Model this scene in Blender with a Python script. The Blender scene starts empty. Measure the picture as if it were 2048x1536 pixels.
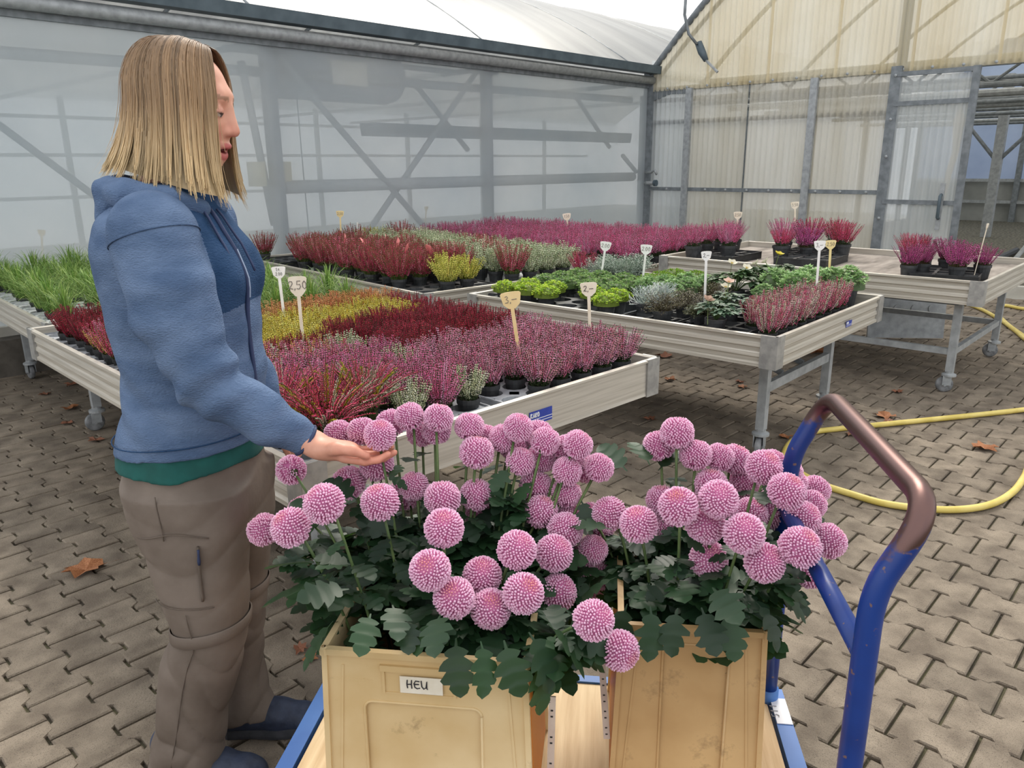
import bpy, bmesh, math, random
import numpy as np
from mathutils import Vector, Matrix

# ------------------------------------------------------------------ camera, sky, sun, exposure
scene = bpy.context.scene
COL = scene.collection
F_PX = 1540.0
CAM_H = 1.46
CR = ((0.68345576, 0.20607421, -0.70030111),
      (-0.72994362, 0.18188832, -0.65886186),
      (-0.00839785, 0.96148326, 0.27473517))
cam_d = bpy.data.cameras.new('camera')
cam_d.sensor_width = 36.0
cam_d.lens = F_PX / 2048.0 * 36.0
cam_d.clip_end = 300
cam_o = bpy.data.objects.new('camera', cam_d)
COL.objects.link(cam_o)
cam_o.matrix_world = Matrix.Translation((0, 0, CAM_H)) @ Matrix(CR).to_4x4()
scene.camera = cam_o

world = bpy.data.worlds.new('overcast_sky')
scene.world = world
world.use_nodes = True
wn, wl = world.node_tree.nodes, world.node_tree.links
wn.clear()
w_out = wn.new('ShaderNodeOutputWorld'); w_bg = wn.new('ShaderNodeBackground')
w_tc = wn.new('ShaderNodeTexCoord'); w_noise = wn.new('ShaderNodeTexNoise'); w_ramp = wn.new('ShaderNodeValToRGB')
w_noise.inputs['Scale'].default_value = 2.2; w_noise.inputs['Detail'].default_value = 5
w_ramp.color_ramp.elements[0].position = 0.35; w_ramp.color_ramp.elements[0].color = (0.74, 0.80, 0.89, 1)
w_ramp.color_ramp.elements[1].position = 0.62; w_ramp.color_ramp.elements[1].color = (1.0, 0.985, 0.965, 1)
wl.new(w_tc.outputs['Generated'], w_noise.inputs['Vector'])
wl.new(w_noise.outputs['Fac'], w_ramp.inputs['Fac'])
wl.new(w_ramp.outputs['Color'], w_bg.inputs['Color'])
w_bg.inputs['Strength'].default_value = 0.98
wl.new(w_bg.outputs[0], w_out.inputs['Surface'])

sun_d = bpy.data.lights.new('hazy_sun', 'SUN')
sun_d.energy = 1.9
sun_d.angle = math.radians(24)
sun_d.color = (1.0, 0.93, 0.82)
sun_o = bpy.data.objects.new('hazy_sun', sun_d)
COL.objects.link(sun_o)
SUN_FROM = Vector((0.62, 0.38, 0.78)).normalized()
sun_o.rotation_euler = SUN_FROM.to_track_quat('Z', 'Y').to_euler()

vs = scene.view_settings
vs.view_transform = 'Standard'; vs.look = 'None'; vs.gamma = 1.0; vs.use_curve_mapping = False
vs.exposure = 0.6
scene.cycles.use_denoising = True
scene.cycles.max_bounces = 7
scene.cycles.transparent_max_bounces = 14
scene.cycles.diffuse_bounces = 3
scene.cycles.glossy_bounces = 2
scene.cycles.transmission_bounces = 5
scene.cycles.use_adaptive_sampling = True
scene.cycles.adaptive_threshold = 0.03
scene.cycles.caustics_reflective = False
scene.cycles.caustics_refractive = False

# ------------------------------------------------------------------ helpers
PI = math.pi
def lin(c):
    c = c / 255.0
    return c / 12.92 if c <= 0.04045 else ((c + 0.055) / 1.055) ** 2.4
def rgb(r, g, b, a=1.0): return (lin(r), lin(g), lin(b), a)

def tag(o, label=None, cat=None, group=None, kind=None):
    if label: o['label'] = label
    if cat: o['category'] = cat
    if group: o['group'] = group
    if kind: o['kind'] = kind
    return o
def empty(name, loc=(0, 0, 0), rz=0.0, parent=None):
    o = bpy.data.objects.new(name, None)
    o.empty_display_size = 0.05
    COL.objects.link(o); o.location = loc; o.rotation_euler = (0, 0, rz)
    if parent: o.parent = parent
    return o
def link(name, mesh, parent=None, loc=None, rot=None, scale=None):
    o = bpy.data.objects.new(name, mesh)
    COL.objects.link(o)
    if parent: o.parent = parent
    if loc is not None: o.location = loc
    if rot is not None: o.rotation_euler = rot
    if scale is not None: o.scale = (scale,) * 3 if isinstance(scale, (int, float)) else scale
    return o
def copy_tree(o, parent=None):
    c = o.copy(); COL.objects.link(c); c.parent = parent
    for ch in list(o.children): copy_tree(ch, c)
    return c

def rot3(rx=0, ry=0, rz=0):
    return np.array(Matrix.Rotation(rz, 3, 'Z') @ Matrix.Rotation(ry, 3, 'Y') @ Matrix.Rotation(rx, 3, 'X'))

class MB:
    def __init__(s): s.v = []; s.f = []; s.m = []; s.c = []
    def add(s, v, f, mi=0, col=None):
        b = len(s.v); s.v.extend([tuple(map(float, p)) for p in v])
        for q in f: s.f.append(tuple(int(i) + b for i in q)); s.m.append(mi)
        s.c.extend([col or (1, 1, 1)] * len(v))
        return s
    def box(s, c, d, mi=0, R=None, col=None):
        x, y, z = d[0] / 2, d[1] / 2, d[2] / 2
        v = np.array([(-x, -y, -z), (x, -y, -z), (x, y, -z), (-x, y, -z), (-x, -y, z), (x, -y, z), (x, y, z), (-x, y, z)])
        if R is not None: v = v @ np.asarray(R).T
        v = v + np.asarray(c)
        return s.add(v, [(0, 3, 2, 1), (4, 5, 6, 7), (0, 1, 5, 4), (1, 2, 6, 5), (2, 3, 7, 6), (3, 0, 4, 7)], mi, col)
    def bar(s, a, b, w, h=None, mi=0, up=(0, 0, 1)):
        a = np.asarray(a, float); b = np.asarray(b, float); h = h or w
        z = b - a; L = np.linalg.norm(z); z /= L
        u = np.asarray(up, float)
        if abs(u @ z) > 0.95: u = np.array((0, 1.0, 0)) if abs(z[1]) < 0.9 else np.array((1.0, 0, 0))
        x = np.cross(u, z); x /= np.linalg.norm(x); y = np.cross(z, x)
        return s.box((a + b) / 2, (w, h, L), mi, np.stack([x, y, z], 1))
    def tube(s, path, r, n=8, mi=0, cap=True, col=None, cols=None):
        P = np.asarray(path, float); m = len(P)
        rr = np.broadcast_to(np.asarray(r, float), (m,))
        t = np.gradient(P, axis=0); t /= np.linalg.norm(t, axis=1)[:, None] + 1e-12
        u = np.array((0, 0, 1.0))
        if abs(u @ t[0]) > 0.9: u = np.array((1.0, 0, 0))
        vs_ = []
        for i in range(m):
            u = u - t[i] * (u @ t[i]); u /= np.linalg.norm(u) + 1e-12
            w = np.cross(t[i], u)
            for k in range(n):
                a = 2 * PI * k / n
                vs_.append(P[i] + rr[i] * (u * math.cos(a) + w * math.sin(a)))
        fs = []
        for i in range(m - 1):
            for k in range(n):
                k2 = (k + 1) % n
                fs.append((i * n + k, i * n + k2, (i + 1) * n + k2, (i + 1) * n + k))
        if cap: fs.append(tuple(range(n - 1, -1, -1))); fs.append(tuple(range((m - 1) * n, m * n)))
        b = len(s.v); s.add(vs_, fs, mi, col)
        if cols is not None:
            for i in range(m):
                for k in range(n): s.c[b + i * n + k] = tuple(cols[i])
        return s
    def lathe(s, prof, n=16, mi=0, c=(0, 0, 0), cap=False, col=None):
        m = len(prof); vs_ = []; fs = []
        for r, z in prof:
            for k in range(n):
                a = 2 * PI * k / n; vs_.append((c[0] + r * math.cos(a), c[1] + r * math.sin(a), c[2] + z))
        for i in range(m - 1):
            for k in range(n):
                k2 = (k + 1) % n; fs.append((i * n + k, i * n + k2, (i + 1) * n + k2, (i + 1) * n + k))
        if cap: fs.append(tuple(range(n - 1, -1, -1))); fs.append(tuple(range((m - 1) * n, m * n)))
        return s.add(vs_, fs, mi, col)
    def extrude(s, prof, a, b, mi=0, up=(0, 0, 1), closed=True):
        """profile of (outward, height) swept from a to b; outward = dir x up"""
        a = np.asarray(a, float); b = np.asarray(b, float); d = b - a; d /= np.linalg.norm(d)
        u = np.asarray(up, float); o = np.cross(d, u)
        n = len(prof)
        v = [a + o * p[0] + u * p[1] for p in prof] + [b + o * p[0] + u * p[1] for p in prof]
        f = [(i, (i + 1) % n, n + (i + 1) % n, n + i) for i in range(n if closed else n - 1)]
        if closed: f += [tuple(range(n - 1, -1, -1)), tuple(range(n, 2 * n))]
        return s.add(v, f, mi)
    def mesh(s, name, mats, smooth=False, colors=False):
        me = bpy.data.meshes.new(name)
        me.from_pydata(s.v, [], s.f)
        for m in (mats if isinstance(mats, (list, tuple)) else [mats]): me.materials.append(m)
        if any(s.m): me.polygons.foreach_set('material_index', s.m)
        if smooth is True: me.polygons.foreach_set('use_smooth', [True] * len(s.f))
        if colors:
            at = me.color_attributes.new('Col', 'FLOAT_COLOR', 'POINT')
            arr = np.ones((len(s.v), 4), np.float32); arr[:, :3] = np.array(s.c)
            at.data.foreach_set('color', arr.ravel())
        me.validate(); me.update()
        return me
    def build(s, name, mats, parent=None, smooth=False, colors=False, loc=None, rot=None):
        return link(name, s.mesh(name, mats, smooth, colors), parent, loc, rot)

def mat(name, c1, c2=None, scale=30.0, rough=0.6, metal=0.0, bump=0.0, bscale=None, spec=0.5, detail=4.0, stretch=None, lo=0.35, hi=0.65, attr=False, transl=0.0):
    """procedural material: noise blend of two colours, noise bump; attr multiplies in the point colour 'Col'"""
    m = bpy.data.materials.new(name); m.use_nodes = True
    nt = m.node_tree; N, L = nt.nodes, nt.links
    b = N['Principled BSDF']
    b.inputs['Roughness'].default_value = rough; b.inputs['Metallic'].default_value = metal
    b.inputs['Specular IOR Level'].default_value = spec
    tc = N.new('ShaderNodeTexCoord'); src = tc.outputs['Object']
    if stretch:
        mp = N.new('ShaderNodeMapping'); mp.inputs['Scale'].default_value = stretch
        L.new(src, mp.inputs['Vector']); src = mp.outputs['Vector']
    nz = N.new('ShaderNodeTexNoise'); nz.inputs['Scale'].default_value = scale; nz.inputs['Detail'].default_value = detail
    L.new(src, nz.inputs['Vector'])
    out = None
    if c2 is not None:
        rp = N.new('ShaderNodeValToRGB')
        rp.color_ramp.elements[0].position = lo; rp.color_ramp.elements[0].color = c1
        rp.color_ramp.elements[1].position = hi; rp.color_ramp.elements[1].color = c2
        L.new(nz.outputs['Fac'], rp.inputs['Fac']); out = rp.outputs['Color']
    else:
        rg = N.new('ShaderNodeRGB'); rg.outputs[0].default_value = c1; out = rg.outputs[0]
    if attr:
        ca = N.new('ShaderNodeVertexColor'); ca.layer_name = 'Col'
        mx = N.new('ShaderNodeMix'); mx.data_type = 'RGBA'; mx.blend_type = 'MULTIPLY'; mx.inputs[0].default_value = 1.0
        L.new(out, mx.inputs[6]); L.new(ca.outputs['Color'], mx.inputs[7]); out = mx.outputs[2]
    L.new(out, b.inputs['Base Color'])
    if bump:
        nb = N.new('ShaderNodeTexNoise'); nb.inputs['Scale'].default_value = bscale or scale * 3; nb.inputs['Detail'].default_value = 4
        L.new(src, nb.inputs['Vector'])
        bp = N.new('ShaderNodeBump'); bp.inputs['Strength'].default_value = bump; bp.inputs['Distance'].default_value = 0.01
        L.new(nb.outputs['Fac'], bp.inputs['Height']); L.new(bp.outputs['Normal'], b.inputs['Normal'])
    if transl:
        tr = N.new('ShaderNodeBsdfTranslucent'); ms = N.new('ShaderNodeMixShader'); ms.inputs[0].default_value = transl
        L.new(out, tr.inputs['Color']); L.new(b.outputs[0], ms.inputs[1]); L.new(tr.outputs[0], ms.inputs[2])
        L.new(ms.outputs[0], N['Material Output'].inputs['Surface'])
    return m

def film(name, c1, c2, clear, transl, scale=1.5, rough=0.35, stretch=None):
    """thin greenhouse sheet: some light goes straight through, some is scattered through, the rest reflects"""
    m = bpy.data.materials.new(name); m.use_nodes = True
    nt = m.node_tree; N, L = nt.nodes, nt.links
    b = N['Principled BSDF']; b.inputs['Roughness'].default_value = rough
    tc = N.new('ShaderNodeTexCoord'); src = tc.outputs['Object']
    if stretch:
        mp = N.new('ShaderNodeMapping'); mp.inputs['Scale'].default_value = stretch
        L.new(src, mp.inputs['Vector']); src = mp.outputs['Vector']
    nz = N.new('ShaderNodeTexNoise'); nz.inputs['Scale'].default_value = scale; nz.inputs['Detail'].default_value = 6
    L.new(src, nz.inputs['Vector'])
    rp = N.new('ShaderNodeValToRGB'); rp.color_ramp.elements[0].position = 0.3; rp.color_ramp.elements[0].color = c1
    rp.color_ramp.elements[1].position = 0.7; rp.color_ramp.elements[1].color = c2
    L.new(nz.outputs['Fac'], rp.inputs['Fac']); L.new(rp.outputs[0], b.inputs['Base Color'])
    tr = N.new('ShaderNodeBsdfTranslucent'); L.new(rp.outputs[0], tr.inputs['Color'])
    tp = N.new('ShaderNodeBsdfTransparent')
    m1 = N.new('ShaderNodeMixShader'); m1.inputs[0].default_value = transl
    L.new(b.outputs[0], m1.inputs[1]); L.new(tr.outputs[0], m1.inputs[2])
    m2 = N.new('ShaderNodeMixShader'); m2.inputs[0].default_value = clear
    L.new(m1.outputs[0], m2.inputs[1]); L.new(tp.outputs[0], m2.inputs[2])
    L.new(m2.outputs[0], N['Material Output'].inputs['Surface'])
    return m

M_GALV = mat('galvanised_steel', rgb(148, 152, 154), rgb(172, 176, 178), scale=18, rough=0.55, metal=0.25)
M_GALV_DARK = mat('weathered_steel', rgb(108, 114, 118), rgb(132, 138, 142), scale=14, rough=0.6, metal=0.2)
M_GUTTER = mat('dark_gutter', rgb(70, 84, 92), rgb(88, 102, 110), scale=6, rough=0.55)
M_ALU = mat('bench_aluminium', rgb(176, 170, 158), rgb(204, 198, 186), scale=3, rough=0.42, metal=0.25, stretch=(1, 1, 40), lo=0.3, hi=0.7)
M_ALU_CORNER = mat('bench_corner_metal', rgb(150, 150, 148), rgb(180, 179, 175), scale=25, rough=0.45, metal=0.45)
M_BLACKPL = mat('black_plastic', rgb(24, 26, 28), rgb(44, 46, 48), scale=25, rough=0.5)
M_DARKPOT = mat('pot_plastic', rgb(40, 42, 44), rgb(66, 68, 70), scale=20, rough=0.55)
M_GREYTRAY = mat('grey_tray_plastic', rgb(150, 154, 158), rgb(178, 182, 186), scale=20, rough=0.45)
M_RUBBER = mat('wheel_rubber', rgb(100, 102, 104), rgb(140, 142, 144), scale=30, rough=0.7)
M_SOIL = mat('potting_soil', rgb(28, 22, 18), rgb(52, 42, 34), scale=90, rough=0.95, bump=0.5)
def c3(r, g, b): return (lin(r), lin(g), lin(b))
def vary(c, r, k=0.18):
    f = 1 + r.uniform(-k, k); return tuple(min(1, max(0, x * f * (1 + r.uniform(-0.06, 0.06)))) for x in c)
# ------------------------------------------------------------------ ground: bone-shaped concrete pavers
PX, PY = 0.138, 0.190
PX0, PY0 = 0.548, 2.64
M_BED = mat('paver_joint_bed', rgb(62, 56, 46), rgb(92, 88, 62), scale=9, rough=0.95, bump=0.4, bscale=120)
M_PAVER = mat('concrete_paver', rgb(104, 93, 80), rgb(138, 126, 110), scale=9, rough=0.9, bump=0.35, bscale=160, detail=8)
nt = M_PAVER.node_tree
_oi = nt.nodes.new('ShaderNodeObjectInfo'); _geo = nt.nodes.new('ShaderNodeNewGeometry')
_add = nt.nodes.new('ShaderNodeMath'); _add.operation = 'ADD'; _fr = nt.nodes.new('ShaderNodeMath'); _fr.operation = 'FRACT'
nt.links.new(_oi.outputs['Random'], _add.inputs[0]); nt.links.new(_geo.outputs['Random Per Island'], _add.inputs[1]); nt.links.new(_add.outputs[0], _fr.inputs[0])
_hsv = nt.nodes.new('ShaderNodeHueSaturation'); _mr = nt.nodes.new('ShaderNodeMapRange')
_mr.inputs['To Min'].default_value = 0.84; _mr.inputs['To Max'].default_value = 1.12
nt.links.new(_fr.outputs[0], _mr.inputs['Value']); nt.links.new(_mr.outputs[0], _hsv.inputs['Value'])
_pb = nt.nodes['Principled BSDF']; _lk = _pb.inputs['Base Color'].links[0]; _src = _lk.from_socket
_sp = nt.nodes.new('ShaderNodeTexNoise'); _sp.inputs['Scale'].default_value = 420; _sp.inputs['Detail'].default_value = 2
_spr = nt.nodes.new('ShaderNodeValToRGB'); _spr.color_ramp.elements[0].position = 0.34; _spr.color_ramp.elements[0].color = (0.45, 0.45, 0.45, 1)
_spr.color_ramp.elements[1].position = 0.42; _spr.color_ramp.elements[1].color = (1, 1, 1, 1)
_e = _spr.color_ramp.elements.new(0.70); _e.color = (1, 1, 1, 1); _e = _spr.color_ramp.elements.new(0.76); _e.color = (1.5, 1.5, 1.5, 1)
_mx = nt.nodes.new('ShaderNodeMix'); _mx.data_type = 'RGBA'; _mx.blend_type = 'MULTIPLY'; _mx.inputs[0].default_value = 1
_tc = [n for n in nt.nodes if n.type == 'TEX_COORD'][0]
nt.links.new(_geo.outputs['Position'], _sp.inputs['Vector'])
for _n in nt.nodes:
    if _n.type == 'TEX_NOISE': nt.links.new(_geo.outputs['Position'], _n.inputs['Vector'])
nt.links.new(_sp.outputs['Fac'], _spr.inputs['Fac']); nt.links.new(_src, _mx.inputs[6]); nt.links.new(_spr.outputs[0], _mx.inputs[7])
nt.links.new(_mx.outputs[2], _hsv.inputs['Color']); nt.links.new(_hsv.outputs[0], _pb.inputs['Base Color'])

def paver_geo():
    w, l, a, g = PX, PY, 0.0145, 0.0042
    # half outline: right side from joint to joint, wide at the ends, narrow in the waist
    ys = [0, 0.052, 0.072, 0.118, 0.138, 0.19]
    xs = [w / 2 + a, w / 2 + a, w / 2 - a, w / 2 - a, w / 2 + a, w / 2 + a]
    out = [(x - g, y - l / 2) for x, y in zip(xs, ys)]
    out[0] = (out[0][0], -l / 2 + g); out[-1] = (out[-1][0], l / 2 - g)
    # left side: neighbours' boundary is shifted by half a stone, mirrored
    left = [(-x, y) for x, y in reversed(out)]
    return out + left
def paver_add(mb, cx, cy, dz, tilt):
    o = paver_geo(); n = len(o); b = 0.004
    top = 0.0 + dz
    lo = [(cx + x, cy + y, -0.05) for x, y in o]
    md = [(cx + x, cy + y, top - b + tilt[0] * x + tilt[1] * y) for x, y in o]
    hi = [(cx + x * 0.94 if abs(x) > 0.001 else cx, cy + y * 0.955, top + tilt[0] * x + tilt[1] * y) for x, y in o]
    f = []
    for i in range(n):
        j = (i + 1) % n
        f.append((i, j, n + j, n + i)); f.append((n + i, n + j, 2 * n + j, 2 * n + i))
    # top as quads strips (right/left halves match by index)
    for i in range(n // 2 - 1):
        f.append((2 * n + i, 2 * n + i + 1, 2 * n + n - 2 - i, 2 * n + n - 1 - i))
    mb.add(lo + md + hi, f)

floor = MB().add([(-4, -6, -0.012), (9.8, -6, -0.012), (9.8, 6.62, -0.012), (-4, 6.62, -0.012)], [(0, 1, 2, 3)]).build('floor', M_BED)
tag(floor, kind='structure')
_pm = MB(); paver_add(_pm, 0, 0, 0, (0, 0)); PAVER_MESH = _pm.mesh('paver', M_PAVER)
CRi = np.array(CR).T
def to_px(p):
    c = CRi @ (np.asarray(p, float) - np.array((0, 0, CAM_H)))
    return (1024 + F_PX * c[0] / -c[2], 768 - F_PX * c[1] / -c[2]) if c[2] < -0.05 else (None, None)
rng = random.Random(4)
cells = []
for i in range(-26, 68):
    for j in range(-46, 22):
        cx = PX0 + (i + 0.5) * PX; cy = PY0 + (j + 0.5) * PY + (0 if i % 2 else PY / 2)
        if not (-2.5 < cx < 9.74 and -4.5 < cy < 6.55): continue
        if cx + 2.2 < cy * -0.8: continue
        d = math.hypot(cx, cy)
        px, py = to_px((cx, cy, 0))
        vis = px is not None and -60 < px < 2108 and -60 < py < 1600
        if not vis and (px is None or d > 10.5): continue
        # stones wholly behind the trolley load are not the ones the photograph shows
        hid = vis and 560 < px < 1560 and py > 1180
        hid2 = vis and 250 < px < 480 and py > 900
        cells.append((0 if vis and not hid and not hid2 else 1, d, cx, cy))
cells.sort()
rest = MB()
for k, (hv, d, cx, cy) in enumerate(cells):
    dz = rng.uniform(-0.0022, 0.0022); tl = (rng.uniform(-0.012, 0.012), rng.uniform(-0.012, 0.012))
    if k < 300:
        o = link('paver', PAVER_MESH, floor, (cx, cy, dz + 0.0), (tl[1], -tl[0], 0))
    else:
        paver_add(rest, cx, cy, dz, tl)
ro = rest.build('pavers_beyond', M_PAVER, floor); ro['kind'] = 'stuff'

# ------------------------------------------------------------------ film house along the back left
WY = 6.6                      # plane of the film wall
K = WY / 5.6
M_FILM = film('greenhouse_film', rgb(214, 225, 232), rgb(240, 245, 247), 0.28, 0.64, scale=0.9, rough=0.3)
M_ROOF = film('roof_film', rgb(104, 104, 100), rgb(158, 158, 152), 0.08, 0.30, scale=1.1, rough=0.28, stretch=(2.2, 0.35, 0.35))
M_CONC = mat('plinth_concrete', rgb(70, 66, 60), rgb(104, 98, 90), scale=7, rough=0.95, bump=0.3)
M_TRIM = mat('pale_trim', rgb(176, 172, 160), rgb(200, 197, 188), scale=5, rough=0.6)
GX = 9.93                     # plane of the ribbed gable
wl_ = empty('wall_left', (0, WY, 0)); tag(wl_, kind='structure')
def wz(z): return CAM_H + (z - CAM_H) * K   # heights measured on the 5.6 m plane
zb, ze = 0.26, wz(2.42)
def film_sheet(x0, x1, z0, z1, nx, nz, y, amp, seed):
    r = np.random.RandomState(seed); mb = MB(); v = []
    ph = r.rand(6) * 6
    for k in range(nz + 1):
        for i in range(nx + 1):
            x = x0 + (x1 - x0) * i / nx; z = z0 + (z1 - z0) * k / nz
            e = math.sin(PI * i / nx) * math.sin(PI * k / nz)
            d = amp * e * (math.sin(x * 5 + ph[0] + z) + 0.6 * math.sin(z * 7 + ph[1] + x * 2) + 0.4 * math.sin(x * 19 + z * 9 + ph[2]))
            v.append((x, y + d, z))
    f = [(k * (nx + 1) + i, k * (nx + 1) + i + 1, (k + 1) * (nx + 1) + i + 1, (k + 1) * (nx + 1) + i) for k in range(nz) for i in range(nx)]
    return mb.add(v, f)
PXS = [-2.2, 0.95, 3.93, 6.72, GX]
for a, b, sd in zip(PXS[:-1], PXS[1:], range(9)):
    film_sheet(a, b, zb, ze, 40, 30, 0, 0.006, sd).build('film_panel', M_FILM, wl_, smooth=True)
MB().add([(-2.2, 0.75, 0.0), (14.5, 0.75, 0.0), (14.5, 0.75, ze), (-2.2, 0.75, ze)], [(0, 1, 2, 3)]).build('added_haze_film', film('added_haze_film', rgb(226, 230, 230), rgb(246, 244, 236), 0.35, 0.70, scale=0.6), wl_)  # added second sheet, hazes and fades whatever stands deeper in the house
for x in PXS[1:4]:
    MB().box((x, 0.09, (ze + 0.1) / 2), (0.11, 0.09, ze)).build('post', M_GALV_DARK, wl_)
    MB().box((x, 0.07, ze - 0.06), (0.26, 0.1, 0.16)).build('bracket', M_GALV_DARK, wl_)
def brace(a, b, r=0.032): MB().tube([a, b], r, 10).build('brace', M_GALV_DARK, wl_, smooth=True)
brace((4.03, 0.10, wz(2.29)), (5.95, 0.10, wz(0.70)))
brace((6.64, 0.16, wz(2.33)), (4.80, 0.16, wz(0.72)))
brace((3.72, 0.16, wz(2.22)), (3.90, 0.16, wz(1.0)), 0.035)
brace((1.05, 0.10, wz(2.25)), (3.2, 0.10, wz(0.6)), 0.028)
brace((6.0, 0.5, wz(2.2)), (6.8, 0.5, wz(1.6)), 0.03)
brace((8.9, 0.5, wz(2.2)), (9.7, 0.5, wz(1.65)), 0.03)
brace((9.5, 0.12, wz(1.55)), (9.86, 0.12, wz(1.35)), 0.03)
MB().extrude([(0, 0), (0.13, 0), (0.15, 0.13), (0.135, 0.13), (0.12, 0.015), (0.015, 0.015), (-0.01, 0.13), (-0.025, 0.13)], (9.80, 0.2, wz(1.70)), (5.10, 0.2, wz(1.71))).build('trough', M_GUTTER, wl_)
MB().tube([(4.03, 0.14, wz(1.295)), (9.8, 0.14, wz(1.295))], 0.062, 14).build('heating_pipe', M_GALV, wl_, smooth=True)
MB().tube([(-2.2, 0.25, wz(2.12)), (6.6, 0.22, wz(2.18)), (9.8, 0.22, wz(2.2))], 0.045, 10).build('inner_rail', M_GALV_DARK, wl_, smooth=True)
MB().box((3.9, -0.10, 0.13), (13.0, 0.24, 0.27)).build('plinth', M_CONC, wl_)
MB().box((3.9, -0.03, zb + 0.03), (12.0, 0.05, 0.09)).build('sill_rail', M_TRIM, wl_)
# motor boxes and roll-up cable at the second post
M_BOX = mat('aged_cream_box', rgb(176, 164, 128), rgb(196, 186, 152), scale=8, rough=0.6)
for dx in (-0.13, 0.14): MB().box((3.90 + dx, 0.16, wz(1.40)), (0.13, 0.1, 0.22)).build('junction_box', M_BOX, wl_)
MB().tube([(4.28, 0.2, wz(2.2)), (4.29, 0.2, wz(1.3)), (4.3, 0.2, wz(0.8))], 0.006, 5).build('cable', M_GUTTER, wl_)

gut = empty('roof_eave', (0, WY, 0)); tag(gut, kind='structure')
gz = wz(2.47)
MB().extrude([(0.05, 0), (0.19, 0.0), (0.21, 0.10), (0.16, 0.10), (0.05, 0.10)], (-2.5, 0, gz + 0.01), (GX, 0, gz + 0.01)).build('gutter', M_GUTTER, gut)
MB().tube([(-2.5, -0.07, gz - 0.07), (GX - 0.02, -0.07, gz - 0.07)], 0.055, 12).build('eave_tube', M_GALV, gut, smooth=True)
MB().box((3.7, -0.0, gz - 0.13), (12.4, 0.05, 0.08)).build('film_clamp_rail', M_GALV_DARK, gut)
# curved film roof
def roof_pt(s, h=1.9, w=5.4):   # s 0..1 across the span
    return (WY - 0.02 + 2 * w * s, gz + 0.10 + h * (1 - (2 * s - 1) ** 2))
def curved_roof(x0, x1, h, w, nx, ns):
    v = []
    for k in range(ns + 1):
        y, z = roof_pt(k / ns, h, w)
        for i in range(nx + 1):
            x = x0 + (x1 - x0) * i / nx
            sag = -0.035 * abs(math.sin(PI * (x - 0.95) / 1.42)) * math.sin(PI * k / ns) if h > 0 else 0
            v.append((x, y, z + sag))
    f = [(k * (nx + 1) + i, k * (nx + 1) + i + 1, (k + 1) * (nx + 1) + i + 1, (k + 1) * (nx + 1) + i) for k in range(ns) for i in range(nx)]
    return MB().add(v, f)
rf = curved_roof(-2.5, 24, 1.75, 5.4, 150, 40).build('roof_left', M_ROOF, smooth=True); tag(rf, kind='structure')
for i in range(8):                     # hoops under the film
    x = -1.9 + 2.85 * i
    if x > 13: break
    MB().tube([(x, *[c - 0.03 * q for q, c in enumerate(roof_pt(k / 24, 1.75, 5.4))]) for k in range(25)], 0.035, 8).build('hoop', M_GALV_DARK, rf, smooth=True)
    y0, z0 = roof_pt(0.02, 1.75, 5.4)
    MB().tube([(x, WY + 0.1, gz - 0.15), (x, WY + 10.6, gz - 0.15)], 0.03, 8).build('tie_bar', M_GALV_DARK, rf, smooth=True)
# the far side of the film house: row of posts, rear film wall, hanging heater drum
wb = empty('wall_back', (0, 17.2, 0)); tag(wb, kind='structure')
film_sheet(-4, 24, 0.0, 2.9, 20, 8, 0, 0.0, 3).build('film_panel', M_FILM, wb)
for i in range(9): MB().box((-3 + 2.85 * i, -0.1, 1.4), (0.1, 0.08, 2.8)).build('post', M_GALV_DARK, wb)
for z in (0.9, 1.7, 2.4): MB().tube([(-4, -0.15, z), (22, -0.15, z)], 0.035, 8).build('rail', M_GALV_DARK, wb)
fl2 = MB().add([(-4, WY + 0.05, -0.01), (24, WY + 0.05, -0.01), (24, 17.3, -0.01), (-4, 17.3, -0.01)], [(0, 1, 2, 3)]).build('floor_film_house', mat('film_house_floor', rgb(130, 130, 124), rgb(160, 160, 154), scale=3, rough=0.9)); tag(fl2, kind='structure')
M_DRUM = mat('heater_drum_steel', rgb(120, 128, 140), rgb(140, 148, 158), scale=4, rough=0.5)
hd = empty('air_heater', (4.95, 7.10, 2.36)); tag(hd, 'grey drum-shaped air heater hanging behind the film wall', 'heater')
MB().tube([(-0.75, 0, 0), (-0.70, 0, 0), (0.62, 0, 0), (0.72, 0, 0), (0.78, 0, 0)], [0.2, 0.27, 0.27, 0.24, 0.10], 22).build('drum', M_DRUM, hd, smooth=True)
MB().box((-0.05, -0.29, -0.02), (0.42, 0.06, 0.22)).build('panel', M_TRIM, hd)
for dx in (-0.5, 0.45): MB().tube([(dx, 0, 0.24), (dx, 0, gz - 0.15 - 2.36)], 0.012, 6).build('hanger', M_GALV, hd)
MB().tube([(-1.2, 0, gz - 0.15 - 2.36), (1.75, 0, gz - 0.15 - 2.36)], 0.03, 8).build('hanger_beam', M_GALV_DARK, hd)
# hose hung on the inside, dim yellow through the film
hp = [(1.15 + 0.42 * math.cos(a), WY + 0.55, 0.98 + 0.62 * math.sin(a)) for a in np.linspace(-0.6, 3.6, 26)]
ho = MB().tube(hp, 0.035, 10).build('hanging_hose', mat('dull_yellow_hose', rgb(196, 178, 110), rgb(212, 196, 130), scale=4, rough=0.5), smooth=True)
tag(ho, 'dull yellow hose hung up behind the film wall near the grasses', 'hose')
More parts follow.
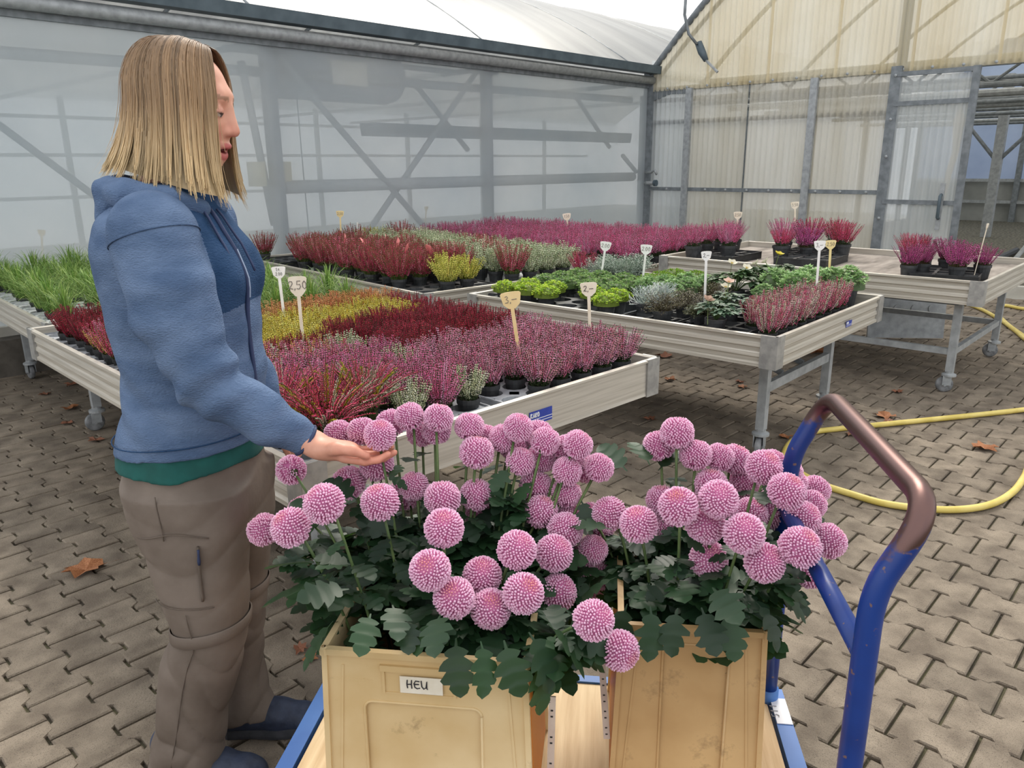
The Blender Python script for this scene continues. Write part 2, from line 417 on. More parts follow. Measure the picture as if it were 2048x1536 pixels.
# ------------------------------------------------------------------ ribbed gable of the second house
KG = GX / 8.437
def gz_(z): return CAM_H + (z - CAM_H) * KG
def gy(y): return y * KG
M_RIB = film('ribbed_sheet', rgb(222, 206, 166), rgb(240, 234, 214), 0.22, 0.55, scale=1.2, rough=0.3, stretch=(1, 2.2, 0.25))
M_RIB_LOW = film('ribbed_sheet_lower', rgb(212, 205, 186), rgb(236, 234, 226), 0.18, 0.58, scale=1.4, rough=0.3, stretch=(1, 2.5, 0.3))
M_RIB_DOOR = film('ribbed_sheet_door', rgb(208, 214, 216), rgb(232, 235, 235), 0.26, 0.58, scale=2.0, rough=0.25, stretch=(1, 2.5, 0.4))
wr = empty('wall_right', (GX, 0, 0)); tag(wr, kind='structure')
def ribbed(y0, y1, z0, z1f, pitch=0.078, amp=0.015, x=0.0):
    """corrugated sheet standing in the YZ plane; z1f gives the top height at y"""
    n = max(4, int(round((y1 - y0) / pitch * 8))); mb = MB(); lo = []; hi = []
    for i in range(n + 1):
        y = y0 + (y1 - y0) * i / n; d = x + amp * math.sin(2 * PI * y / pitch)
        lo.append((d, y, z0(y) if callable(z0) else z0)); hi.append((d, y, max(z1f(y) if callable(z1f) else z1f, (z0(y) if callable(z0) else z0) + 0.001)))
    f = [(i, i + 1, n + 2 + i, n + 1 + i) for i in range(n)]
    return mb.add(lo + hi, f)
Y_C = gy(5.60); Y_A, Y_B, Y_D, Y_E = gy(5.03), gy(3.55), gy(2.74), gy(2.04)
Z_R = gz_(2.32); Z_M = gz_(1.15)
ARW = 5.6; ARC = Y_C - ARW; ARH = 2.95; AR0 = gz_(2.46)
def arch(y): return AR0 + ARH * (1 - abs((y - ARC) / ARW) ** 2.1)
# upper gable sheets, one overlapping the next
yy = Y_C - 0.05
while yy > -3.0:
    y2 = yy - 0.86
    ribbed(y2 - 0.03, yy, Z_R - 0.04, lambda y: max(Z_R, arch(y) - 0.03), x=-0.012 if int(yy * 10) % 2 else -0.004).build('panel', M_RIB, wr, smooth=True)
    yy = y2
# lower sheets between corner and door
for a, b in ((Y_A + 0.02, Y_C - 0.03), (gy(4.3), Y_A), (Y_B, gy(4.28)), (Y_D + 0.03, Y_B - 0.02)):
    ribbed(a, b, Z_M - 0.03, Z_R - 0.02, x=0.012).build('panel', M_RIB_LOW if b < Y_A + 0.05 else M_RIB_DOOR, wr, smooth=True)
    ribbed(a, b, 0.12, Z_M, x=0.02).build('panel', M_RIB_LOW if b < Y_A + 0.05 else M_RIB_DOOR, wr, smooth=True)
ribbed(-3.0, gy(0.6), 0.12, Z_R, x=0.012).build('panel', M_RIB_LOW, wr, smooth=True)
# frame
def fr(name, a, b, w, h, m=M_GALV_DARK): return MB().bar(a, b, w, h, up=(1, 0, 0)).build(name, m, wr)
fr('corner_post', (0.03, Y_C, 0), (0.03, Y_C, AR0 + 0.12), 0.15, 0.13)
fr('corner_edge_strip', (-0.05, Y_C + 0.09, 0), (-0.05, Y_C + 0.09, AR0 - 0.25), 0.035, 0.03, M_GALV)
for y in (Y_A, Y_B): fr('post', (-0.03, y, 0), (-0.03, y, Z_R - 0.03), 0.09, 0.05, M_GALV)
fr('post', (-0.05, Y_D, 0), (-0.05, Y_D, Z_R + 0.02), 0.115, 0.06)
fr('post', (0.07, Y_D, Z_R), (0.07, Y_D, arch(Y_D) - 0.05), 0.10, 0.06)
fr('post', (0.07, gy(0.6), 0), (0.07, gy(0.6), Z_R), 0.10, 0.08)
fr('rail', (0.05, Y_C, Z_R - 0.015), (0.05, -3.0, Z_R - 0.015), 0.06, 0.05)
fr('rail', (0.10, Y_C, Z_R - 0.16), (0.10, Y_D, Z_R - 0.16), 0.06, 0.05)
fr('rail', (0.06, Y_C, gz_(1.93)), (0.06, Y_D, gz_(1.93)), 0.06, 0.04)
fr('rail', (-0.012, Y_C, Z_M), (-0.012, Y_D, Z_M), 0.05, 0.03)
fr('threshold', (-0.03, Y_C, 0.06), (-0.03, gy(0.6), 0.06), 0.14, 0.1, M_TRIM)
# arch: outer and inner tube
for off, rr, mname in ((0.02, 0.045, 'arch_tube'), (-0.16, 0.03, 'inner_arch_tube')):
    MB().tube([(-0.01 if off > 0 else 0.05, y, arch(y) + off) for y in np.linspace(Y_C - 0.01, -3.0, 40)], rr, 8).build(mname, M_GALV_DARK, wr, smooth=True)
# washers along the rails
WM = MB().tube([(0.008, 0, 0), (-0.004, 0, 0), (-0.012, 0, 0)], [0.017, 0.017, 0.006], 8).mesh('bolt', M_GALV)
for y in np.arange(Y_D - 1.6, Y_C - 0.1, 0.31):
    link('bolt', WM, wr, (-0.03, y, Z_R - 0.015))
for y in np.arange(Y_D + 0.2, Y_C - 0.1, 0.31):
    link('bolt', WM, wr, (-0.035, y, Z_M))
for z in (gz_(0.9), gz_(1.5), gz_(1.85), Z_R - 0.08): link('bolt', WM, wr, (-0.085, Y_D, z))
# knee plate in the corner, taps and cable
MB().add([(0.0, Y_C - 0.05, Z_R - 0.02), (0.0, Y_A, Z_R - 0.02), (0.0, Y_A, Z_R - 0.10), (0.0, (Y_A + Y_C) / 2, Z_R - 0.09), (0.0, Y_C - 0.05, Z_R - 0.17),
          (0.02, Y_C - 0.05, Z_R - 0.02), (0.02, Y_A, Z_R - 0.02), (0.02, Y_A, Z_R - 0.10), (0.02, (Y_A + Y_C) / 2, Z_R - 0.09), (0.02, Y_C - 0.05, Z_R - 0.17)],
         [(0, 1, 2, 3, 4), (9, 8, 7, 6, 5), (0, 5, 6, 1), (1, 6, 7, 2), (2, 7, 8, 3), (3, 8, 9, 4), (4, 9, 5, 0)]).build('knee_plate', M_GALV_DARK, wr)
MB().tube([(-0.10, Y_C + 0.0, wz(2.5)), (-0.35, Y_C - 0.12, wz(2.62)), (-0.40, Y_C - 0.26, wz(2.75)), (-0.42, Y_C - 0.31, wz(3.0)), (-0.42, Y_C - 0.30, wz(3.5))], 0.02, 8).build('spare', M_GALV, wr)
tp = empty('wall_tap', (GX - 0.10, Y_C - 0.06, gz_(1.22))); tag(tp, 'small brass and steel water tap on the corner post', 'tap')
MB().tube([(0, 0, 0), (-0.02, -0.05, 0), (-0.02, -0.16, 0.0)], 0.026, 10).build('body', M_GALV, tp, smooth=True)
MB().tube([(-0.02, -0.16, 0), (-0.02, -0.2, 0)], 0.045, 12).build('nut', M_GUTTER, tp)
MB().tube([(0, 0, 0.15), (-0.02, -0.1, 0.15), (-0.02, -0.16, 0.18), (-0.02, -0.2, 0.12)], 0.02, 8).build('lever', M_GALV, tp, smooth=True)
bpy.data.objects.remove([o for o in wr.children if o.name.startswith('spare')][0])
cb = MB().tube([(GX - 0.25, gy(5.02), wz(3.45)), (GX - 0.25, gy(5.03), wz(3.05)), (GX - 0.22, gy(4.98), wz(2.85)), (GX - 0.16, gy(4.9), wz(2.74))], 0.020, 8).build('hanging_cable', M_GALV_DARK, smooth=True)
tag(cb, 'grey cable curving down onto the gable arch tube', 'cable')
cl = empty('cable_clamp', (GX - 0.1, gy(4.86), wz(2.66))); tag(cl, 'dark cable clamp bolted to the ribbed gable below the arch', 'clamp')
MB().tube([(0, 0.06, 0.12), (0, 0.0, 0.0), (0, -0.07, -0.11)], [0.05, 0.055, 0.035], 8).build('body', M_GUTTER, cl, smooth=True)
MB().tube([(0, -0.07, -0.11), (0, -0.25, -0.27)], 0.018, 6).build('cable_end', M_GALV, cl)

# sliding door
dr = empty('door_1', (GX - 0.075, 0, 0)); tag(dr, kind='structure')
d0, d1 = Y_D - 0.02, Y_E
ribbed(d1 + 0.02, d0 - 0.02, Z_M - 0.08, Z_R - 0.33, x=0.01).build('panel', M_RIB_DOOR, dr, smooth=True)
ribbed(d1 + 0.02, d0 - 0.02, 0.14, Z_M - 0.08, x=0.01).build('panel', M_RIB_DOOR, dr, smooth=True)
ribbed(d1 + 0.02, d0 - 0.02, Z_R - 0.34, Z_R - 0.10, x=0.01).build('panel', M_RIB_DOOR, dr, smooth=True)
MB().bar((0, d1, 0.10), (0, d1, Z_R - 0.04), 0.07, 0.05, up=(1, 0, 0)).build('stile', M_GALV_DARK, dr)
for z, w in ((Z_M - 0.1, 0.05), (gz_(1.99), 0.05), (Z_R - 0.07, 0.05), (0.13, 0.05)):
    MB().bar((0, d0, z), (0, d1, z), w, 0.03, up=(1, 0, 0)).build('rail', M_GALV_DARK, dr)
hn = empty('handle', (-0.03, d1 + 0.17, gz_(1.03)), parent=dr)
MB().box((0, 0, 0), (0.015, 0.05, 0.52)).build('back_plate', M_GALV, hn)
MB().tube([(-0.01, 0, -0.13), (-0.05, 0, -0.12), (-0.05, 0, 0.12), (-0.01, 0, 0.13)], 0.018, 8).build('grip', M_GUTTER, hn, smooth=True)

# ------------------------------------------------------------------ inside the second house, seen through the doorway
M_GRAVEL = mat('dark_gravel', rgb(60, 58, 50), rgb(112, 109, 96), scale=22, rough=0.95, bump=0.8, bscale=60, lo=0.4, hi=0.6)
gf = MB().add([(GX + 0.1, -6, 0.0), (27, -6, 0.0), (27, Y_C, 0.0), (GX + 0.1, Y_C, 0.0)], [(0, 1, 2, 3)]).build('floor_gravel', M_GRAVEL); tag(gf, kind='structure')
M_ROOF2 = film('arched_roof_film', rgb(214, 212, 204), rgb(238, 238, 234), 0.15, 0.6, scale=1.3, rough=0.3)
def curved_roof2(x0, x1):
    v = []; ns = 40; nx = 24
    for k in range(ns + 1):
        y = Y_C - 2 * ARW * k / ns; z = AR0 + ARH * (1 - abs((y - ARC) / ARW) ** 2.1)
        for i in range(nx + 1): v.append((x0 + (x1 - x0) * i / nx, y, z))
    f = [(k * (nx + 1) + i, k * (nx + 1) + i + 1, (k + 1) * (nx + 1) + i + 1, (k + 1) * (nx + 1) + i) for k in range(ns) for i in range(nx)]
    return MB().add(v, f)
r2 = curved_roof2(GX, 26.5).build('roof_right', M_ROOF2, smooth=True); tag(r2, kind='structure')
wf = empty('wall_far', (22.3, 0, 0)); tag(wf, kind='structure')
M_FARFILM = film('far_film', rgb(120, 138, 170), rgb(164, 180, 206), 0.04, 0.45, scale=0.5)
MB().add([(0, -5.6, 0.98), (0, Y_C, 0.98), (0, Y_C, 4.2), (0, -5.6, 4.2)], [(0, 1, 2, 3)]).build('film_panel', M_FARFILM, wf)
MB().add([(0, -5.6, 0), (0, Y_C, 0), (0, Y_C, 0.98), (0, -5.6, 0.98)], [(0, 1, 2, 3)]).build('lower_panel', mat('grey_lower_panel', rgb(132, 134, 130), rgb(156, 158, 154), scale=2, rough=0.7), wf)
for y in np.arange(-5, 6.6, 2.3): MB().box((-0.1, y, 2.0), (0.1, 0.12, 4)).build('post', M_GALV_DARK, wf)
for z in (0.98, 0.47): MB().box((-0.1, 0.5, z), (0.06, 12, 0.07)).build('rail', M_GALV, wf)
ws = empty('wall_inner', (0, Y_C - 0.05, 0)); tag(ws, kind='structure')
for x in np.arange(GX + 2.85, 26, 2.85):
    MB().box((x, 0, 1.4), (0.12, 0.1, 2.8)).build('post', M_GALV_DARK, ws)
MB().add([(GX, 0.02, 0.05), (26.4, 0.02, 0.05), (26.4, 0.02, 2.85), (GX, 0.02, 2.85)], [(0, 1, 2, 3)]).build('film_panel', M_FILM, ws)
for i, x in enumerate(np.arange(GX + 1.4, 25, 2.85)):        # roof trusses across the house
    t = empty('roof_truss', (x, 0, 0)); tag(t, kind='structure')
    zt, zl = AR0 + 0.02, AR0 - 0.28
    MB().tube([(0, Y_C, zt), (0, -5, zt)], 0.035, 8).build('top_chord', M_GALV_DARK, t)
    MB().tube([(0, Y_C, zl), (0, -5, zl)], 0.035, 8).build('bottom_chord', M_GALV_DARK, t)
    mb = MB()
    for k in range(14):
        y = Y_C - 0.8 * k
        MB().tube([(0, y, zl), (0, y - 0.4, zt)], 0.018, 6).build('web_bar', M_GALV_DARK, t)
        MB().tube([(0, y - 0.4, zt), (0, y - 0.8, zl)], 0.018, 6).build('web_bar', M_GALV_DARK, t)
    MB().tube([(0, y, AR0 + ARH * (1 - abs((y - ARC) / ARW) ** 2.1) - 0.06) for y in np.linspace(Y_C, -4.6, 26)], 0.035, 8).build('hoop', M_GALV_DARK, t, smooth=True)
for i, (x, z) in enumerate(((11.2, 2.33), (12.1, 2.30), (13.4, 2.27), (14.6, 2.30), (16.4, 2.25), (18.0, 2.2), (19.4, 2.2))):
    p = MB().tube([(x, Y_C - 0.1, z), (x, -5, z)], 0.05 if i in (1, 3) else 0.034, 8).build('ceiling_pipe', M_GALV if i % 2 else M_GALV_DARK); tag(p, kind='structure')
# free-standing column with Y braces, dangling strap, black pipe and slanting prop
COLY = 3.72
co = empty('column_brace', (17.6, COLY, 0)); tag(co, kind='structure')
MB().box((0, 0, 1.5), (0.16, 0.16, 3.0)).build('post', M_GALV, co)
for s in (-1, 1): MB().tube([(0, 0.05 * s, 1.48), (0, 0.75 * s, 2.3)], 0.035, 8).build('brace', M_GALV_DARK, co)
st = MB().tube([(14.6, 3.72, 2.30), (14.6, 3.72, 2.08), (14.6, 3.70, 1.6), (14.6, 3.76, 1.25), (14.6, 3.78, 0.75)], [0.02, 0.09, 0.05, 0.05, 0.02], 6).build('hanging_strap', mat('strap_cloth', rgb(150, 130, 100), rgb(176, 158, 124), scale=9, rough=0.8)); tag(st, 'tan strap hanging from the roof just inside the open doorway', 'strap')
bp_ = MB().tube([(11.7, 2.52, 0.06), (14.6, 2.62, 0.06)], 0.05, 8).build('black_pipe', M_BLACKPL); tag(bp_, 'black plastic pipe lying on the gravel inside the doorway', 'pipe')
pr = MB().tube([(12.0, 2.25, 0.02), (13.2, 1.75, 1.15)], 0.03, 8).build('slanted_prop', M_GALV); tag(pr, 'thin grey metal prop slanting up from the gravel in the doorway', 'pole')
# ------------------------------------------------------------------ rolling benches
def stroke_text(mb, text, h, mi=0, r=None):
    """hand-written strokes in the XZ plane, x to the right, origin at lower left"""
    G = {'2': [[(0.05, 0.75), (0.2, 0.98), (0.45, 0.95), (0.5, 0.7), (0.25, 0.3), (0.0, 0.05), (0.25, 0.1), (0.55, 0.02)]],
         '3': [[(0.05, 0.9), (0.3, 1.0), (0.5, 0.8), (0.2, 0.55), (0.5, 0.35), (0.4, 0.05), (0.0, 0.05)]],
         '0': [[(0.25, 1.0), (0.05, 0.7), (0.05, 0.25), (0.25, 0.0), (0.45, 0.25), (0.45, 0.7), (0.25, 1.0)]],
         '1': [[(0.0, 0.7), (0.25, 1.0), (0.25, 0.0)]],
         '4': [[(0.3, 1.0), (0.0, 0.35), (0.5, 0.35)], [(0.38, 0.6), (0.38, 0.0)]],
         '5': [[(0.5, 1.0), (0.1, 1.0), (0.05, 0.55), (0.4, 0.6), (0.5, 0.3), (0.3, 0.0), (0.0, 0.08)]],
         ',': [[(0.1, 0.1), (0.02, -0.15)]], '.': [[(0.05, 0.05), (0.1, 0.0)]], '-': [[(0.0, 0.42), (0.75, 0.45)]],
         'S': [[(0.45, 0.85), (0.2, 1.0), (0.05, 0.75), (0.4, 0.4), (0.3, 0.05), (0.0, 0.1)]],
         't': [[(0.2, 0.9), (0.2, 0.1), (0.4, 0.05)], [(0.0, 0.6), (0.4, 0.62)]],
         'H': [[(0.06, 1.0), (0.0, 0.5), (0.06, 0.02)], [(0.02, 0.46), (0.50, 0.52)], [(0.52, 1.0), (0.48, 0.5), (0.52, 0.0)]],
         'E': [[(0.62, 0.9), (0.2, 0.95), (0.02, 0.6), (0.1, 0.15), (0.35, 0.0), (0.65, 0.1)], [(0.05, 0.52), (0.55, 0.55)]],
         'U': [[(0.0, 1.0), (0.05, 0.3), (0.25, 0.02), (0.5, 0.2), (0.6, 0.95), (0.58, 0.1), (0.66, 0.0)]],
         'L': [[(0.05, 1.0), (0.0, 0.0), (0.4, 0.02)]], 'i': [[(0.05, 0.6), (0.05, 0.0)]], 'e': [[(0.0, 0.3), (0.35, 0.35), (0.2, 0.6), (0.0, 0.3), (0.15, 0.0), (0.35, 0.1)]], 'f': [[(0.3, 1.0), (0.12, 0.85), (0.12, 0.0)], [(0.0, 0.55), (0.3, 0.55)]],
         'K': [[(0.0, 1.0), (0.0, 0.0)], [(0.45, 1.0), (0.02, 0.5), (0.5, 0.0)]], 'A': [[(0.0, 0.0), (0.25, 1.0), (0.5, 0.0)], [(0.1, 0.35), (0.4, 0.35)]], 'R': [[(0.0, 0.0), (0.0, 1.0), (0.4, 0.9), (0.35, 0.6), (0.0, 0.5), (0.45, 0.0)]], 'O': [[(0.25, 1.0), (0.0, 0.6), (0.05, 0.2), (0.25, 0.0), (0.5, 0.3), (0.45, 0.8), (0.25, 1.0)]],
         ' ': []}
    W = {'-': 0.95, ',': 0.28, '.': 0.25, ' ': 0.35, 'H': 0.75, 'E': 0.8, 'U': 0.8, '1': 0.4, 'i': 0.2, 'e': 0.45, 'f': 0.4}
    x = 0.0; r = r or h * 0.055
    for ch in text:
        for st_ in G.get(ch, []):
            mb.tube([((x + px) * h, 0, pz * h) for px, pz in st_], r, 5, mi)
        x += W.get(ch, 0.7)
    return x * h

RIM = [(0.0, 0.0), (0.018, -0.002), (0.018, -0.014), (0.006, -0.018), (0.004, -0.036), (0.010, -0.042), (0.012, -0.058), (0.006, -0.064),
       (0.004, -0.082), (0.010, -0.088), (0.012, -0.104), (0.006, -0.110), (0.004, -0.130), (0.014, -0.136), (0.014, -0.150), (-0.03, -0.150), (-0.03, -0.146), (-0.004, -0.142), (-0.006, -0.004)]
RIM_FLAT = [(0.0, 0.0), (0.018, -0.002), (0.018, -0.010), (0.010, -0.014), (0.012, -0.136), (0.014, -0.150), (-0.03, -0.150), (-0.03, -0.146), (-0.004, -0.142), (-0.006, -0.004)]
M_STICK = mat('blue_sticker', rgb(36, 56, 150), rgb(52, 74, 170), scale=20, rough=0.4)
M_WHITE = mat('white_print', rgb(222, 224, 228), rough=0.5)
M_FLEECE_MAT = mat('bench_liner', rgb(112, 104, 96), rgb(168, 158, 148), scale=5, rough=0.85, bump=0.5, bscale=9, stretch=(0.6, 2.2, 1))
WHEEL = MB().tube([(-0.016, 0, 0), (-0.014, 0, 0), (-0.009, 0, 0), (0.009, 0, 0), (0.014, 0, 0), (0.016, 0, 0)], [0.03, 0.046, 0.052, 0.052, 0.046, 0.03], 20).mesh('wheel', M_RUBBER, True)
_fk = MB()
_fk.lathe([(0.044, 0.0), (0.044, 0.012), (0.026, 0.02), (0.026, 0.034)], 16, cap=True, c=(0, 0, 0.110))
for s in (-1, 1): _fk.box((0.025 * s, 0.012, 0.082), (0.005, 0.052, 0.064))
_fk.tube([(-0.03, 0.02, 0.052), (0.03, 0.02, 0.052)], 0.009, 8)
FORK = _fk.mesh('fork', M_GALV)
def bench(name, label, corner, yaw, w, L, z, leg_in, liner=M_GALV, flat_front=False, stretcher=None, front_bar=None, sticker=None, bed=0.12):
    t = empty(name, (corner[0], corner[1], 0), math.radians(yaw)); tag(t, label, 'bench', 'rolling benches in the yard')
    c = [(0, 0), (w, 0), (w, L), (0, L)]
    for i in range(4):
        a, b = c[i], c[(i + 1) % 4]
        MB().extrude(RIM_FLAT if (flat_front and i == 0) else RIM, (a[0], a[1], z), (b[0], b[1], z)).build('side_rail', M_ALU, t)
        mb = MB(); s = 0.062
        for q in (1, -1):
            p, n_ = np.array(a, float), np.array(c[(i + q) % 4], float)
            d = (n_ - p) / np.linalg.norm(n_ - p); oth = np.array(c[(i - q) % 4], float); o = -(oth - p) / np.linalg.norm(oth - p)
            m = p + d * s / 2 + o * 0.012 - d * 0.009
            mb.box((m[0], m[1], z - 0.077), (abs(d[0]) * (s + 0.018) + abs(o[0]) * 0.014, abs(d[1]) * (s + 0.018) + abs(o[1]) * 0.014, 0.155))
        mb.build('corner_piece', M_ALU_CORNER, t)
    MB().box((w / 2, L / 2, z - bed), (w - 0.01, L - 0.01, 0.012)).build('bed', liner, t)
    xs, ys = (leg_in[0], w - leg_in[0]), (leg_in[1], L - leg_in[1])
    for x in xs:
        for y in ys:
            MB().box((x, y, (z - 0.13 + 0.14) / 2 + 0.0), (0.045, 0.045, z - 0.13 - 0.14)).build('leg', M_GALV, t)
            cs = link('caster', FORK, t, (x, y, 0.0), (0, 0, (x * 7 + y * 3) % 3 - 0.8))
            link('wheel', WHEEL, cs, (0, 0.02, 0.0525))
    for y in ys: MB().bar((xs[0], y, z - 0.155), (xs[1], y, z - 0.155), 0.05, 0.04).build('cross_member', M_GALV_DARK, t)
    for x in xs: MB().bar((x, ys[0], z - 0.155), (x, ys[1], z - 0.155), 0.05, 0.04).build('cross_member', M_GALV_DARK, t)
    if stretcher:
        for x in xs: MB().bar((x, ys[0], stretcher), (x, ys[1], stretcher), 0.03, 0.04, up=(0, 0, 1)).build('stretcher', M_GALV, t)
        for y in ys: MB().bar((xs[0], y, stretcher), (xs[1], y, stretcher), 0.03, 0.04).build('stretcher', M_GALV, t)
    if front_bar:
        y = ys[0]
        MB().bar((xs[0], y, front_bar), (xs[1], y, front_bar), 0.03, 0.05).build('front_bar', M_GALV, t)
        for fx in (0.30, 0.62): MB().bar((xs[0] + fx * (xs[1] - xs[0]), y + 0.02, front_bar + 0.02), (xs[0] + (fx - 0.02) * (xs[1] - xs[0]), y + 0.42, z - 0.14), 0.018, 0.03).build('hinged_strut', M_GALV_DARK, t)
    if sticker:
        s = empty('sticker', (sticker[0], -0.0135, z - 0.085), parent=t)
        sw, sh = sticker[1]
        MB().box((0, 0, 0), (sw, 0.002, sh)).build('blue_patch', M_STICK, s)
        mb = MB(); stroke_text(mb, 'KARO', sh * 0.34, r=sh * 0.05)
        o = mb.build('lettering', M_WHITE, s, loc=(-sw * 0.46, -0.0015, sh * 0.04))
        MB().box((0, -0.0012, -sh * 0.12), (sw, 0.001, sh * 0.05)).box((0, -0.0012, -sh * 0.32), (sw, 0.001, sh * 0.05)).build('print_line', M_WHITE, s)
    return t
r2d = math.radians
def e12(yaw): a = r2d(yaw); return np.array((math.cos(a), math.sin(a))), np.array((-math.sin(a), math.cos(a)))
T1Y = -2.0; e1, e2 = e12(T1Y)
T1A = np.array((2.61, 1.664)) - 1.60 * e1
bench('rolling_bench', 'nearest aluminium rolling bench full of pink heathers, blue sticker on its front', T1A, T1Y, 1.60, 2.58, 0.70, (0.27, 0.42), flat_front=True, sticker=(0.915, (0.115, 0.048)), liner=M_GREYTRAY)
T1B = np.array((1.205, 4.40)); T1BY = -3.5
bench('rolling_bench', 'aluminium rolling bench of grasses standing against the film wall', T1B, T1BY, 1.50, 2.05, 0.695, (0.22, 0.25), liner=M_GREYTRAY)
T2A = np.array((3.298, 1.462)); T2Y = 1.5
bench('rolling_bench', 'middle aluminium bench with green sedums and mixed heathers at its corner', T2A, T2Y, 1.47, 1.93, 0.70, (0.30, 0.16), front_bar=0.36, sticker=(0.93, (0.085, 0.032)), bed=0.078)
T2B = np.array((3.06, 3.62)); T2BY = -6.0
bench('rolling_bench', 'aluminium bench with dark red and whitish heathers behind the sedum bench', T2B, T2BY, 1.45, 2.70, 0.70, (0.28, 0.3), bed=0.078)
T3A = np.array((5.35, 1.107)); T3Y = 0.5
bench('rolling_bench', 'half-empty aluminium bench with purple heathers near the open doorway', T3A, T3Y, 1.50, 2.25, 0.75, (0.12, 0.13), stretcher=0.27, liner=M_FLEECE_MAT, bed=0.055)
T4A = np.array((5.12, 3.50)); T4Y = 0.0
bench('rolling_bench', 'rear aluminium bench packed with raspberry-pink heathers before the greenhouse corner', T4A, T4Y, 1.55, 2.75, 0.66, (0.2, 0.25), bed=0.09)
def on(A, yaw, x, y):
    a, b = e12(yaw); p = A + a * x + b * y; return float(p[0]), float(p[1])
# grey panel leaning beneath the far end of the half-empty bench
gp = MB().box((0, 0, 0.21), (0.62, 0.025, 0.40)); 
for i in range(4): gp.tube([(-0.22 + 0.14 * i, -0.013, 0.26), (-0.22 + 0.14 * i, -0.018, 0.26)], 0.035, 10)
gpo = gp.build('leaning_panel', M_GALV, loc=(6.95, 1.95, 0.0), rot=(r2d(-6), 0, r2d(-52))); tag(gpo, 'grey sheet panel standing on the paving beyond the half-empty bench', 'panel')
# ------------------------------------------------------------------ potted plants
M_BLOOM = mat('heather_florets', (1, 1, 1, 1), (0.86, 0.86, 0.86, 1), scale=300, rough=0.75, attr=True, transl=0.35)
M_LEAFC = mat('plant_greens', (1, 1, 1, 1), (0.8, 0.8, 0.8, 1), scale=200, rough=0.6, attr=True, transl=0.2)
def floret(mb, p, d, s, col):
    """little bell: three-sided bipyramid along d"""
    d = d / np.linalg.norm(d); u = np.cross(d, (0.31, 0.77, 0.55)); u /= np.linalg.norm(u); w = np.cross(d, u)
    q = p + d * s * 0.9
    v = [p, q + u * s * 0.55, q + (-0.5 * u + 0.87 * w) * s * 0.55, q + (-0.5 * u - 0.87 * w) * s * 0.55, p + d * s * 2.1]
    mb.add(v, [(0, 2, 1), (0, 3, 2), (0, 1, 3), (4, 1, 2), (4, 2, 3), (4, 3, 1)], 0, col)
def bst(c, k=1.75):
    c = [x * k for x in c]; m = max(c); g = 0.96 / m if m > 0.96 else 1.0
    return tuple(x * (g + 1) / 2 if m > 0.96 else x for x in c)
def heather(seed, n, h, spread, pal, tip=None, green=(70, 92, 48), fl=0.0042, step=0.0075, start=0.35, lean=0.55, hv=0.25, r0=0.03):
    r = random.Random(seed); fm = MB(); gm = MB(); G = c3(*green)
    for k in range(n):
        a = r.uniform(0, 2 * PI); q = math.sqrt(r.random())
        b = np.array((r0 * q * math.cos(a), r0 * q * math.sin(a), 0.0))
        L = h * (1 - hv * r.random()) * (1 - 0.22 * q)
        t = lean * q + r.uniform(-0.08, 0.08); a2 = a + r.uniform(-0.4, 0.4)
        d0 = np.array((math.sin(t) * math.cos(a2), math.sin(t) * math.sin(a2), math.cos(t)))
        ob = np.array((math.cos(a2), math.sin(a2), 0.0)) * spread * q - np.array((0, 0, 0))
        p1 = b + d0 * L * 0.5; p2 = np.array((b[0], b[1], 0)) * 1.0 + ob * 0.9 + np.array((0, 0, L))
        pts = [((1 - s) ** 2) * b + 2 * s * (1 - s) * p1 + s * s * p2 for s in np.linspace(0, 1, 6)]
        gm.tube(pts, [0.0014] * 5 + [0.0008], 3, cap=False, col=vary(G, r, 0.3))
        col = pal[0]; x = r.random()
        for cc, wgt in pal:
            col = cc; x -= wgt
            if x < 0: break
        col = tuple(min(0.97, q) for q in bst(c3(*col), 1.25 if col[1] > 175 else 2.3 if col[0] < 160 else 2.1)); s = start + r.uniform(-0.08, 0.08); i = 0
        nn = max(3, int(L * (1 - s) / step))
        for i in range(nn):
            u = s + (1 - s) * i / nn
            k0 = min(4, int(u * 5)); f_ = u * 5 - k0; p = pts[k0] * (1 - f_) + pts[k0 + 1] * f_
            ax = pts[k0 + 1] - pts[k0]; ax = ax / np.linalg.norm(ax)
            for side in (0, 1):
                ang = i * 2.4 + side * PI + r.uniform(-0.3, 0.3)
                o = np.array((math.cos(ang), math.sin(ang), 0.0)) + ax * 0.9
                sz = fl * (1.05 - 0.45 * (i / nn)) * r.uniform(0.8, 1.15)
                cc = vary(col, r, 0.2)
                if tip and i / nn > 0.82: cc = vary(c3(*tip), r, 0.15)
                floret(fm, p, o, sz, cc)
        for i in range(7):           # needle leaves on the lower stem
            u = r.uniform(0.02, start + 0.12); k0 = min(4, int(u * 5)); f_ = u * 5 - k0; p = pts[k0] * (1 - f_) + pts[k0 + 1] * f_
            ang = r.uniform(0, 2 * PI); floret(gm, p, np.array((math.cos(ang), math.sin(ang), 0.7)), 0.0048, vary(G, r, 0.35))
    return fm.mesh('flower_spikes', M_BLOOM, colors=True), gm.mesh('foliage', M_LEAFC, colors=True)
def pot_mesh(r, h, n=16):
    mb = MB()
    mb.lathe([(r * 0.74, 0), (r * 0.94, h * 0.80), (r * 0.945, h * 0.82), (r * 1.02, h * 0.82), (r * 1.04, h), (r * 0.97, h), (r * 0.93, h * 0.93)], n)
    mb.lathe([(r * 0.74, 0.001), (0.0005, 0.001)], n)
    mb.lathe([(r * 0.935, h * 0.92), (r * 0.4, h * 0.95), (0.0005, h * 0.94)], n, 1)
    return mb.mesh('pot', [M_DARKPOT, M_SOIL])
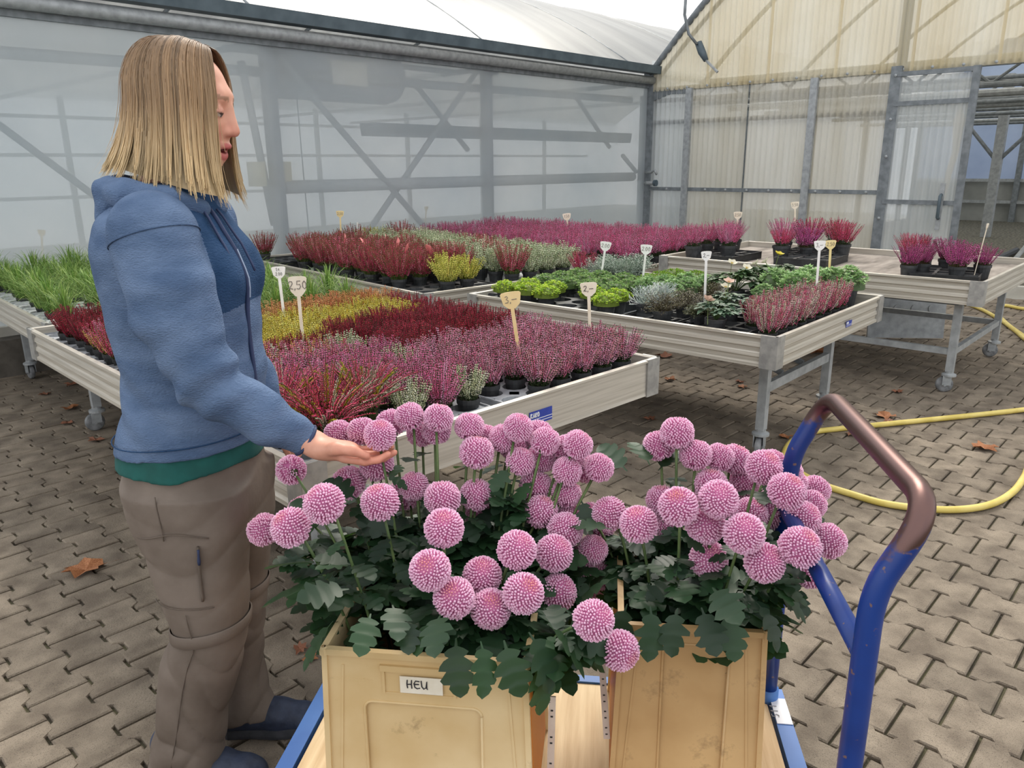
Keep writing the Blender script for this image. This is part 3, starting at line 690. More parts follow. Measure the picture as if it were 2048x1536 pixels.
POT_S = pot_mesh(0.040, 0.095); POT_T = pot_mesh(0.042, 0.060); POT_M = pot_mesh(0.052, 0.10); POT_L = pot_mesh(0.066, 0.12, 18)
KIND = {}
def reg(kind, nvar, **kw): KIND[kind] = [heather(hash_(kind) + 17 * i, **kw) for i in range(nvar)]
def hash_(s): return sum(ord(ch) * (i + 3) for i, ch in enumerate(s))
reg('salmon', 3, n=72, h=0.155, spread=0.076, pal=[((230, 150, 172), .5), ((238, 176, 188), .25), ((210, 112, 144), .25)], green=(62, 78, 44), start=0.22, fl=0.0050)
reg('magenta', 3, n=72, h=0.172, spread=0.076, pal=[((216, 122, 158), .5), ((228, 152, 176), .25), ((190, 92, 132), .25)], green=(74, 84, 48), start=0.22, fl=0.0050)
reg('burgundy', 3, n=56, h=0.155, spread=0.066, pal=[((128, 28, 52), .6), ((104, 22, 44), .25), ((150, 46, 66), .15)], green=(70, 60, 40), start=0.12, fl=0.0054, lean=0.45)
reg('yellow', 3, n=56, h=0.138, spread=0.066, pal=[((236, 218, 112), .6), ((214, 192, 76), .2), ((240, 226, 150), .2)], green=(140, 130, 50), start=0.12, fl=0.0052, lean=0.45)
reg('orange', 3, n=56, h=0.144, spread=0.066, pal=[((228, 160, 116), .5), ((214, 126, 96), .25), ((234, 190, 130), .25)], green=(120, 100, 50), start=0.12, fl=0.0052, lean=0.45)
reg('white', 3, n=50, h=0.155, spread=0.06, pal=[((232, 230, 208), .6), ((206, 210, 176), .4)], green=(74, 92, 56), start=0.2, fl=0.0052)
reg('mixed', 3, n=56, h=0.163, spread=0.076, pal=[((218, 126, 156), .45), ((236, 232, 212), .2), ((230, 186, 116), .13), ((194, 94, 130), .22)], green=(78, 84, 48), start=0.2, fl=0.0052)
reg('purpleyellow', 3, n=56, h=0.161, spread=0.066, pal=[((178, 84, 124), .45), ((150, 48, 76), .25), ((222, 188, 106), .18), ((218, 138, 168), .12)], green=(96, 100, 50), start=0.18, fl=0.0048)
reg('pinkwhite', 3, n=54, h=0.167, spread=0.062, pal=[((214, 92, 130), .34), ((244, 236, 212), .40), ((230, 150, 166), .26)], green=(66, 84, 50), start=0.15, fl=0.0050)
reg('darkred', 3, n=62, h=0.200, spread=0.088, pal=[((142, 40, 72), .5), ((116, 30, 58), .25), ((182, 110, 128), .25)], green=(96, 112, 52), start=0.22, fl=0.0056, step=0.0092, r0=0.04)
reg('whitegreen', 3, n=60, h=0.180, spread=0.09, pal=[((214, 216, 192), .6), ((186, 194, 162), .4)], green=(110, 128, 84), start=0.12, fl=0.0070, step=0.0105, r0=0.04)
reg('lemon', 2, n=60, h=0.170, spread=0.09, pal=[((224, 214, 124), .6), ((200, 196, 92), .4)], green=(140, 150, 60), start=0.15, fl=0.0066, step=0.010, r0=0.04)
reg('raspberry', 3, n=74, h=0.235, spread=0.125, pal=[((210, 108, 150), .5), ((186, 80, 126), .25), ((224, 144, 172), .25)], green=(66, 84, 46), start=0.28, fl=0.0064, step=0.0115, r0=0.05)
reg('crimson', 3, n=74, h=0.225, spread=0.120, pal=[((186, 72, 114), .45), ((164, 60, 88), .35), ((200, 104, 138), .2)], green=(66, 80, 46), start=0.28, fl=0.0064, step=0.0115, r0=0.05)
reg('purple', 3, n=66, h=0.180, spread=0.098, pal=[((164, 76, 134), .5), ((140, 56, 110), .3), ((184, 110, 152), .2)], green=(88, 78, 50), start=0.22, fl=0.0054, step=0.0095, r0=0.042)

def plant(name, cat, label, group, kind, pot, x, y, z, rz, s=1.0, var=None):
    t = empty(name, (x, y, z), rz); tag(t, label, cat, group)
    link('pot', pot, t)
    ph = max(v.co.z for v in pot.vertices)
    ms = KIND[kind]; a, b = ms[(int(x * 97 + y * 61) if var is None else var) % len(ms)]
    link('flower_spikes', a, t, (0, 0, ph * 0.93), scale=s); link('foliage', b, t, (0, 0, ph * 0.93), scale=s)
    return t
rp = random.Random(11)
ORD = ['first', 'second', 'third', 'fourth', 'fifth', 'sixth', 'seventh', 'eighth', 'ninth', 'tenth', 'eleventh', 'twelfth', 'thirteenth', 'fourteenth', 'fifteenth', 'sixteenth', 'seventeenth', 'eighteenth', 'nineteenth', 'twentieth']

# --- carrying trays
def tray_mesh(nx, ny, p, rh, h, mat_, square=False):
    mb = MB(); n = 12; W, D = nx * p, ny * p
    for i in range(nx):
        for j in range(ny):
            cx, cy = (i + 0.5) * p - W / 2, (j + 0.5) * p - D / 2
            ring = [(cx + rh * math.cos(2 * PI * (k + 0.5) / n), cy + rh * math.sin(2 * PI * (k + 0.5) / n)) for k in range(n)]
            if square: ring = [(cx + max(-rh, min(rh, (q[0] - cx) * 1.5)), cy + max(-rh, min(rh, (q[1] - cy) * 1.5))) for q in ring]
            sq = []
            for k in range(n):
                a = 2 * PI * (k + 0.5) / n; m = max(abs(math.cos(a)), abs(math.sin(a))); sq.append((cx + p / 2 * math.cos(a) / m, cy + p / 2 * math.sin(a) / m))
            v = [(q[0], q[1], h) for q in sq] + [(q[0], q[1], h) for q in ring] + [(cx + (q[0] - cx) * 0.8, cy + (q[1] - cy) * 0.8, 0.004) for q in ring]
            f = []
            for k in range(n):
                k2 = (k + 1) % n; f += [(k, k2, n + k2, n + k), (n + k, n + k2, 2 * n + k2, 2 * n + k)]
            mb.add(v, f)
            for sx in (-1, 1):
                for sy in (-1, 1):
                    c = (cx + sx * p / 2, cy + sy * p / 2); a1, a2 = (cx + sx * p / 2, cy + sy * p / 2 * 0.577), (cx + sx * p / 2 * 0.577, cy + sy * p / 2)
                    mb.add([(c[0], c[1], h), (a1[0], a1[1], h), (a2[0], a2[1], h)], [(0, 1, 2)])
    for a, b in (((-W / 2, -D / 2), (W / 2, -D / 2)), ((W / 2, -D / 2), (W / 2, D / 2)), ((W / 2, D / 2), (-W / 2, D / 2)), ((-W / 2, D / 2), (-W / 2, -D / 2))):
        mb.add([(a[0], a[1], 0), (b[0], b[1], 0), (b[0], b[1], h + 0.006), (a[0], a[1], h + 0.006)], [(0, 1, 2, 3)])
        mb.bar((a[0], a[1], h + 0.004), (b[0], b[1], h + 0.004), 0.006, 0.006)
    return mb.mesh('plant_tray', mat_)
TRAY_G = tray_mesh(6, 4, 0.122, 0.046, 0.072, M_GREYTRAY)
TRAY_K = tray_mesh(4, 3, 0.15, 0.062, 0.055, M_BLACKPL)
TRAY_Q = tray_mesh(4, 3, 0.13, 0.056, 0.05, M_BLACKPL, True)
def tray(me, A, yaw, x, y, z, rz, label, group=None, s=1.0):
    wx, wy = on(A, yaw, x, y)
    o = link('plant_tray', me, None, (wx, wy, z), (0, 0, r2d(yaw) + rz), s); tag(o, label, 'tray', group); return o

# --- nearest bench: 12 columns, rows from the front edge backwards
BZ1 = 0.70 - 0.114
for k, (tx, ty) in enumerate(((1.19, 0.27), (0.40, 0.33), (1.19, 0.79), (0.40, 0.85), (1.19, 1.31), (0.40, 1.37), (1.19, 1.83), (0.40, 1.89), (1.19, 2.33), (0.40, 2.33))):
    nm = ['under the pink heathers at the bench front, right of the gap', 'under the white-flecked heathers at the bench front, left of the gap'][k] if k < 2 else None
    tray(TRAY_G, T1A, T1Y, tx, ty, BZ1, 0, 'grey plastic tray ' + nm if nm else 'grey tray under the %s, on the %s half of the nearest bench' % (['salmon-pink heathers', 'magenta heathers', 'burgundy heathers', 'mixed heathers', 'orange heathers', 'yellow heathers', 'rear grasses', 'rear grasses', 'last grasses', 'last grasses'][k], ['hose-side', 'jacket-side'][k % 2]), 'grey trays on the nearest bench')
def kind_t1(x, y, i, j):
    if x > 0.78:
        if y < 0.66: return 'salmon'
        if y < 1.33: return 'burgundy'
        if y < 1.60: return 'yellow' if x < 1.40 else 'burgundy'
        if y < 1.85: return 'orange'
        return None
    if x < 0.34 and y > 1.2:
        return 'purpleyellow' if y < 1.95 else ('burgundy' if y < 2.5 else None)
    if y < 0.24 and x > 0.46: return 'white' if i in (3, 5) else 'magenta'
    if y < 0.72: return 'white' if (i == 5 and 0.45 < y < 0.62) else 'magenta'
    if y < 0.98: return 'white' if (i == 5 and y < 0.9) else 'mixed'
    if y < 1.12: return 'burgundy'
    if y < 1.55: return 'yellow'
    if y < 1.80: return 'orange'
    return None
T1LAB = {'salmon': ('salmon-pink potted heather in the front block beside the bench gap', 'salmon-pink heathers on the nearest bench'),
         'burgundy': ('burgundy potted heather in the dark red band of the nearest bench', 'burgundy heathers on the nearest bench'),
         'yellow': ('golden-yellow potted heather in the yellow band of the nearest bench', 'yellow heathers on the nearest bench'),
         'orange': ('orange-tipped potted heather in the rearmost band of the nearest bench', 'orange heathers on the nearest bench'),
         'magenta': ('magenta-pink potted heather in the mass behind the reaching arm', 'magenta heathers on the nearest bench'),
         'white': ('creamy white potted heather standing among magenta ones on the nearest bench', 'white heathers on the nearest bench'),
         'mixed': ('pink heather mixed with white and orange spikes on the nearest bench', 'mixed heathers on the nearest bench'),
         'purpleyellow': ('purple-red heather with yellow tips at the bench edge behind the jacket', 'yellow-tipped heathers behind the woman')}
T1SHORT = {'salmon': 'salmon-pink heather', 'burgundy': 'burgundy heather', 'yellow': 'golden-yellow heather', 'orange': 'orange-tipped heather', 'magenta': 'magenta heather', 'white': 'creamy white heather', 'mixed': 'tricoloured pink heather', 'purpleyellow': 'yellow-tipped purple heather'}
for j in range(20):
    y = 0.09 + 0.124 * j
    for i in range(12):
        x = 0.095 + 0.122 * i + (0.05 if i > 5 else 0.0) + 0.012
        yy_ = y + (0.06 if i <= 5 else 0.0)
        k = kind_t1(x, yy_, i, j)
        if k is None or yy_ > 2.5: continue
        if x < 0.42 and yy_ < 0.40: continue           # room for the tall bud heathers
        if i == 6 and j == 0: continue
        wx, wy = on(T1A, T1Y, x + rp.uniform(-0.006, 0.006), yy_ + rp.uniform(-0.006, 0.006))
        lab, grp = T1LAB[k]
        lab = '%s, %s pot from the hose side, %s row of the nearest bench' % (T1SHORT[k], ORD[11 - i], ORD[j])
        if j == 0 and i > 5:
            lab = 'pink potted heather, %s pot from the open right end of the nearest bench front' % ORD[11 - i]
        if j == 0 and i in (4, 5): lab = ['pink and white heather in the front row, next to the tall bud heathers', 'whitest heather in the front row, at the left rim of the tray gap'][i - 4]
        plant('potted_heather', 'heather', lab, grp, k, POT_S, wx, wy, BZ1 + 0.010, rp.uniform(0, 6.28), rp.uniform(0.92, 1.1), rp.randint(0, 9))
# tall bud heathers at the near left corner of the bench: thin pink, white and lime spikes leaning outwards
def bud_heather(seed):
    r = random.Random(seed); fm = MB(); gm = MB()
    for k in range(125):
        a = r.uniform(0, 2 * PI); q = math.sqrt(r.random()); L = 0.27 * (1 - 0.35 * r.random())
        b = np.array((0.04 * q * math.cos(a), 0.04 * q * math.sin(a), 0)); sp = 0.165 * q
        p2 = b + np.array((math.cos(a) * sp, math.sin(a) * sp, L * (1 - 0.38 * q))); p1 = b * 1.6 + np.array((0, 0, L * 0.5))
        pts = [((1 - s) ** 2) * b + 2 * s * (1 - s) * p1 + s * s * p2 for s in np.linspace(0, 1, 7)]
        gm.tube(pts, 0.0016, 3, cap=False, col=vary(c3(88, 84, 44), r, 0.3))
        x = r.random(); lime = x < 0.13
        col = bst(c3(176, 168, 44), 1.2) if lime else c3(240, 236, 216) if x < 0.24 else bst(c3(204, 74, 112), 1.5) if x < 0.65 else bst(c3(216, 118, 146), 1.4)
        nn = 30
        for i in range(nn):
            u = 0.30 + 0.68 * i / nn; k0 = min(5, int(u * 6)); f_ = u * 6 - k0; p = pts[k0] * (1 - f_) + pts[k0 + 1] * f_
            for side in (0, 1):
                ang = i * 2.4 + side * PI; floret(fm, p, np.array((math.cos(ang), math.sin(ang), 0.8)), 0.0042 * r.uniform(0.7, 1.1) * (1.1 - 0.5 * i / nn) * (1.5 if lime else 1), vary(col, r, 0.2))
        for i in range(12):
            u = r.uniform(0.0, 0.5); k0 = min(5, int(u * 6)); f_ = u * 6 - k0; p = pts[k0] * (1 - f_) + pts[k0 + 1] * f_
            ang = r.uniform(0, 6.28); floret(gm, p, np.array((math.cos(ang), math.sin(ang), 0.8)), 0.0058, vary(c3(72, 88, 44), r, 0.35))
    return fm.mesh('flower_spikes', M_BLOOM, colors=True), gm.mesh('foliage', M_LEAFC, colors=True)
KIND['bud'] = [bud_heather(5), bud_heather(6)]
for n, (x, y, s, lab) in enumerate(((0.16, 0.13, 1.0, 'tall loose heather with pink, white and lime spikes above the open hand'), (0.33, 0.20, 0.92, 'loose pink and lime heather between the tall one and the white-flecked pots'), (0.13, 0.33, 0.95, 'loose pink heather with yellow-green spikes against the jacket zip'))):
    wx, wy = on(T1A, T1Y, x, y); plant('bud_heather', 'heather', lab, 'tall bud heathers on the nearest bench', 'bud', POT_M, wx, wy, BZ1 + 0.01, n * 1.3, s, n)

# --- grasses
def grass_mesh(seed, n, h, spread, cols):
    r = random.Random(seed); mb = MB()
    for k in range(n):
        a = r.uniform(0, 2 * PI); q = r.random(); L = h * r.uniform(0.6, 1.1); sp = spread * q * r.uniform(0.6, 1.2)
        b = np.array((0.035 * math.cos(a) * q, 0.035 * math.sin(a) * q, 0)); dirv = np.array((math.cos(a), math.sin(a), 0))
        p1 = b + np.array((0, 0, L * 0.85)) + dirv * sp * 0.25; p2 = b + dirv * sp + np.array((0, 0, L * (0.85 - 0.75 * q * r.random())))
        side = np.array((-math.sin(a), math.cos(a), 0)); w = 0.0019
        pts = [((1 - s) ** 2) * b + 2 * s * (1 - s) * p1 + s * s * p2 for s in np.linspace(0, 1, 6)]
        v = []; c = vary(c3(*r.choice(cols)), r, 0.25)
        for i, p in enumerate(pts): ww = w * (1 - (i / 5) ** 2 * 0.95); v += [p - side * ww, p + side * ww]
        mb.add(v, [(2 * i, 2 * i + 1, 2 * i + 3, 2 * i + 2) for i in range(5)], 0, c)
    return mb.mesh('blades', M_LEAFC, colors=True)
GC = [(130, 164, 76), (108, 146, 62), (164, 188, 104), (92, 126, 52)]
GR = [grass_mesh(i, 230, 0.25, 0.22, GC) for i in range(4)]
def grass(A, yaw, x, y, z, lab, grp, s=1.0):
    wx, wy = on(A, yaw, x, y); t = empty('potted_grass', (wx, wy, z), rp.uniform(0, 6.28)); tag(t, lab, 'grass plant', grp, 'thing')
    link('pot', POT_S, t); link('blades', GR[rp.randint(0, 3)], t, (0, 0, 0.085), scale=s)
for j in range(3):
    for i in range(6):
        x, y = 0.36 + 0.215 * i, 1.98 + 0.21 * j
        if y > 2.5 or (i == 0 and j == 0): continue
        grass(T1A, T1Y, x + rp.uniform(-.02, .02), y, BZ1 + 0.01, 'arching green grass, %s from the jacket side, %s row from the nearest bench rear' % (ORD[i], ORD[2 - j]), 'grasses on the nearest bench', rp.uniform(0.85, 1.1))
for j in range(8):
    for i in range(6):
        grass(T1B, T1BY, 0.13 + 0.235 * i + rp.uniform(-.02, .02), 0.16 + 0.235 * j, 0.59, 'arching green grass, %s from the outer edge, %s row of the wall bench' % (ORD[i], ORD[j]), 'grasses on the wall bench', rp.uniform(0.9, 1.2))
MULCH = mat('white_cell_tray', rgb(186, 190, 192), rgb(214, 216, 216), scale=20, rough=0.5)
TRAY_W = tray_mesh(6, 4, 0.122, 0.046, 0.07, MULCH)
for k, (tx, ty) in enumerate(((0.40, 0.28), (0.40, 0.80), (0.40, 1.32), (1.1, 0.5), (1.1, 1.2))):
    tray(TRAY_W, T1B, T1BY, tx, ty, 0.59, 0, ['pale cell tray at the outer edge of the grass bench, nearest the joint', 'pale cell tray in the middle of the grass bench outer edge', 'pale cell tray at the film-wall end of the grass bench', 'pale cell tray under the inner grasses near the joint', 'pale cell tray under the inner grasses near the wall'][k], 'pale trays on the grass bench')

# --- low green, silver and leafy plants of the middle bench
def mound(seed, n, r_, h, cols, ls=0.007, up=0.4):
    r = random.Random(seed); mb = MB()
    for k in range(n):
        a = r.uniform(0, 2 * PI); q = math.sqrt(r.random()); z = h * math.sqrt(max(0, 1 - (q * 0.95) ** 2)) * r.uniform(0.75, 1.08)
        p = np.array((r_ * q * math.cos(a), r_ * q * math.sin(a), z)); c = bst(c3(*r.choice(cols)), 1.4)
        for m in range(5):
            b = m * 1.257 + r.random(); d = np.array((math.cos(b), math.sin(b), up + r.random() * 0.5)); d /= np.linalg.norm(d)
            s_ = np.cross(d, (0, 0, 1)); s_ /= np.linalg.norm(s_) + 1e-9; L = ls * r.uniform(0.8, 1.4); nrm = np.cross(s_, d)
            mb.add([p, p + d * L * 0.6 + s_ * L * 0.34 + nrm * L * 0.1, p + d * L * 1.3, p + d * L * 0.6 - s_ * L * 0.34 + nrm * L * 0.1], [(0, 1, 2, 3)], 0, vary(c, r, 0.22))
        mb.add([p, p * 0.9 + np.array((0.002, 0, -0.012)), p * 0.9 + np.array((-0.002, 0.002, -0.012))], [(0, 1, 2)], 0, vary(c, r, 0.2))
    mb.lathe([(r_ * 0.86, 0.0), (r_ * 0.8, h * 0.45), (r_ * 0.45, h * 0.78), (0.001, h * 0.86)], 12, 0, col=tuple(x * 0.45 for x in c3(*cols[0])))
    return mb.mesh('leaf_mound', M_LEAFC, colors=True)
def wiry(seed, n, r_, h, cols, rad=0.0011, leaf=0.0):
    r = random.Random(seed); mb = MB()
    for k in range(n):
        a = r.uniform(0, 2 * PI); q = r.random(); p = np.array((0.02 * math.cos(a), 0.02 * math.sin(a), 0.0)); c = vary(bst(c3(*r.choice(cols)), 1.3), r, 0.2)
        d = np.array((math.cos(a) * q, math.sin(a) * q, 1.0 - 0.4 * q)); pts = [p.copy()]
        for s in range(6):
            d = d + np.array((r.uniform(-.6, .6), r.uniform(-.6, .6), r.uniform(-.45, .4))); d /= np.linalg.norm(d); p = p + d * h * 0.2
            p[2] = max(0.004, min(h, p[2])); m = math.hypot(p[0], p[1])
            if m > r_: p[:2] *= r_ / m
            pts.append(p.copy())
            if leaf:
                for _ in range(3):
                    e = np.array((r.uniform(-1, 1), r.uniform(-1, 1), r.uniform(-.3, 1))); e /= np.linalg.norm(e); s_ = np.cross(e, (0.3, 0.2, 0.9))
                    o = p + e * 0.006; mb.add([o, o + e * leaf * 0.6 + s_ * leaf * 0.45, o + e * leaf * 1.2, o + e * leaf * 0.6 - s_ * leaf * 0.45], [(0, 1, 2, 3)], 0, vary(c3(*r.choice(cols)), r, 0.3))
        mb.tube(pts, rad, 3, cap=False, col=c)
    return mb.mesh('wiry_stems', M_LEAFC, colors=True)
LOW = {'lime': [mound(i, 150, 0.085, 0.062, [(150, 178, 40), (122, 156, 36), (176, 194, 62)], 0.008) for i in (1, 2, 3)],
       'green': [mound(i, 150, 0.088, 0.066, [(112, 146, 74), (92, 128, 68), (138, 162, 96)], 0.008) for i in (4, 5, 6)],
       'moss': [mound(i, 170, 0.085, 0.045, [(124, 156, 52), (104, 138, 44), (146, 170, 70)], 0.007, 1.2) for i in (7, 8)],
       'sage': [mound(i, 150, 0.085, 0.085, [(126, 158, 100), (106, 140, 86), (158, 182, 130)], 0.011) for i in (9, 10, 11)],
       'redsedum': [mound(i, 120, 0.07, 0.04, [(112, 50, 40), (86, 66, 40), (130, 92, 60)], 0.008) for i in (12,)],
       'silver': [wiry(i, 130, 0.088, 0.10, [(184, 192, 186), (160, 170, 164), (204, 208, 200)], 0.0016) for i in (13, 14)],
       'thyme': [wiry(i, 90, 0.105, 0.09, [(140, 156, 140), (116, 134, 116), (170, 182, 166)], 0.0009, 0.008) for i in (15, 16)],
       'wire': [wiry(i, 80, 0.10, 0.09, [(86, 78, 50), (104, 100, 64), (66, 54, 40)], 0.0008, 0.008) for i in (17, 18)],
       'carpet': [wiry(i, 110, 0.15, 0.04, [(84, 88, 58), (66, 74, 48), (108, 108, 76)], 0.0008, 0.009) for i in (19,)]}
LOWLAB = {'lime': 'lime-green sedum mound', 'green': 'mid-green sedum mound', 'moss': 'flat mossy cushion plant', 'sage': 'pale sage-green sedum', 'redsedum': 'low reddish-brown sedum',
          'silver': 'silvery wire-netting bush', 'thyme': 'grey-leaved wispy herb', 'wire': 'brown wiry creeping shrub', 'carpet': 'flat dark creeping groundcover'}
LOWN = {}
def low(kind, x, y, where, s=1.0, pot=None, A=None, yaw=None, z=None):
    key = (kind, where); LOWN[key] = LOWN.get(key, 0) + 1
    if LOWN[key] > 1: where = where + ', %s from the near edge' % ORD[LOWN[key] - 1]
    wx, wy = on(T2A if A is None else A, T2Y if yaw is None else yaw, x, y)
    t = empty('potted_' + {'lime': 'sedum', 'green': 'sedum', 'sage': 'sedum', 'redsedum': 'sedum', 'moss': 'cushion_plant', 'silver': 'silver_bush', 'thyme': 'herb', 'wire': 'creeper', 'carpet': 'creeper'}[kind], (wx, wy, BZ2 if z is None else z), rp.uniform(0, 6.28))
    tag(t, LOWLAB[kind] + ' ' + where, 'plant', LOWLAB[kind].split(' in ')[0] + ' plants on the middle bench')
    p = pot or POT_M; link('pot', p, t); ph = max(v.co.z for v in p.vertices)
    m = LOW[kind][rp.randint(0, len(LOW[kind]) - 1)]; link('leaves', m, t, (0, 0, ph * 0.90), scale=s)
BZ2 = 0.70 - 0.071
for x, y in ((0.10, 1.00), (0.10, 1.42), (0.10, 1.74)): low('lime', x, y, 'at the bench edge, ' + ('nearest the silver bushes' if y < 1.1 else 'beside the empty tray cells' if y < 1.6 else 'next to the bench joint'))
for x, y in ((0.27, 1.04), (0.25, 1.20), (0.27, 1.50), (0.27, 1.70), (0.12, 1.57)): low('lime', x, y, 'in the lime-green patch of the middle bench')
for x in (0.45, 0.63, 0.81):
    for y in (1.18, 1.36, 1.54, 1.72): low('green', x, y, 'in the green patch of the middle bench')
for x in (0.98, 1.14, 1.30):
    for y in (1.12, 1.28): low('moss', x, y, 'in the strip before the rear bench')
low('silver', 0.24, 0.84, 'nearest the bench edge of the two silver bushes'); low('silver', 0.42, 0.84, 'beside the sage sedums')
for x, y in ((0.60, 0.90), (0.76, 0.88), (0.92, 0.84), (0.60, 1.06), (0.78, 1.04), (0.95, 0.99)): low('sage', x, y, 'behind the silver bushes on the middle bench', 0.95)
for x, y in ((1.02, 1.70), (1.20, 1.74), (1.36, 1.62), (1.08, 1.54)): low('thyme', x, y, 'in front of the raspberry heathers', 1.25)
low('wire', 0.12, 0.66, 'at the bench edge before the silver bushes', 1.0); low('wire', 0.30, 0.63, 'between the silver bushes and the hellebores', 1.0); low('wire', 0.62, 0.62, 'behind the price sign amid the empty tray', 1.0)
for x, y in ((0.16, 0.48), (0.40, 0.50)): low('carpet', x, y, 'over the empty part of the bench', 1.1, POT_S)
low('redsedum', 0.50, 0.34, 'behind the red and white heathers'); low('redsedum', 0.66, 0.36, 'next to the small green mound'); low('sage', 0.84, 0.44, 'as a single round mound before the hellebores', 0.85)
for n, (x, y) in enumerate(((0.98, 0.30), (1.14, 0.33), (1.30, 0.36), (1.05, 0.46), (1.22, 0.20), (1.36, 0.16))):
    low('sage', x, y, 'at the bench corner, outermost of its patch' if n == 5 else 'in the patch behind the red-white heathers', 1.35 if n < 4 else 1.4, POT_L)
# red and white heathers along the front of the middle bench
for i in range(9):
    for j in range(2):
        x, y = 0.11 + 0.116 * i, 0.085 + 0.125 * j
        if i == 0 and j == 1: continue
        wx, wy = on(T2A, T2Y, x, y)
        plant('potted_heather', 'heather', ('red and white heather, %s pot along the middle bench front from its near corner' % ORD[i]) if j == 0 else 'red and white heather, %s in the second row from the near bench corner' % ORD[i], 'red and white heathers on the middle bench', 'pinkwhite', POT_T, wx, wy, BZ2, rp.uniform(0, 6.28), rp.uniform(0.95, 1.1), rp.randint(0, 9))
# hellebores
def leaf_poly(mb, base, d, up, L, W, col, lobes=None, curl=0.25, mi=0, n=5):
    """pointed leaf: two rows of quads folded on the midrib"""
    d = d / np.linalg.norm(d); s = np.cross(d, up); s /= np.linalg.norm(s) + 1e-9; u = np.cross(s, d); v = []; f = []
    for i in range(n + 1):
        t = i / n; w = W * (math.sin(PI * min(1, t * 0.94 + 0.04)) ** 0.75) * (lobes[i] if lobes else 1)
        m = base + d * L * t - u * curl * L * t * t
        v += [m - s * w + u * w * 0.25, m, m + s * w + u * w * 0.25]
    for i in range(n):
        a = 3 * i; f += [(a, a + 1, a + 4, a + 3), (a + 1, a + 2, a + 5, a + 4)]
    mb.add(v, f, mi, col)
def hellebore(seed, nl, cols, spread=0.12, h=0.13):
    r = random.Random(seed); mb = MB()
    for k in range(nl):
        a = r.uniform(0, 2 * PI); q = r.uniform(0.2, 1); tip = np.array((math.cos(a) * spread * q, math.sin(a) * spread * q, h * (1.05 - 0.55 * q) * r.uniform(0.8, 1.1)))
        mb.tube([(0, 0, 0), tip * 0.5 + np.array((0, 0, 0.02)), tip], 0.0022, 4, cap=False, col=c3(84, 108, 60))
        c = vary(c3(*r.choice(cols)), r, 0.25)
        for m in range(5):
            b = a + (m - 2) * 0.55; leaf_poly(mb, tip, np.array((math.cos(b), math.sin(b), r.uniform(-0.1, 0.35))), np.array((0, 0, 1.0)), 0.062 * r.uniform(0.8, 1.2), 0.016, c, n=3)
    return mb.mesh('leaves', M_LEAFC, colors=True)
def hflower(col, col2):
    mb = MB()
    for k in range(5):
        a = k * 2 * PI / 5; leaf_poly(mb, np.zeros(3), np.array((math.cos(a), math.sin(a), 0.35)), np.array((0, 0, 1.0)), 0.034, 0.017, c3(*col), curl=-0.2, n=3)
    for k in range(10):
        a = k * 0.628; mb.tube([(0, 0, 0), (0.007 * math.cos(a), 0.007 * math.sin(a), 0.010)], 0.0012, 3, col=c3(*col2))
    return mb.mesh('flower', M_LEAFC, colors=True)
HG = [(46, 76, 42), (62, 94, 52), (84, 112, 66)]; HB = [(92, 116, 92), (74, 100, 78), (112, 132, 104)]
HEL = [hellebore(1, 26, HG), hellebore(2, 24, HG), hellebore(3, 22, HB)]
FLW = hflower((238, 232, 210), (226, 200, 90)); FLY = hflower((226, 208, 66), (236, 214, 80)); FLP = hflower((236, 200, 180), (220, 190, 120))
for n, (x, y, v, fl, lab) in enumerate(((0.08, 0.34, 2, ((FLP, -0.05, 0.02, 0.10),), 'grey-green leafy hellebore with a peach flower at the bench corner'), (0.34, 0.40, 2, ((FLP, 0.05, 0.0, 0.14), (FLW, 0.07, 0.01, 0.11)), 'hellebore with a drooping cream-pink bloom behind the heathers'),
        (0.95, 0.66, 0, ((FLW, -0.10, 0.05, 0.15), (FLW, 0.02, 0.03, 0.165)), 'dark-leaved white hellebore under the half-empty bench'), (1.14, 0.60, 1, ((FLW, 0.03, 0.02, 0.15), (FLW, -0.03, -0.04, 0.155)), 'white hellebore between the dark-leaved and the yellow one'), (1.33, 0.56, 1, ((FLY, 0.02, 0.0, 0.19),), 'hellebore with a single bright yellow flower'))):
    wx, wy = on(T2A, T2Y, x, y); t = empty('potted_hellebore', (wx, wy, BZ2), n * 0.7); tag(t, lab, 'hellebore', 'hellebores on the middle bench')
    link('pot', POT_M, t); link('leaves', HEL[v], t, (0, 0, 0.09), scale=0.8 if v == 2 else 1.05)
    for (fm, fx, fy, fz) in fl:
        fo = link('flower', fm, t, (fx, fy, 0.09 + fz), (r2d(30 * math.sin(n * 3)), r2d(40 * math.cos(n * 2)), 0))
        MB().tube([(-fx, -fy, -fz), (-fx * 0.4, -fy * 0.4, -fz * 0.4), (0, 0, 0)], 0.002, 4).build('flower_stalk', mat('stalk_green', rgb(120, 140, 80), rough=0.6) if 'stalk_green' not in bpy.data.materials else bpy.data.materials['stalk_green'], fo)
wx, wy = on(T2A, T2Y, 1.40, 0.46); t = empty('potted_silver_bush', (wx, wy, BZ2), 0); tag(t, 'small wispy silver plant behind the pair of price signs', 'plant'); link('pot', POT_S, t); link('leaves', LOW['thyme'][0], t, (0, 0, 0.08), scale=1.0)
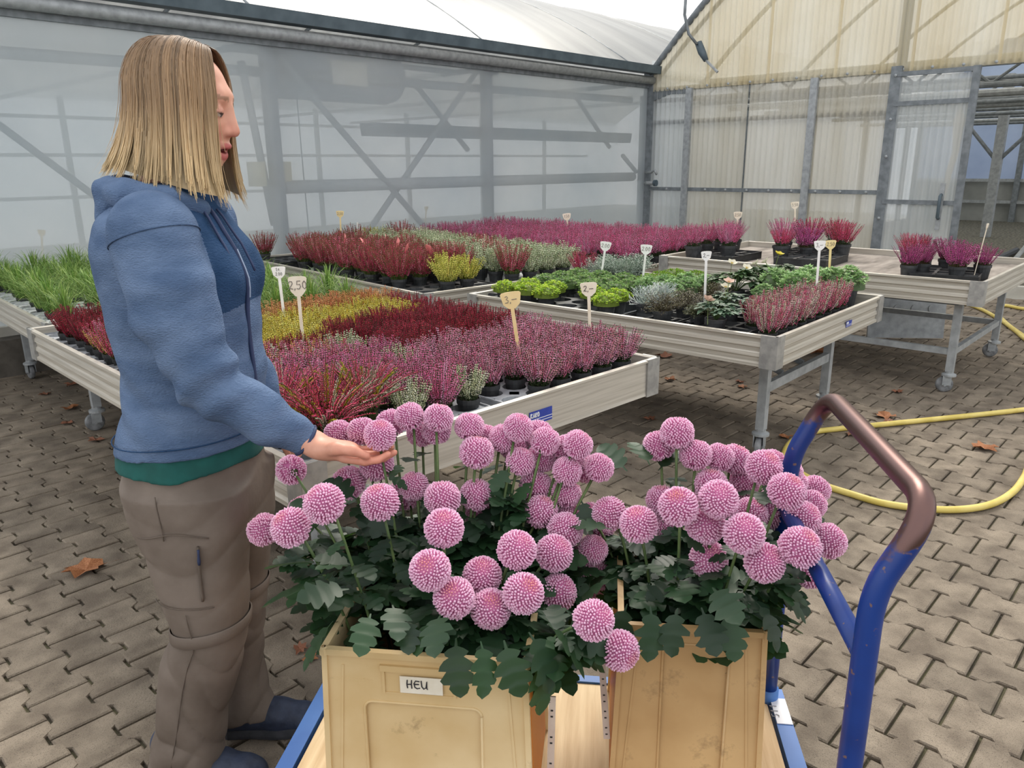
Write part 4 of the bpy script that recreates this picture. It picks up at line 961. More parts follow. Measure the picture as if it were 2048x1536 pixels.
for k, (me, tx, ty, lab) in enumerate(((TRAY_K, 0.33, 1.28, 'black tray with empty round cells beside the lime sedums'), (TRAY_K, 0.33, 1.73, 'black tray under the lime sedums at the bench joint'), (TRAY_Q, 0.33, 0.68, 'black tray holding the brown wiry shrubs'), (TRAY_K, 0.95, 0.92, 'black tray under the sage sedums behind the silver bushes'), (TRAY_Q, 0.30, 0.36, 'black tray with empty square cells behind the corner hellebore'), (TRAY_K, 1.13, 0.36, 'black tray at the sedum corner of the middle bench'), (TRAY_K, 1.0, 1.4, 'black tray under the mossy strip'))):
    tray(me, T2A, T2Y, tx, ty, BZ2 - 0.001, 0.0 if k else 0.03, lab, 'black trays on the middle bench')
wx, wy = on(T2A, T2Y, 1.05, 1.86)
plant('potted_heather', 'heather', 'single crimson heather standing between the thyme and the whitish heathers', None, 'crimson', POT_M, wx, wy, BZ2, 0.3, 0.8)

# --- bench behind: dark red, lemon, whitish heathers
def hz(A, yaw, x, y, z, kind, pot, lab, grp, s=1.0):
    wx, wy = on(A, yaw, x, y); return plant('potted_heather', 'heather', lab, grp, kind, pot, wx, wy, z, rp.uniform(0, 6.28), s * rp.uniform(0.93, 1.08), rp.randint(0, 9))
for n, (x, y) in enumerate(((0.30, 0.16), (0.47, 0.17), (0.39, 0.30))): hz(T2B, T2BY, x, y, BZ2, 'lemon', POT_M, ['lemon-yellow heather nearest the bench joint', 'lemon-yellow heather beside the dark red ones, away from the joint', 'lemon-yellow heather behind the other two'][n], 'lemon heathers', 1.15)
for i in range(4):
    for j in range(12):
        x, y = 0.12 + 0.17 * i + 0.04 * (j % 2), 0.46 + 0.172 * j
        if i == 0 and j > 8 or j > 10: continue
        hz(T2B, T2BY, x, y, BZ2, 'darkred', POT_M, 'dark red heather, %s from the near rim, %s row behind the lemon heathers' % (ORD[i], ORD[j]), 'dark red heathers on the rear bench', 1.2)
for i in range(4):
    for j in range(13):
        x, y = 0.84 + 0.165 * i, 0.14 + 0.18 * j
        k = 'darkred' if (i * 3 + j * 2) % 7 == 0 else 'whitegreen'
        if j > 11: k = ['darkred', 'lemon', 'whitegreen', 'darkred'][i]
        hz(T2B, T2BY, x, y, BZ2, k, POT_M, '%s, %s column, %s row of the pale block' % ({'whitegreen': 'whitish-green heather', 'darkred': 'dark red heather', 'lemon': 'yellowish heather'}[k], ORD[i], ORD[j]), 'heathers in the pale block', 1.2 if j < 12 else 1.35)
hz(T2B, T2BY, 0.12, 2.60, BZ2, 'darkred', POT_M, 'lone dark red heather on the far bench corner by the film wall post', None, 1.1)
for k, (tx, ty, lab) in enumerate(((0.33, 2.40, 'empty black cell tray by the lone dark red heather'), (0.33, 0.26, 'black cell tray around the lemon heathers at the joint'), (0.35, 0.8, 'black tray under the dark red heathers next to the lemon ones'))):
    tray(TRAY_K, T2B, T2BY, tx, ty, BZ2 - 0.001, 0, lab, 'black trays on the red bench')
M_PINKTAG = mat('pink_plant_tag', rgb(236, 124, 124), rgb(244, 158, 152), scale=12, rough=0.5)
TAGM = MB().add([(-0.022, 0, 0), (0.022, 0, 0), (0.026, 0.004, 0.05), (0.0, 0.012, 0.075), (-0.026, 0.004, 0.05), (-0.022, 0.0015, 0), (0.022, 0.0015, 0), (0.026, 0.0055, 0.05), (0.0, 0.0135, 0.075), (-0.026, 0.0055, 0.05)],
                [(0, 1, 2, 3, 4), (9, 8, 7, 6, 5), (0, 5, 6, 1), (1, 6, 7, 2), (2, 7, 8, 3), (3, 8, 9, 4), (4, 9, 5, 0)]).mesh('plant_tag', M_PINKTAG)
for n, (x, y, rz_, tl) in enumerate(((0.33, 1.55, 0.4, 0.3), (0.36, 1.28, -0.3, -0.5), (0.45, 0.98, 0.6, 0.4), (0.28, 0.62, -0.2, 0.5), (0.42, 0.50, 0.9, -0.4), (0.55, 1.3, 0.1, 0.2))):
    wx, wy = on(T2B, T2BY, x, y); o = link('plant_tag', TAGM, None, (wx, wy, BZ2 + 0.245), (tl, 0.2, rz_ + 0.8)); tag(o, 'glossy pink plant tag, %s from the film wall, in the dark red heathers' % ORD[n], 'plant tag', 'pink tags in the dark red heathers')

# --- rear bench packed with raspberry heathers, and the half-empty bench
for i in range(7):
    for j in range(13):
        x, y = 0.13 + 0.215 * i, 0.14 + 0.205 * j
        hz(T4A, T4Y, x + (0.05 if j % 2 else 0), y, 0.66 - 0.083, 'raspberry', POT_L, 'raspberry-pink heather, %s from the red-bench side, %s row of the rear bench' % (ORD[i], ORD[j]), 'raspberry heathers on the rear bench', 0.98)
BZ3 = 0.75 - 0.048
HE = 'on the half-empty bench'
for n, (x, y, k, s, lab) in enumerate(((0.18, 2.08, 'raspberry', 0.9, 'pink heather at the far end of the half-empty bench, in its outer corner'), (0.42, 2.10, 'raspberry', 0.9, 'pink heather second from the outer corner ' + HE), (0.38, 1.88, 'raspberry', 0.85, 'large pink heather in front of the far pair ' + HE), (0.64, 2.08, 'raspberry', 0.9, 'pink heather at the rear rim ' + HE), (0.86, 2.08, 'raspberry', 0.85, 'pink heather beneath the rearmost sign ' + HE),
        (0.62, 1.55, 'crimson', 0.75, 'small purplish heather at the left of the mid cluster ' + HE), (0.80, 1.42, 'purple', 1.2, 'purple heather in a ribbed pot at the front of the mid cluster'), (0.92, 1.66, 'raspberry', 1.0, 'tall pink heather beneath the sign in the mid cluster'), (1.10, 1.52, 'crimson', 1.0, 'crimson heather in the middle of the mid cluster'), (1.02, 1.22, 'crimson', 1.0, 'red-tipped heather at the near right of the mid cluster'), (1.28, 1.38, 'crimson', 1.0, 'crimson heather at the far right of the mid cluster'),
        (0.13, 0.46, 'purple', 1.0, 'dull purple heather, outermost left of the doorway cluster'), (0.28, 0.42, 'purple', 0.95, 'purple heather second from the left in the doorway cluster'), (0.24, 0.20, 'purple', 1.1, 'bright purple heather at the front of the doorway cluster'), (0.40, 0.24, 'purple', 1.0, 'purple heather beside the leaning sign'), (0.44, 0.10, 'purple', 0.9, 'purple heather nearest the bench corner'), (0.62, 0.36, 'purple', 1.0, 'purple heather at the rear of the doorway cluster'), (0.52, 0.56, 'crimson', 0.8, 'reddish-purple heather behind the doorway cluster'), (0.70, 0.52, 'purple', 1.05, 'tallest purple heather farthest back in the doorway cluster'))):
    hz(T3A, T3Y, x, y, BZ3, k, POT_L if k != 'purple' else POT_M, lab, 'heathers on the half-empty bench', s)
for k, (tx, ty, lab) in enumerate(((0.42, 1.93, 'black square-celled tray under the far pink heathers'), (0.62, 1.30, 'black square-celled tray jutting out by the mid heather cluster'), (1.05, 1.45, 'black square-celled tray beneath the crimson heathers'), (0.36, 0.28, 'black square-celled tray beneath the purple doorway cluster'))):
    tray(TRAY_Q, T3A, T3Y, tx, ty, BZ3 - 0.001, 0.05 * k, lab, 'black trays on the half-empty bench')
# ------------------------------------------------------------------ hand trolley
TU = np.array((0.588, -0.809, 0.0)); TV = np.array((0.809, 0.588, 0.0)); TYAW = math.atan2(-0.809, 0.588)
def uv(u, v, z=0.0): return TU * u + TV * v + np.array((0, 0, z))
def M_blue_worn():
    m = mat('worn_blue_paint', rgb(12, 44, 112), rgb(18, 56, 130), scale=8, rough=0.38)
    nt = m.node_tree; N, L = nt.nodes, nt.links; b = N['Principled BSDF']
    tc = N.new('ShaderNodeTexCoord'); sp = N.new('ShaderNodeSeparateXYZ'); L.new(tc.outputs['Object'], sp.inputs[0])
    nz = N.new('ShaderNodeTexNoise'); nz.inputs['Scale'].default_value = 22; nz.inputs['Detail'].default_value = 6; L.new(tc.outputs['Object'], nz.inputs['Vector'])
    # paint is rubbed off the grip: above about 0.90 m, ragged edge
    a = N.new('ShaderNodeMath'); a.operation = 'MULTIPLY'; a.inputs[1].default_value = 0.16; L.new(nz.outputs['Fac'], a.inputs[0])
    s = N.new('ShaderNodeMath'); s.operation = 'ADD'; L.new(sp.outputs['Z'], s.inputs[0]); L.new(a.outputs[0], s.inputs[1])
    mr = N.new('ShaderNodeMapRange'); mr.inputs['From Min'].default_value = 1.012; mr.inputs['From Max'].default_value = 1.026; L.new(s.outputs[0], mr.inputs['Value'])
    n2 = N.new('ShaderNodeTexNoise'); n2.inputs['Scale'].default_value = 60; L.new(tc.outputs['Object'], n2.inputs['Vector'])
    r2_ = N.new('ShaderNodeMapRange'); r2_.inputs['From Min'].default_value = 0.66; r2_.inputs['From Max'].default_value = 0.72; L.new(n2.outputs['Fac'], r2_.inputs['Value'])
    mxx = N.new('ShaderNodeMath'); mxx.operation = 'MAXIMUM'; L.new(mr.outputs[0], mxx.inputs[0]); L.new(r2_.outputs[0], mxx.inputs[1])
    mix = N.new('ShaderNodeMix'); mix.data_type = 'RGBA'; src = b.inputs['Base Color'].links[0].from_socket
    L.new(mxx.outputs[0], mix.inputs[0]); L.new(src, mix.inputs[6]); mix.inputs[7].default_value = rgb(112, 88, 84); L.new(mix.outputs[2], b.inputs['Base Color'])
    L.new(mr.outputs[0], b.inputs['Metallic']); 
    return m
M_BLUEW = M_blue_worn()
M_BLUE = mat('blue_steel', rgb(44, 92, 160), rgb(64, 112, 178), scale=6, rough=0.5)
M_PLY = mat('plywood_deck', rgb(196, 166, 122), rgb(226, 202, 160), scale=3, rough=0.6, stretch=(14, 0.9, 1), bump=0.1, bscale=30)
tr_ = empty('hand_trolley', (0, 0, 0)); tag(tr_, 'blue platform trolley with plywood deck and worn tubular push handle', 'trolley')
U0, U1, V0, V1, DZ = -0.645, 0.415, 1.0, 1.625, 0.25
Rt = np.stack([TU, TV, np.array((0, 0, 1.0))], 1)
MB().box((0, 0, 0), (U1 - U0 - 0.05, V1 - V0 - 0.05, 0.018)).build('deck', M_PLY, tr_, loc=tuple(uv((U0 + U1) / 2, (V0 + V1) / 2, DZ - 0.009)), rot=(0, 0, TYAW))
for a, b in (((U0, V0), (U0, V1)), ((U1, V0), (U1, V1)), ((U0, V0), (U1, V0)), ((U0, V1 - 0.012), (U1, V1 - 0.012))):
    w = 0.036 if a[0] == b[0] else 0.024
    MB().bar(uv(*a, DZ - 0.013), uv(*b, DZ - 0.013), w, 0.036).build('edge_frame', M_BLUE, tr_)
lab = MB().box((0, 0, 0), (0.034, 0.085, 0.002)); lab.build('paper_label', M_WHITE, tr_, loc=tuple(uv(U1, 1.545, DZ + 0.0065)), rot=(0, 0, TYAW))
for k in range(3):
    mb = MB(); stroke_text(mb, '511'[k], 0.016, r=0.0009)
    mb.build('lettering', M_INK_GREY_T if False else mat('grey_print', rgb(150, 152, 156), rough=0.6) if 'grey_print' not in bpy.data.materials else bpy.data.materials['grey_print'], tr_, loc=tuple(uv(U1 - 0.008, 1.522 + 0.016 * k, DZ + 0.0085)), rot=(r2d(-90), 0, TYAW + r2d(90)))
HU = 0.395
def arc3(a, b, c, n=6):
    a, b, c = map(np.array, (a, b, c)); return [((1 - t) ** 2) * a + 2 * t * (1 - t) * b + t * t * c for t in np.linspace(0, 1, n)]
VN, VF = 1.055, 1.595
hp_ = [uv(HU, VN, DZ), uv(HU, VN, 0.5)] + arc3(uv(HU, VN, 0.80), uv(HU, VN, 0.85), uv(HU + 0.014, VN, 0.885)) + arc3(uv(HU + 0.037, VN, 0.935), uv(HU + 0.062, VN, 0.99), uv(HU + 0.064, VN + 0.06, 0.994), 9) \
    + arc3(uv(HU + 0.064, VF - 0.06, 0.994), uv(HU + 0.062, VF, 0.99), uv(HU + 0.037, VF, 0.935), 9) + arc3(uv(HU + 0.014, VF, 0.885), uv(HU, VF, 0.85), uv(HU, VF, 0.80)) + [uv(HU, VF, 0.5), uv(HU, VF, DZ)]
MB().tube(hp_, 0.0185, 18).build('push_handle', M_BLUEW, tr_, smooth=True)
MB().tube([uv(HU, VN, 0.745), uv(HU, VF, 0.735)], 0.0165, 16).build('handle_crossbar', M_BLUEW, tr_, smooth=True)
for v_ in (VN, VF): MB().tube([uv(HU, v_, DZ - 0.005), uv(HU, v_, DZ + 0.03)], 0.023, 14).build('socket', M_BLUE, tr_, smooth=True)
for u_ in (U0 + 0.1, U1 - 0.1):
    for v_ in (V0 + 0.09, V1 - 0.09):
        c_ = MB().box(tuple(uv(u_, v_, DZ - 0.036)), (0.09, 0.09, 0.006)).box(tuple(uv(u_ - 0.03, v_, 0.14)), (0.006, 0.05, 0.15)).box(tuple(uv(u_ + 0.03, v_, 0.14)), (0.006, 0.05, 0.15)).build('caster', M_GALV, tr_)
        p_ = uv(u_, v_, 0.08); MB().tube([p_ - TU * 0.02, p_ - TU * 0.016, p_ + TU * 0.016, p_ + TU * 0.02], [0.07, 0.08, 0.08, 0.07], 20).build('wheel', M_BLACKPL, c_, smooth=False)

# ------------------------------------------------------------------ flower buckets
M_CREAM = mat('cream_bucket_plastic', rgb(206, 176, 126), rgb(228, 204, 160), scale=4, rough=0.5, bump=0.05, bscale=40, detail=6)
def add_dirt(m, col, scale, lo, hi):
    nt = m.node_tree; N, L = nt.nodes, nt.links; b = N['Principled BSDF']; src = b.inputs['Base Color'].links[0].from_socket
    tc = N.new('ShaderNodeTexCoord'); nz = N.new('ShaderNodeTexNoise'); nz.inputs['Scale'].default_value = scale; nz.inputs['Detail'].default_value = 8; nz.inputs['Roughness'].default_value = 0.7
    L.new(tc.outputs['Object'], nz.inputs['Vector']); mr = N.new('ShaderNodeMapRange'); mr.inputs['From Min'].default_value = lo; mr.inputs['From Max'].default_value = hi; mr.inputs['To Max'].default_value = 0.75; L.new(nz.outputs['Fac'], mr.inputs['Value'])
    mix = N.new('ShaderNodeMix'); mix.data_type = 'RGBA'; L.new(mr.outputs[0], mix.inputs[0]); L.new(src, mix.inputs[6]); mix.inputs[7].default_value = col; L.new(mix.outputs[2], b.inputs['Base Color'])
add_dirt(M_CREAM, rgb(120, 92, 60), 9, 0.62, 0.74)
M_TAN = mat('aged_bucket_plastic', rgb(178, 142, 96), rgb(206, 172, 124), scale=4, rough=0.5, detail=6); add_dirt(M_TAN, rgb(104, 78, 50), 8, 0.58, 0.72)
M_SIDE_GLOW = mat('painted_side_glow', rgb(214, 128, 44), rgb(228, 148, 66), scale=4, rough=0.45, transl=0.3)  # glow of light through the bucket wall, put into the colour
M_PINKST = mat('dirty_strip', rgb(190, 168, 156), rgb(212, 196, 182), scale=20, rough=0.6)
def round_rect(x0, x1, z0, z1, r, n=5):
    out = []
    for cx, cz, a0 in ((x1 - r, z1 - r, 0), (x0 + r, z1 - r, 90), (x0 + r, z0 + r, 180), (x1 - r, z0 + r, 270)):
        for k in range(n + 1): a = r2d(a0 + 90 * k / n); out.append((cx + r * math.cos(a), cz + r * math.sin(a)))
    return out
def bucket(name, label, u0, u1, v0, v1, z0, z1, m, flare, tag_text, sym):
    """local frame: x along the trolley, y away from the viewer, z up; origin at the bucket's foot"""
    w, d, h = u1 - u0, v1 - v0, z1 - z0
    t = empty(name, tuple(uv((u0 + u1) / 2, (v0 + v1) / 2, z0)), TYAW); tag(t, label, 'bucket', 'flower buckets on the trolley')
    def xw(z): return w / 2 + flare * (1 - z / h)
    def yw(z): return d / 2 + flare * 0.6 * (1 - z / h)
    # shell: back, sides, inside, floor
    b = MB(); th = 0.006
    def ring(z, k): return [(-xw(z) + k, -yw(z) + k, z), (xw(z) - k, -yw(z) + k, z), (xw(z) - k, yw(z) - k, z), (-xw(z) + k, yw(z) - k, z)]
    o0, o1, i0, i1 = ring(0, 0), ring(h, 0), ring(0.006, th), ring(h, th)
    b.add(o0 + o1 + i0 + i1, [(1, 2, 6, 5), (2, 3, 7, 6), (3, 0, 4, 7), (4, 5, 13, 12), (5, 6, 14, 13), (6, 7, 15, 14), (7, 4, 12, 15), (8, 12, 13, 9), (9, 13, 14, 10), (10, 14, 15, 11), (11, 15, 12, 8), (8, 9, 10, 11), (3, 2, 1, 0)])
    # front face with recessed rounded panel
    pl, pr, pb, pt_ = sym
    inner = round_rect(-w / 2 + pl * w, w / 2 - pr * w, -0.01, h * pt_, 0.016); n = len(inner)
    q = n // 4; cx = (inner[0][0] + inner[n // 2][0]) / 2
    def fr_(x, z): return (x, -yw(z), z)
    outer = []
    corners = [(xw(h), h), (-xw(h), h), (-xw(0), 0.0), (xw(0), 0.0)]
    for k in range(4):
        for j in range(q): outer.append(corners[k])
    v = [fr_(*p) for p in outer] + [fr_(*p) for p in inner] + [(p[0], -yw(p[1]) + 0.012, p[1]) for p in inner]
    f = []
    for k in range(n):
        k2 = (k + 1) % n
        f.append((k, n + k, n + k2, k2) if outer[k] != outer[k2] else (k, n + k, n + k2)); f.append((n + k, 2 * n + k, 2 * n + k2, n + k2))
    f.append(tuple(range(2 * n, 3 * n)))
    b.add(v, f); b.build('body', m, t)
    MB().tube([fr_(*p) for p in inner] + [fr_(*inner[0])], 0.0028, 6).build('recess_bead', m, t, smooth=True)
    # rolled rim
    rr = [(-xw(h), -yw(h)), (xw(h), -yw(h)), (xw(h), yw(h)), (-xw(h), yw(h))]
    rm = MB()
    for k in range(4): a, c = rr[k], rr[(k + 1) % 4]; rm.bar((a[0], a[1], h - 0.004), (c[0], c[1], h - 0.004), 0.012, 0.012)
    for p in rr: rm.lathe([(0.0085, -0.011), (0.0085, 0.001), (0.004, 0.004)], 10, c=(p[0], p[1], h))
    rm.build('rim', m, t)
    for s in (-1, 1):   # corner flanges and raised seam on the front
        MB().bar((s * (xw(h) - 0.002), -yw(h) - 0.002, h - 0.01), (s * (xw(0) - 0.002), -yw(0) - 0.002, 0), 0.010, 0.008).build('corner_flange', m, t)
        MB().bar((s * (xw(h) - 0.034), -yw(h) - 0.0005, h - 0.03), (s * (xw(0) - 0.022), -yw(0) - 0.0005, 0), 0.004, 0.003).build('seam', m, t)
        MB().bar((s * (xw(h) + 0.001), yw(h), h - 0.01), (s * (xw(0) + 0.001), yw(0), 0), 0.010, 0.010).build('corner_flange', m, t)
        # recessed side; its orange stands for light glowing through the plastic
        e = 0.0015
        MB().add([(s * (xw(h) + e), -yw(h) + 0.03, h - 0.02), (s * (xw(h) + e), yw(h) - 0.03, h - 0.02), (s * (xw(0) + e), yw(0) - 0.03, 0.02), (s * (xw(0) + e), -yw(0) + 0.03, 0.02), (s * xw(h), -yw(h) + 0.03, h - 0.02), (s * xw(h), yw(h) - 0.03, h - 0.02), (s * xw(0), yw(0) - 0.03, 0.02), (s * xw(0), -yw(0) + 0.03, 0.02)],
                 [(0, 1, 2, 3), (0, 4, 5, 1), (1, 5, 6, 2), (2, 6, 7, 3), (3, 7, 4, 0)]).build('side_panel', M_SIDE_GLOW, t)
    if tag_text:
        hx0, hx1, hz0, hz1 = -0.052 * w / 0.367 - 0.018, 0.088 * w / 0.367 - 0.02, h - 0.088, h - 0.034
        hx0, hx1 = -0.075, 0.055
        MB().box(((hx0 + hx1) / 2, -yw(h) - 0.002, h - 0.030), (hx1 - hx0 + 0.01, 0.008, 0.012)).box((hx0, -yw(h) - 0.001, h - 0.058), (0.005, 0.006, 0.05)).box((hx1, -yw(h) - 0.001, h - 0.058), (0.005, 0.006, 0.05)).box(((hx0 + hx1) / 2, -yw(h) - 0.0005, h - 0.082), (hx1 - hx0, 0.005, 0.004)).build('label_holder', m, t)
        l_ = MB().box((0, 0, 0), (0.078, 0.0015, 0.034)).build('label', mat('white_tape', rgb(226, 216, 196), rgb(236, 228, 212), scale=30, rough=0.35), t, loc=(-0.005, -yw(h) - 0.0055, h - 0.060))
        mb = MB(); stroke_text(mb, tag_text, 0.017, r=0.0011); mb.build('lettering', M_INK_B, l_, loc=(-0.026, -0.0015, -0.006))
        st_ = MB()
        for s in (-1, 1):
            for i in range(11):
                for j in range(5): st_.box((-0.01 + s * (0.088 + 0.007 * i), -yw(h) - 0.0006, h - 0.060 - 0.007 * j), (0.004, 0.0016, 0.004))
        so = st_.build('stippling', m, t); so['kind'] = 'stuff'
    return t
M_INK_B = mat('label_marker', rgb(40, 38, 44), rough=0.6)
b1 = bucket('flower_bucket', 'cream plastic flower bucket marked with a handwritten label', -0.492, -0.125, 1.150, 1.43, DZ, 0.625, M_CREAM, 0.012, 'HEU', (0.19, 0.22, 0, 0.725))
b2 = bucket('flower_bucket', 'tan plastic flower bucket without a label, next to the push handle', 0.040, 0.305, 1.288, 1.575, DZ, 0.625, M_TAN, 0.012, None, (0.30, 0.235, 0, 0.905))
# perforated strips standing off the buckets in the gap
def perf_strip(bk, a, b, w, m):
    mw = bk.matrix_world if False else None
    base = np.array(bk.location); c, s = math.cos(-TYAW), math.sin(-TYAW); Ri = np.array(((c, -s, 0), (s, c, 0), (0, 0, 1)))
    a_, b_ = Ri @ (np.array(a) - base), Ri @ (np.array(b) - base)
    o = MB().bar(a_, b_, w, 0.004, up=(0, 1, 0)).build('perforated_strip', m, bk)
    d = b_ - a_; L_ = np.linalg.norm(d)
    hm = MB()
    for k in np.linspace(0.12, 0.9, 5):
        for e in (-0.012, 0.012): p = a_ + d * (k + e / L_ * 0.5); hm.box(p + np.array((0, -0.0022, 0)), (0.0045, 0.001, 0.003))
    h_ = hm.build('strip_holes', M_BLACKPL, o); h_['kind'] = 'stuff'
perf_strip(b1, uv(-0.083, 1.20, 0.52), uv(-0.085, 1.165, DZ), 0.013, M_PINKST)
perf_strip(b2, uv(0.005, 1.36, 0.50), uv(0.02, 1.29, 0.36), 0.013, M_PINKST)

# ------------------------------------------------------------------ ball chrysanthemums
M_PETAL = mat('pink_petals', (1, 1, 1, 1), (0.9, 0.9, 0.9, 1), scale=400, rough=0.6, attr=True, transl=0.15)
def bloom_mesh(seed, n=520, center=0.5):
    r = random.Random(seed); mb = MB()
    cb, ct, cc = c3(240, 144, 198), c3(255, 210, 234), c3(244, 160, 150)
    for k in range(n):
        z = 1 - 2 * (k + 0.5) / n; a = k * 2.399963 + r.uniform(-0.05, 0.05)
        s = math.sqrt(max(0, 1 - z * z)); d = np.array((s * math.cos(a), s * math.sin(a), z))
        R_ = 1.0 + r.uniform(-0.03, 0.03) + (0.06 * r.random() if z < -0.35 else 0) - (0.06 if z > 0.93 else 0)
        if z < -0.55 and r.random() < 0.35: continue
        d2 = d + np.array((0, 0, -0.12 if z < 0 else 0.06)); d2 /= np.linalg.norm(d2)
        u = np.cross(d2, (0, 0, 1.0)); u = u / (np.linalg.norm(u) + 1e-6) if s > 0.05 else np.array((1.0, 0, 0)); w = np.cross(u, d2)
        hw = 0.068 * r.uniform(0.85, 1.12) * (0.72 if z > 0.85 else 1.0)
        A, B, Cc = d * 0.80, d * 0.80 + d2 * (R_ - 0.80) * 0.70, d * 0.80 + d2 * (R_ - 0.80)
        v = [A + u * hw * 0.55, A + w * hw * 0.55, A - u * hw * 0.55, A - w * hw * 0.55, B + u * hw, B + w * hw, B - u * hw, B - w * hw, Cc + u * hw * 0.55, Cc + w * hw * 0.55, Cc - u * hw * 0.55, Cc - w * hw * 0.55]
        f = [(i, (i + 1) % 4, 4 + (i + 1) % 4, 4 + i) for i in range(4)] + [(4 + i, 4 + (i + 1) % 4, 8 + (i + 1) % 4, 8 + i) for i in range(4)] + [(8, 9, 10, 11)]
        k_ = r.uniform(0.9, 1.08); mixc = center * max(0, (z - 0.86) / 0.14)
        base = tuple(min(1, (cb[i] * (1 - mixc) + cc[i] * 0.8 * mixc) * k_) for i in range(3)); tipc = tuple(min(1, (ct[i] * (1 - mixc) + cc[i] * mixc) * k_) for i in range(3)); mid = tuple((base[i] + 2 * tipc[i]) / 3 for i in range(3))
        i0 = len(mb.v); mb.add(v, f, 0, base)
        for i in range(4, 8): mb.c[i0 + i] = mid
        for i in range(8, 12): mb.c[i0 + i] = tipc
    mb.lathe([(0.001, -0.80), (0.45, -0.66), (0.74, -0.33), (0.82, 0.0), (0.74, 0.36), (0.45, 0.68), (0.001, 0.82)], 14, 0, col=tuple(x * 0.8 for x in cb))
    mb.lathe([(0.06, -0.95), (0.22, -0.80), (0.34, -0.62)], 8, 0, col=c3(74, 96, 52))
    return mb.mesh('bloom', M_PETAL, colors=True)
BLM = [bloom_mesh(1, center=0.9), bloom_mesh(2, center=0.25), bloom_mesh(3, center=0.15), bloom_mesh(4, center=0.5)]
M_CLEAF = bpy.data.materials.new('chrysanthemum_leaf'); M_CLEAF.use_nodes = True
_n, _l = M_CLEAF.node_tree.nodes, M_CLEAF.node_tree.links; _b = _n['Principled BSDF']; _b.inputs['Roughness'].default_value = 0.5
_g = _n.new('ShaderNodeNewGeometry'); _mx = _n.new('ShaderNodeMix'); _mx.data_type = 'RGBA'; _oi = _n.new('ShaderNodeObjectInfo'); _rp = _n.new('ShaderNodeValToRGB')
_rp.color_ramp.elements[0].color = rgb(20, 42, 28); _rp.color_ramp.elements[1].color = rgb(42, 74, 44); _l.new(_oi.outputs['Random'], _rp.inputs['Fac'])
_l.new(_g.outputs['Backfacing'], _mx.inputs[0]); _l.new(_rp.outputs[0], _mx.inputs[6]); _mx.inputs[7].default_value = rgb(84, 104, 86); _l.new(_mx.outputs[2], _b.inputs['Base Color'])
_t = _n.new('ShaderNodeBsdfTranslucent'); _t.inputs['Color'].default_value = rgb(84, 128, 52); _ms = _n.new('ShaderNodeMixShader'); _ms.inputs[0].default_value = 0.18
_l.new(_b.outputs[0], _ms.inputs[1]); _l.new(_t.outputs[0], _ms.inputs[2]); _l.new(_ms.outputs[0], _n['Material Output'].inputs['Surface'])
M_STEM = mat('chrysanthemum_stem', rgb(70, 92, 50), rgb(96, 116, 66), scale=20, rough=0.6)
def chr_leaf(seed):
    r = random.Random(seed); mb = MB()
    half = [(0.0, 0.016), (0.15, 0.03), (0.19, 0.15), (0.25, 0.22), (0.31, 0.22), (0.34, 0.15), (0.39, 0.25), (0.47, 0.35), (0.55, 0.35), (0.57, 0.20), (0.62, 0.27), (0.71, 0.33), (0.78, 0.29), (0.79, 0.17), (0.85, 0.19), (0.93, 0.14), (0.97, 0.06), (1.0, 0.0)]
    ts = [h_[0] for h_ in half]; dr = r.uniform(0.25, 0.7); tw = r.uniform(-0.3, 0.3); v = []; rows = []
    for (t, w) in half:
        z0 = -dr * t * t * 0.6; mid = (t, 0.0, z0)
        row = []
        for s in (-1, 1):
            ww = w * r.uniform(0.85, 1.12); row.append((t + 0.03 * ww, s * ww, z0 + ww * 0.22 * (1 + 0.4 * s * tw) - 0.5 * ww * ww + r.uniform(-0.003, 0.003)))
        mt = min(t, 0.98); rows.append((row[0], (mt - (0.03 if 0 < t < 1 else 0), 0, -dr * mt * mt * 0.6), row[1]))
    for a in rows: v += a
    f = []
    for i in range(len(rows) - 1): a = 3 * i; f += [(a + 3, a + 4, a + 1, a), (a + 4, a + 5, a + 2, a + 1)]
    mb.add(v, f)
    return mb.mesh('leaf', M_CLEAF, smooth=True)
CLF = [chr_leaf(i) for i in range(6)]
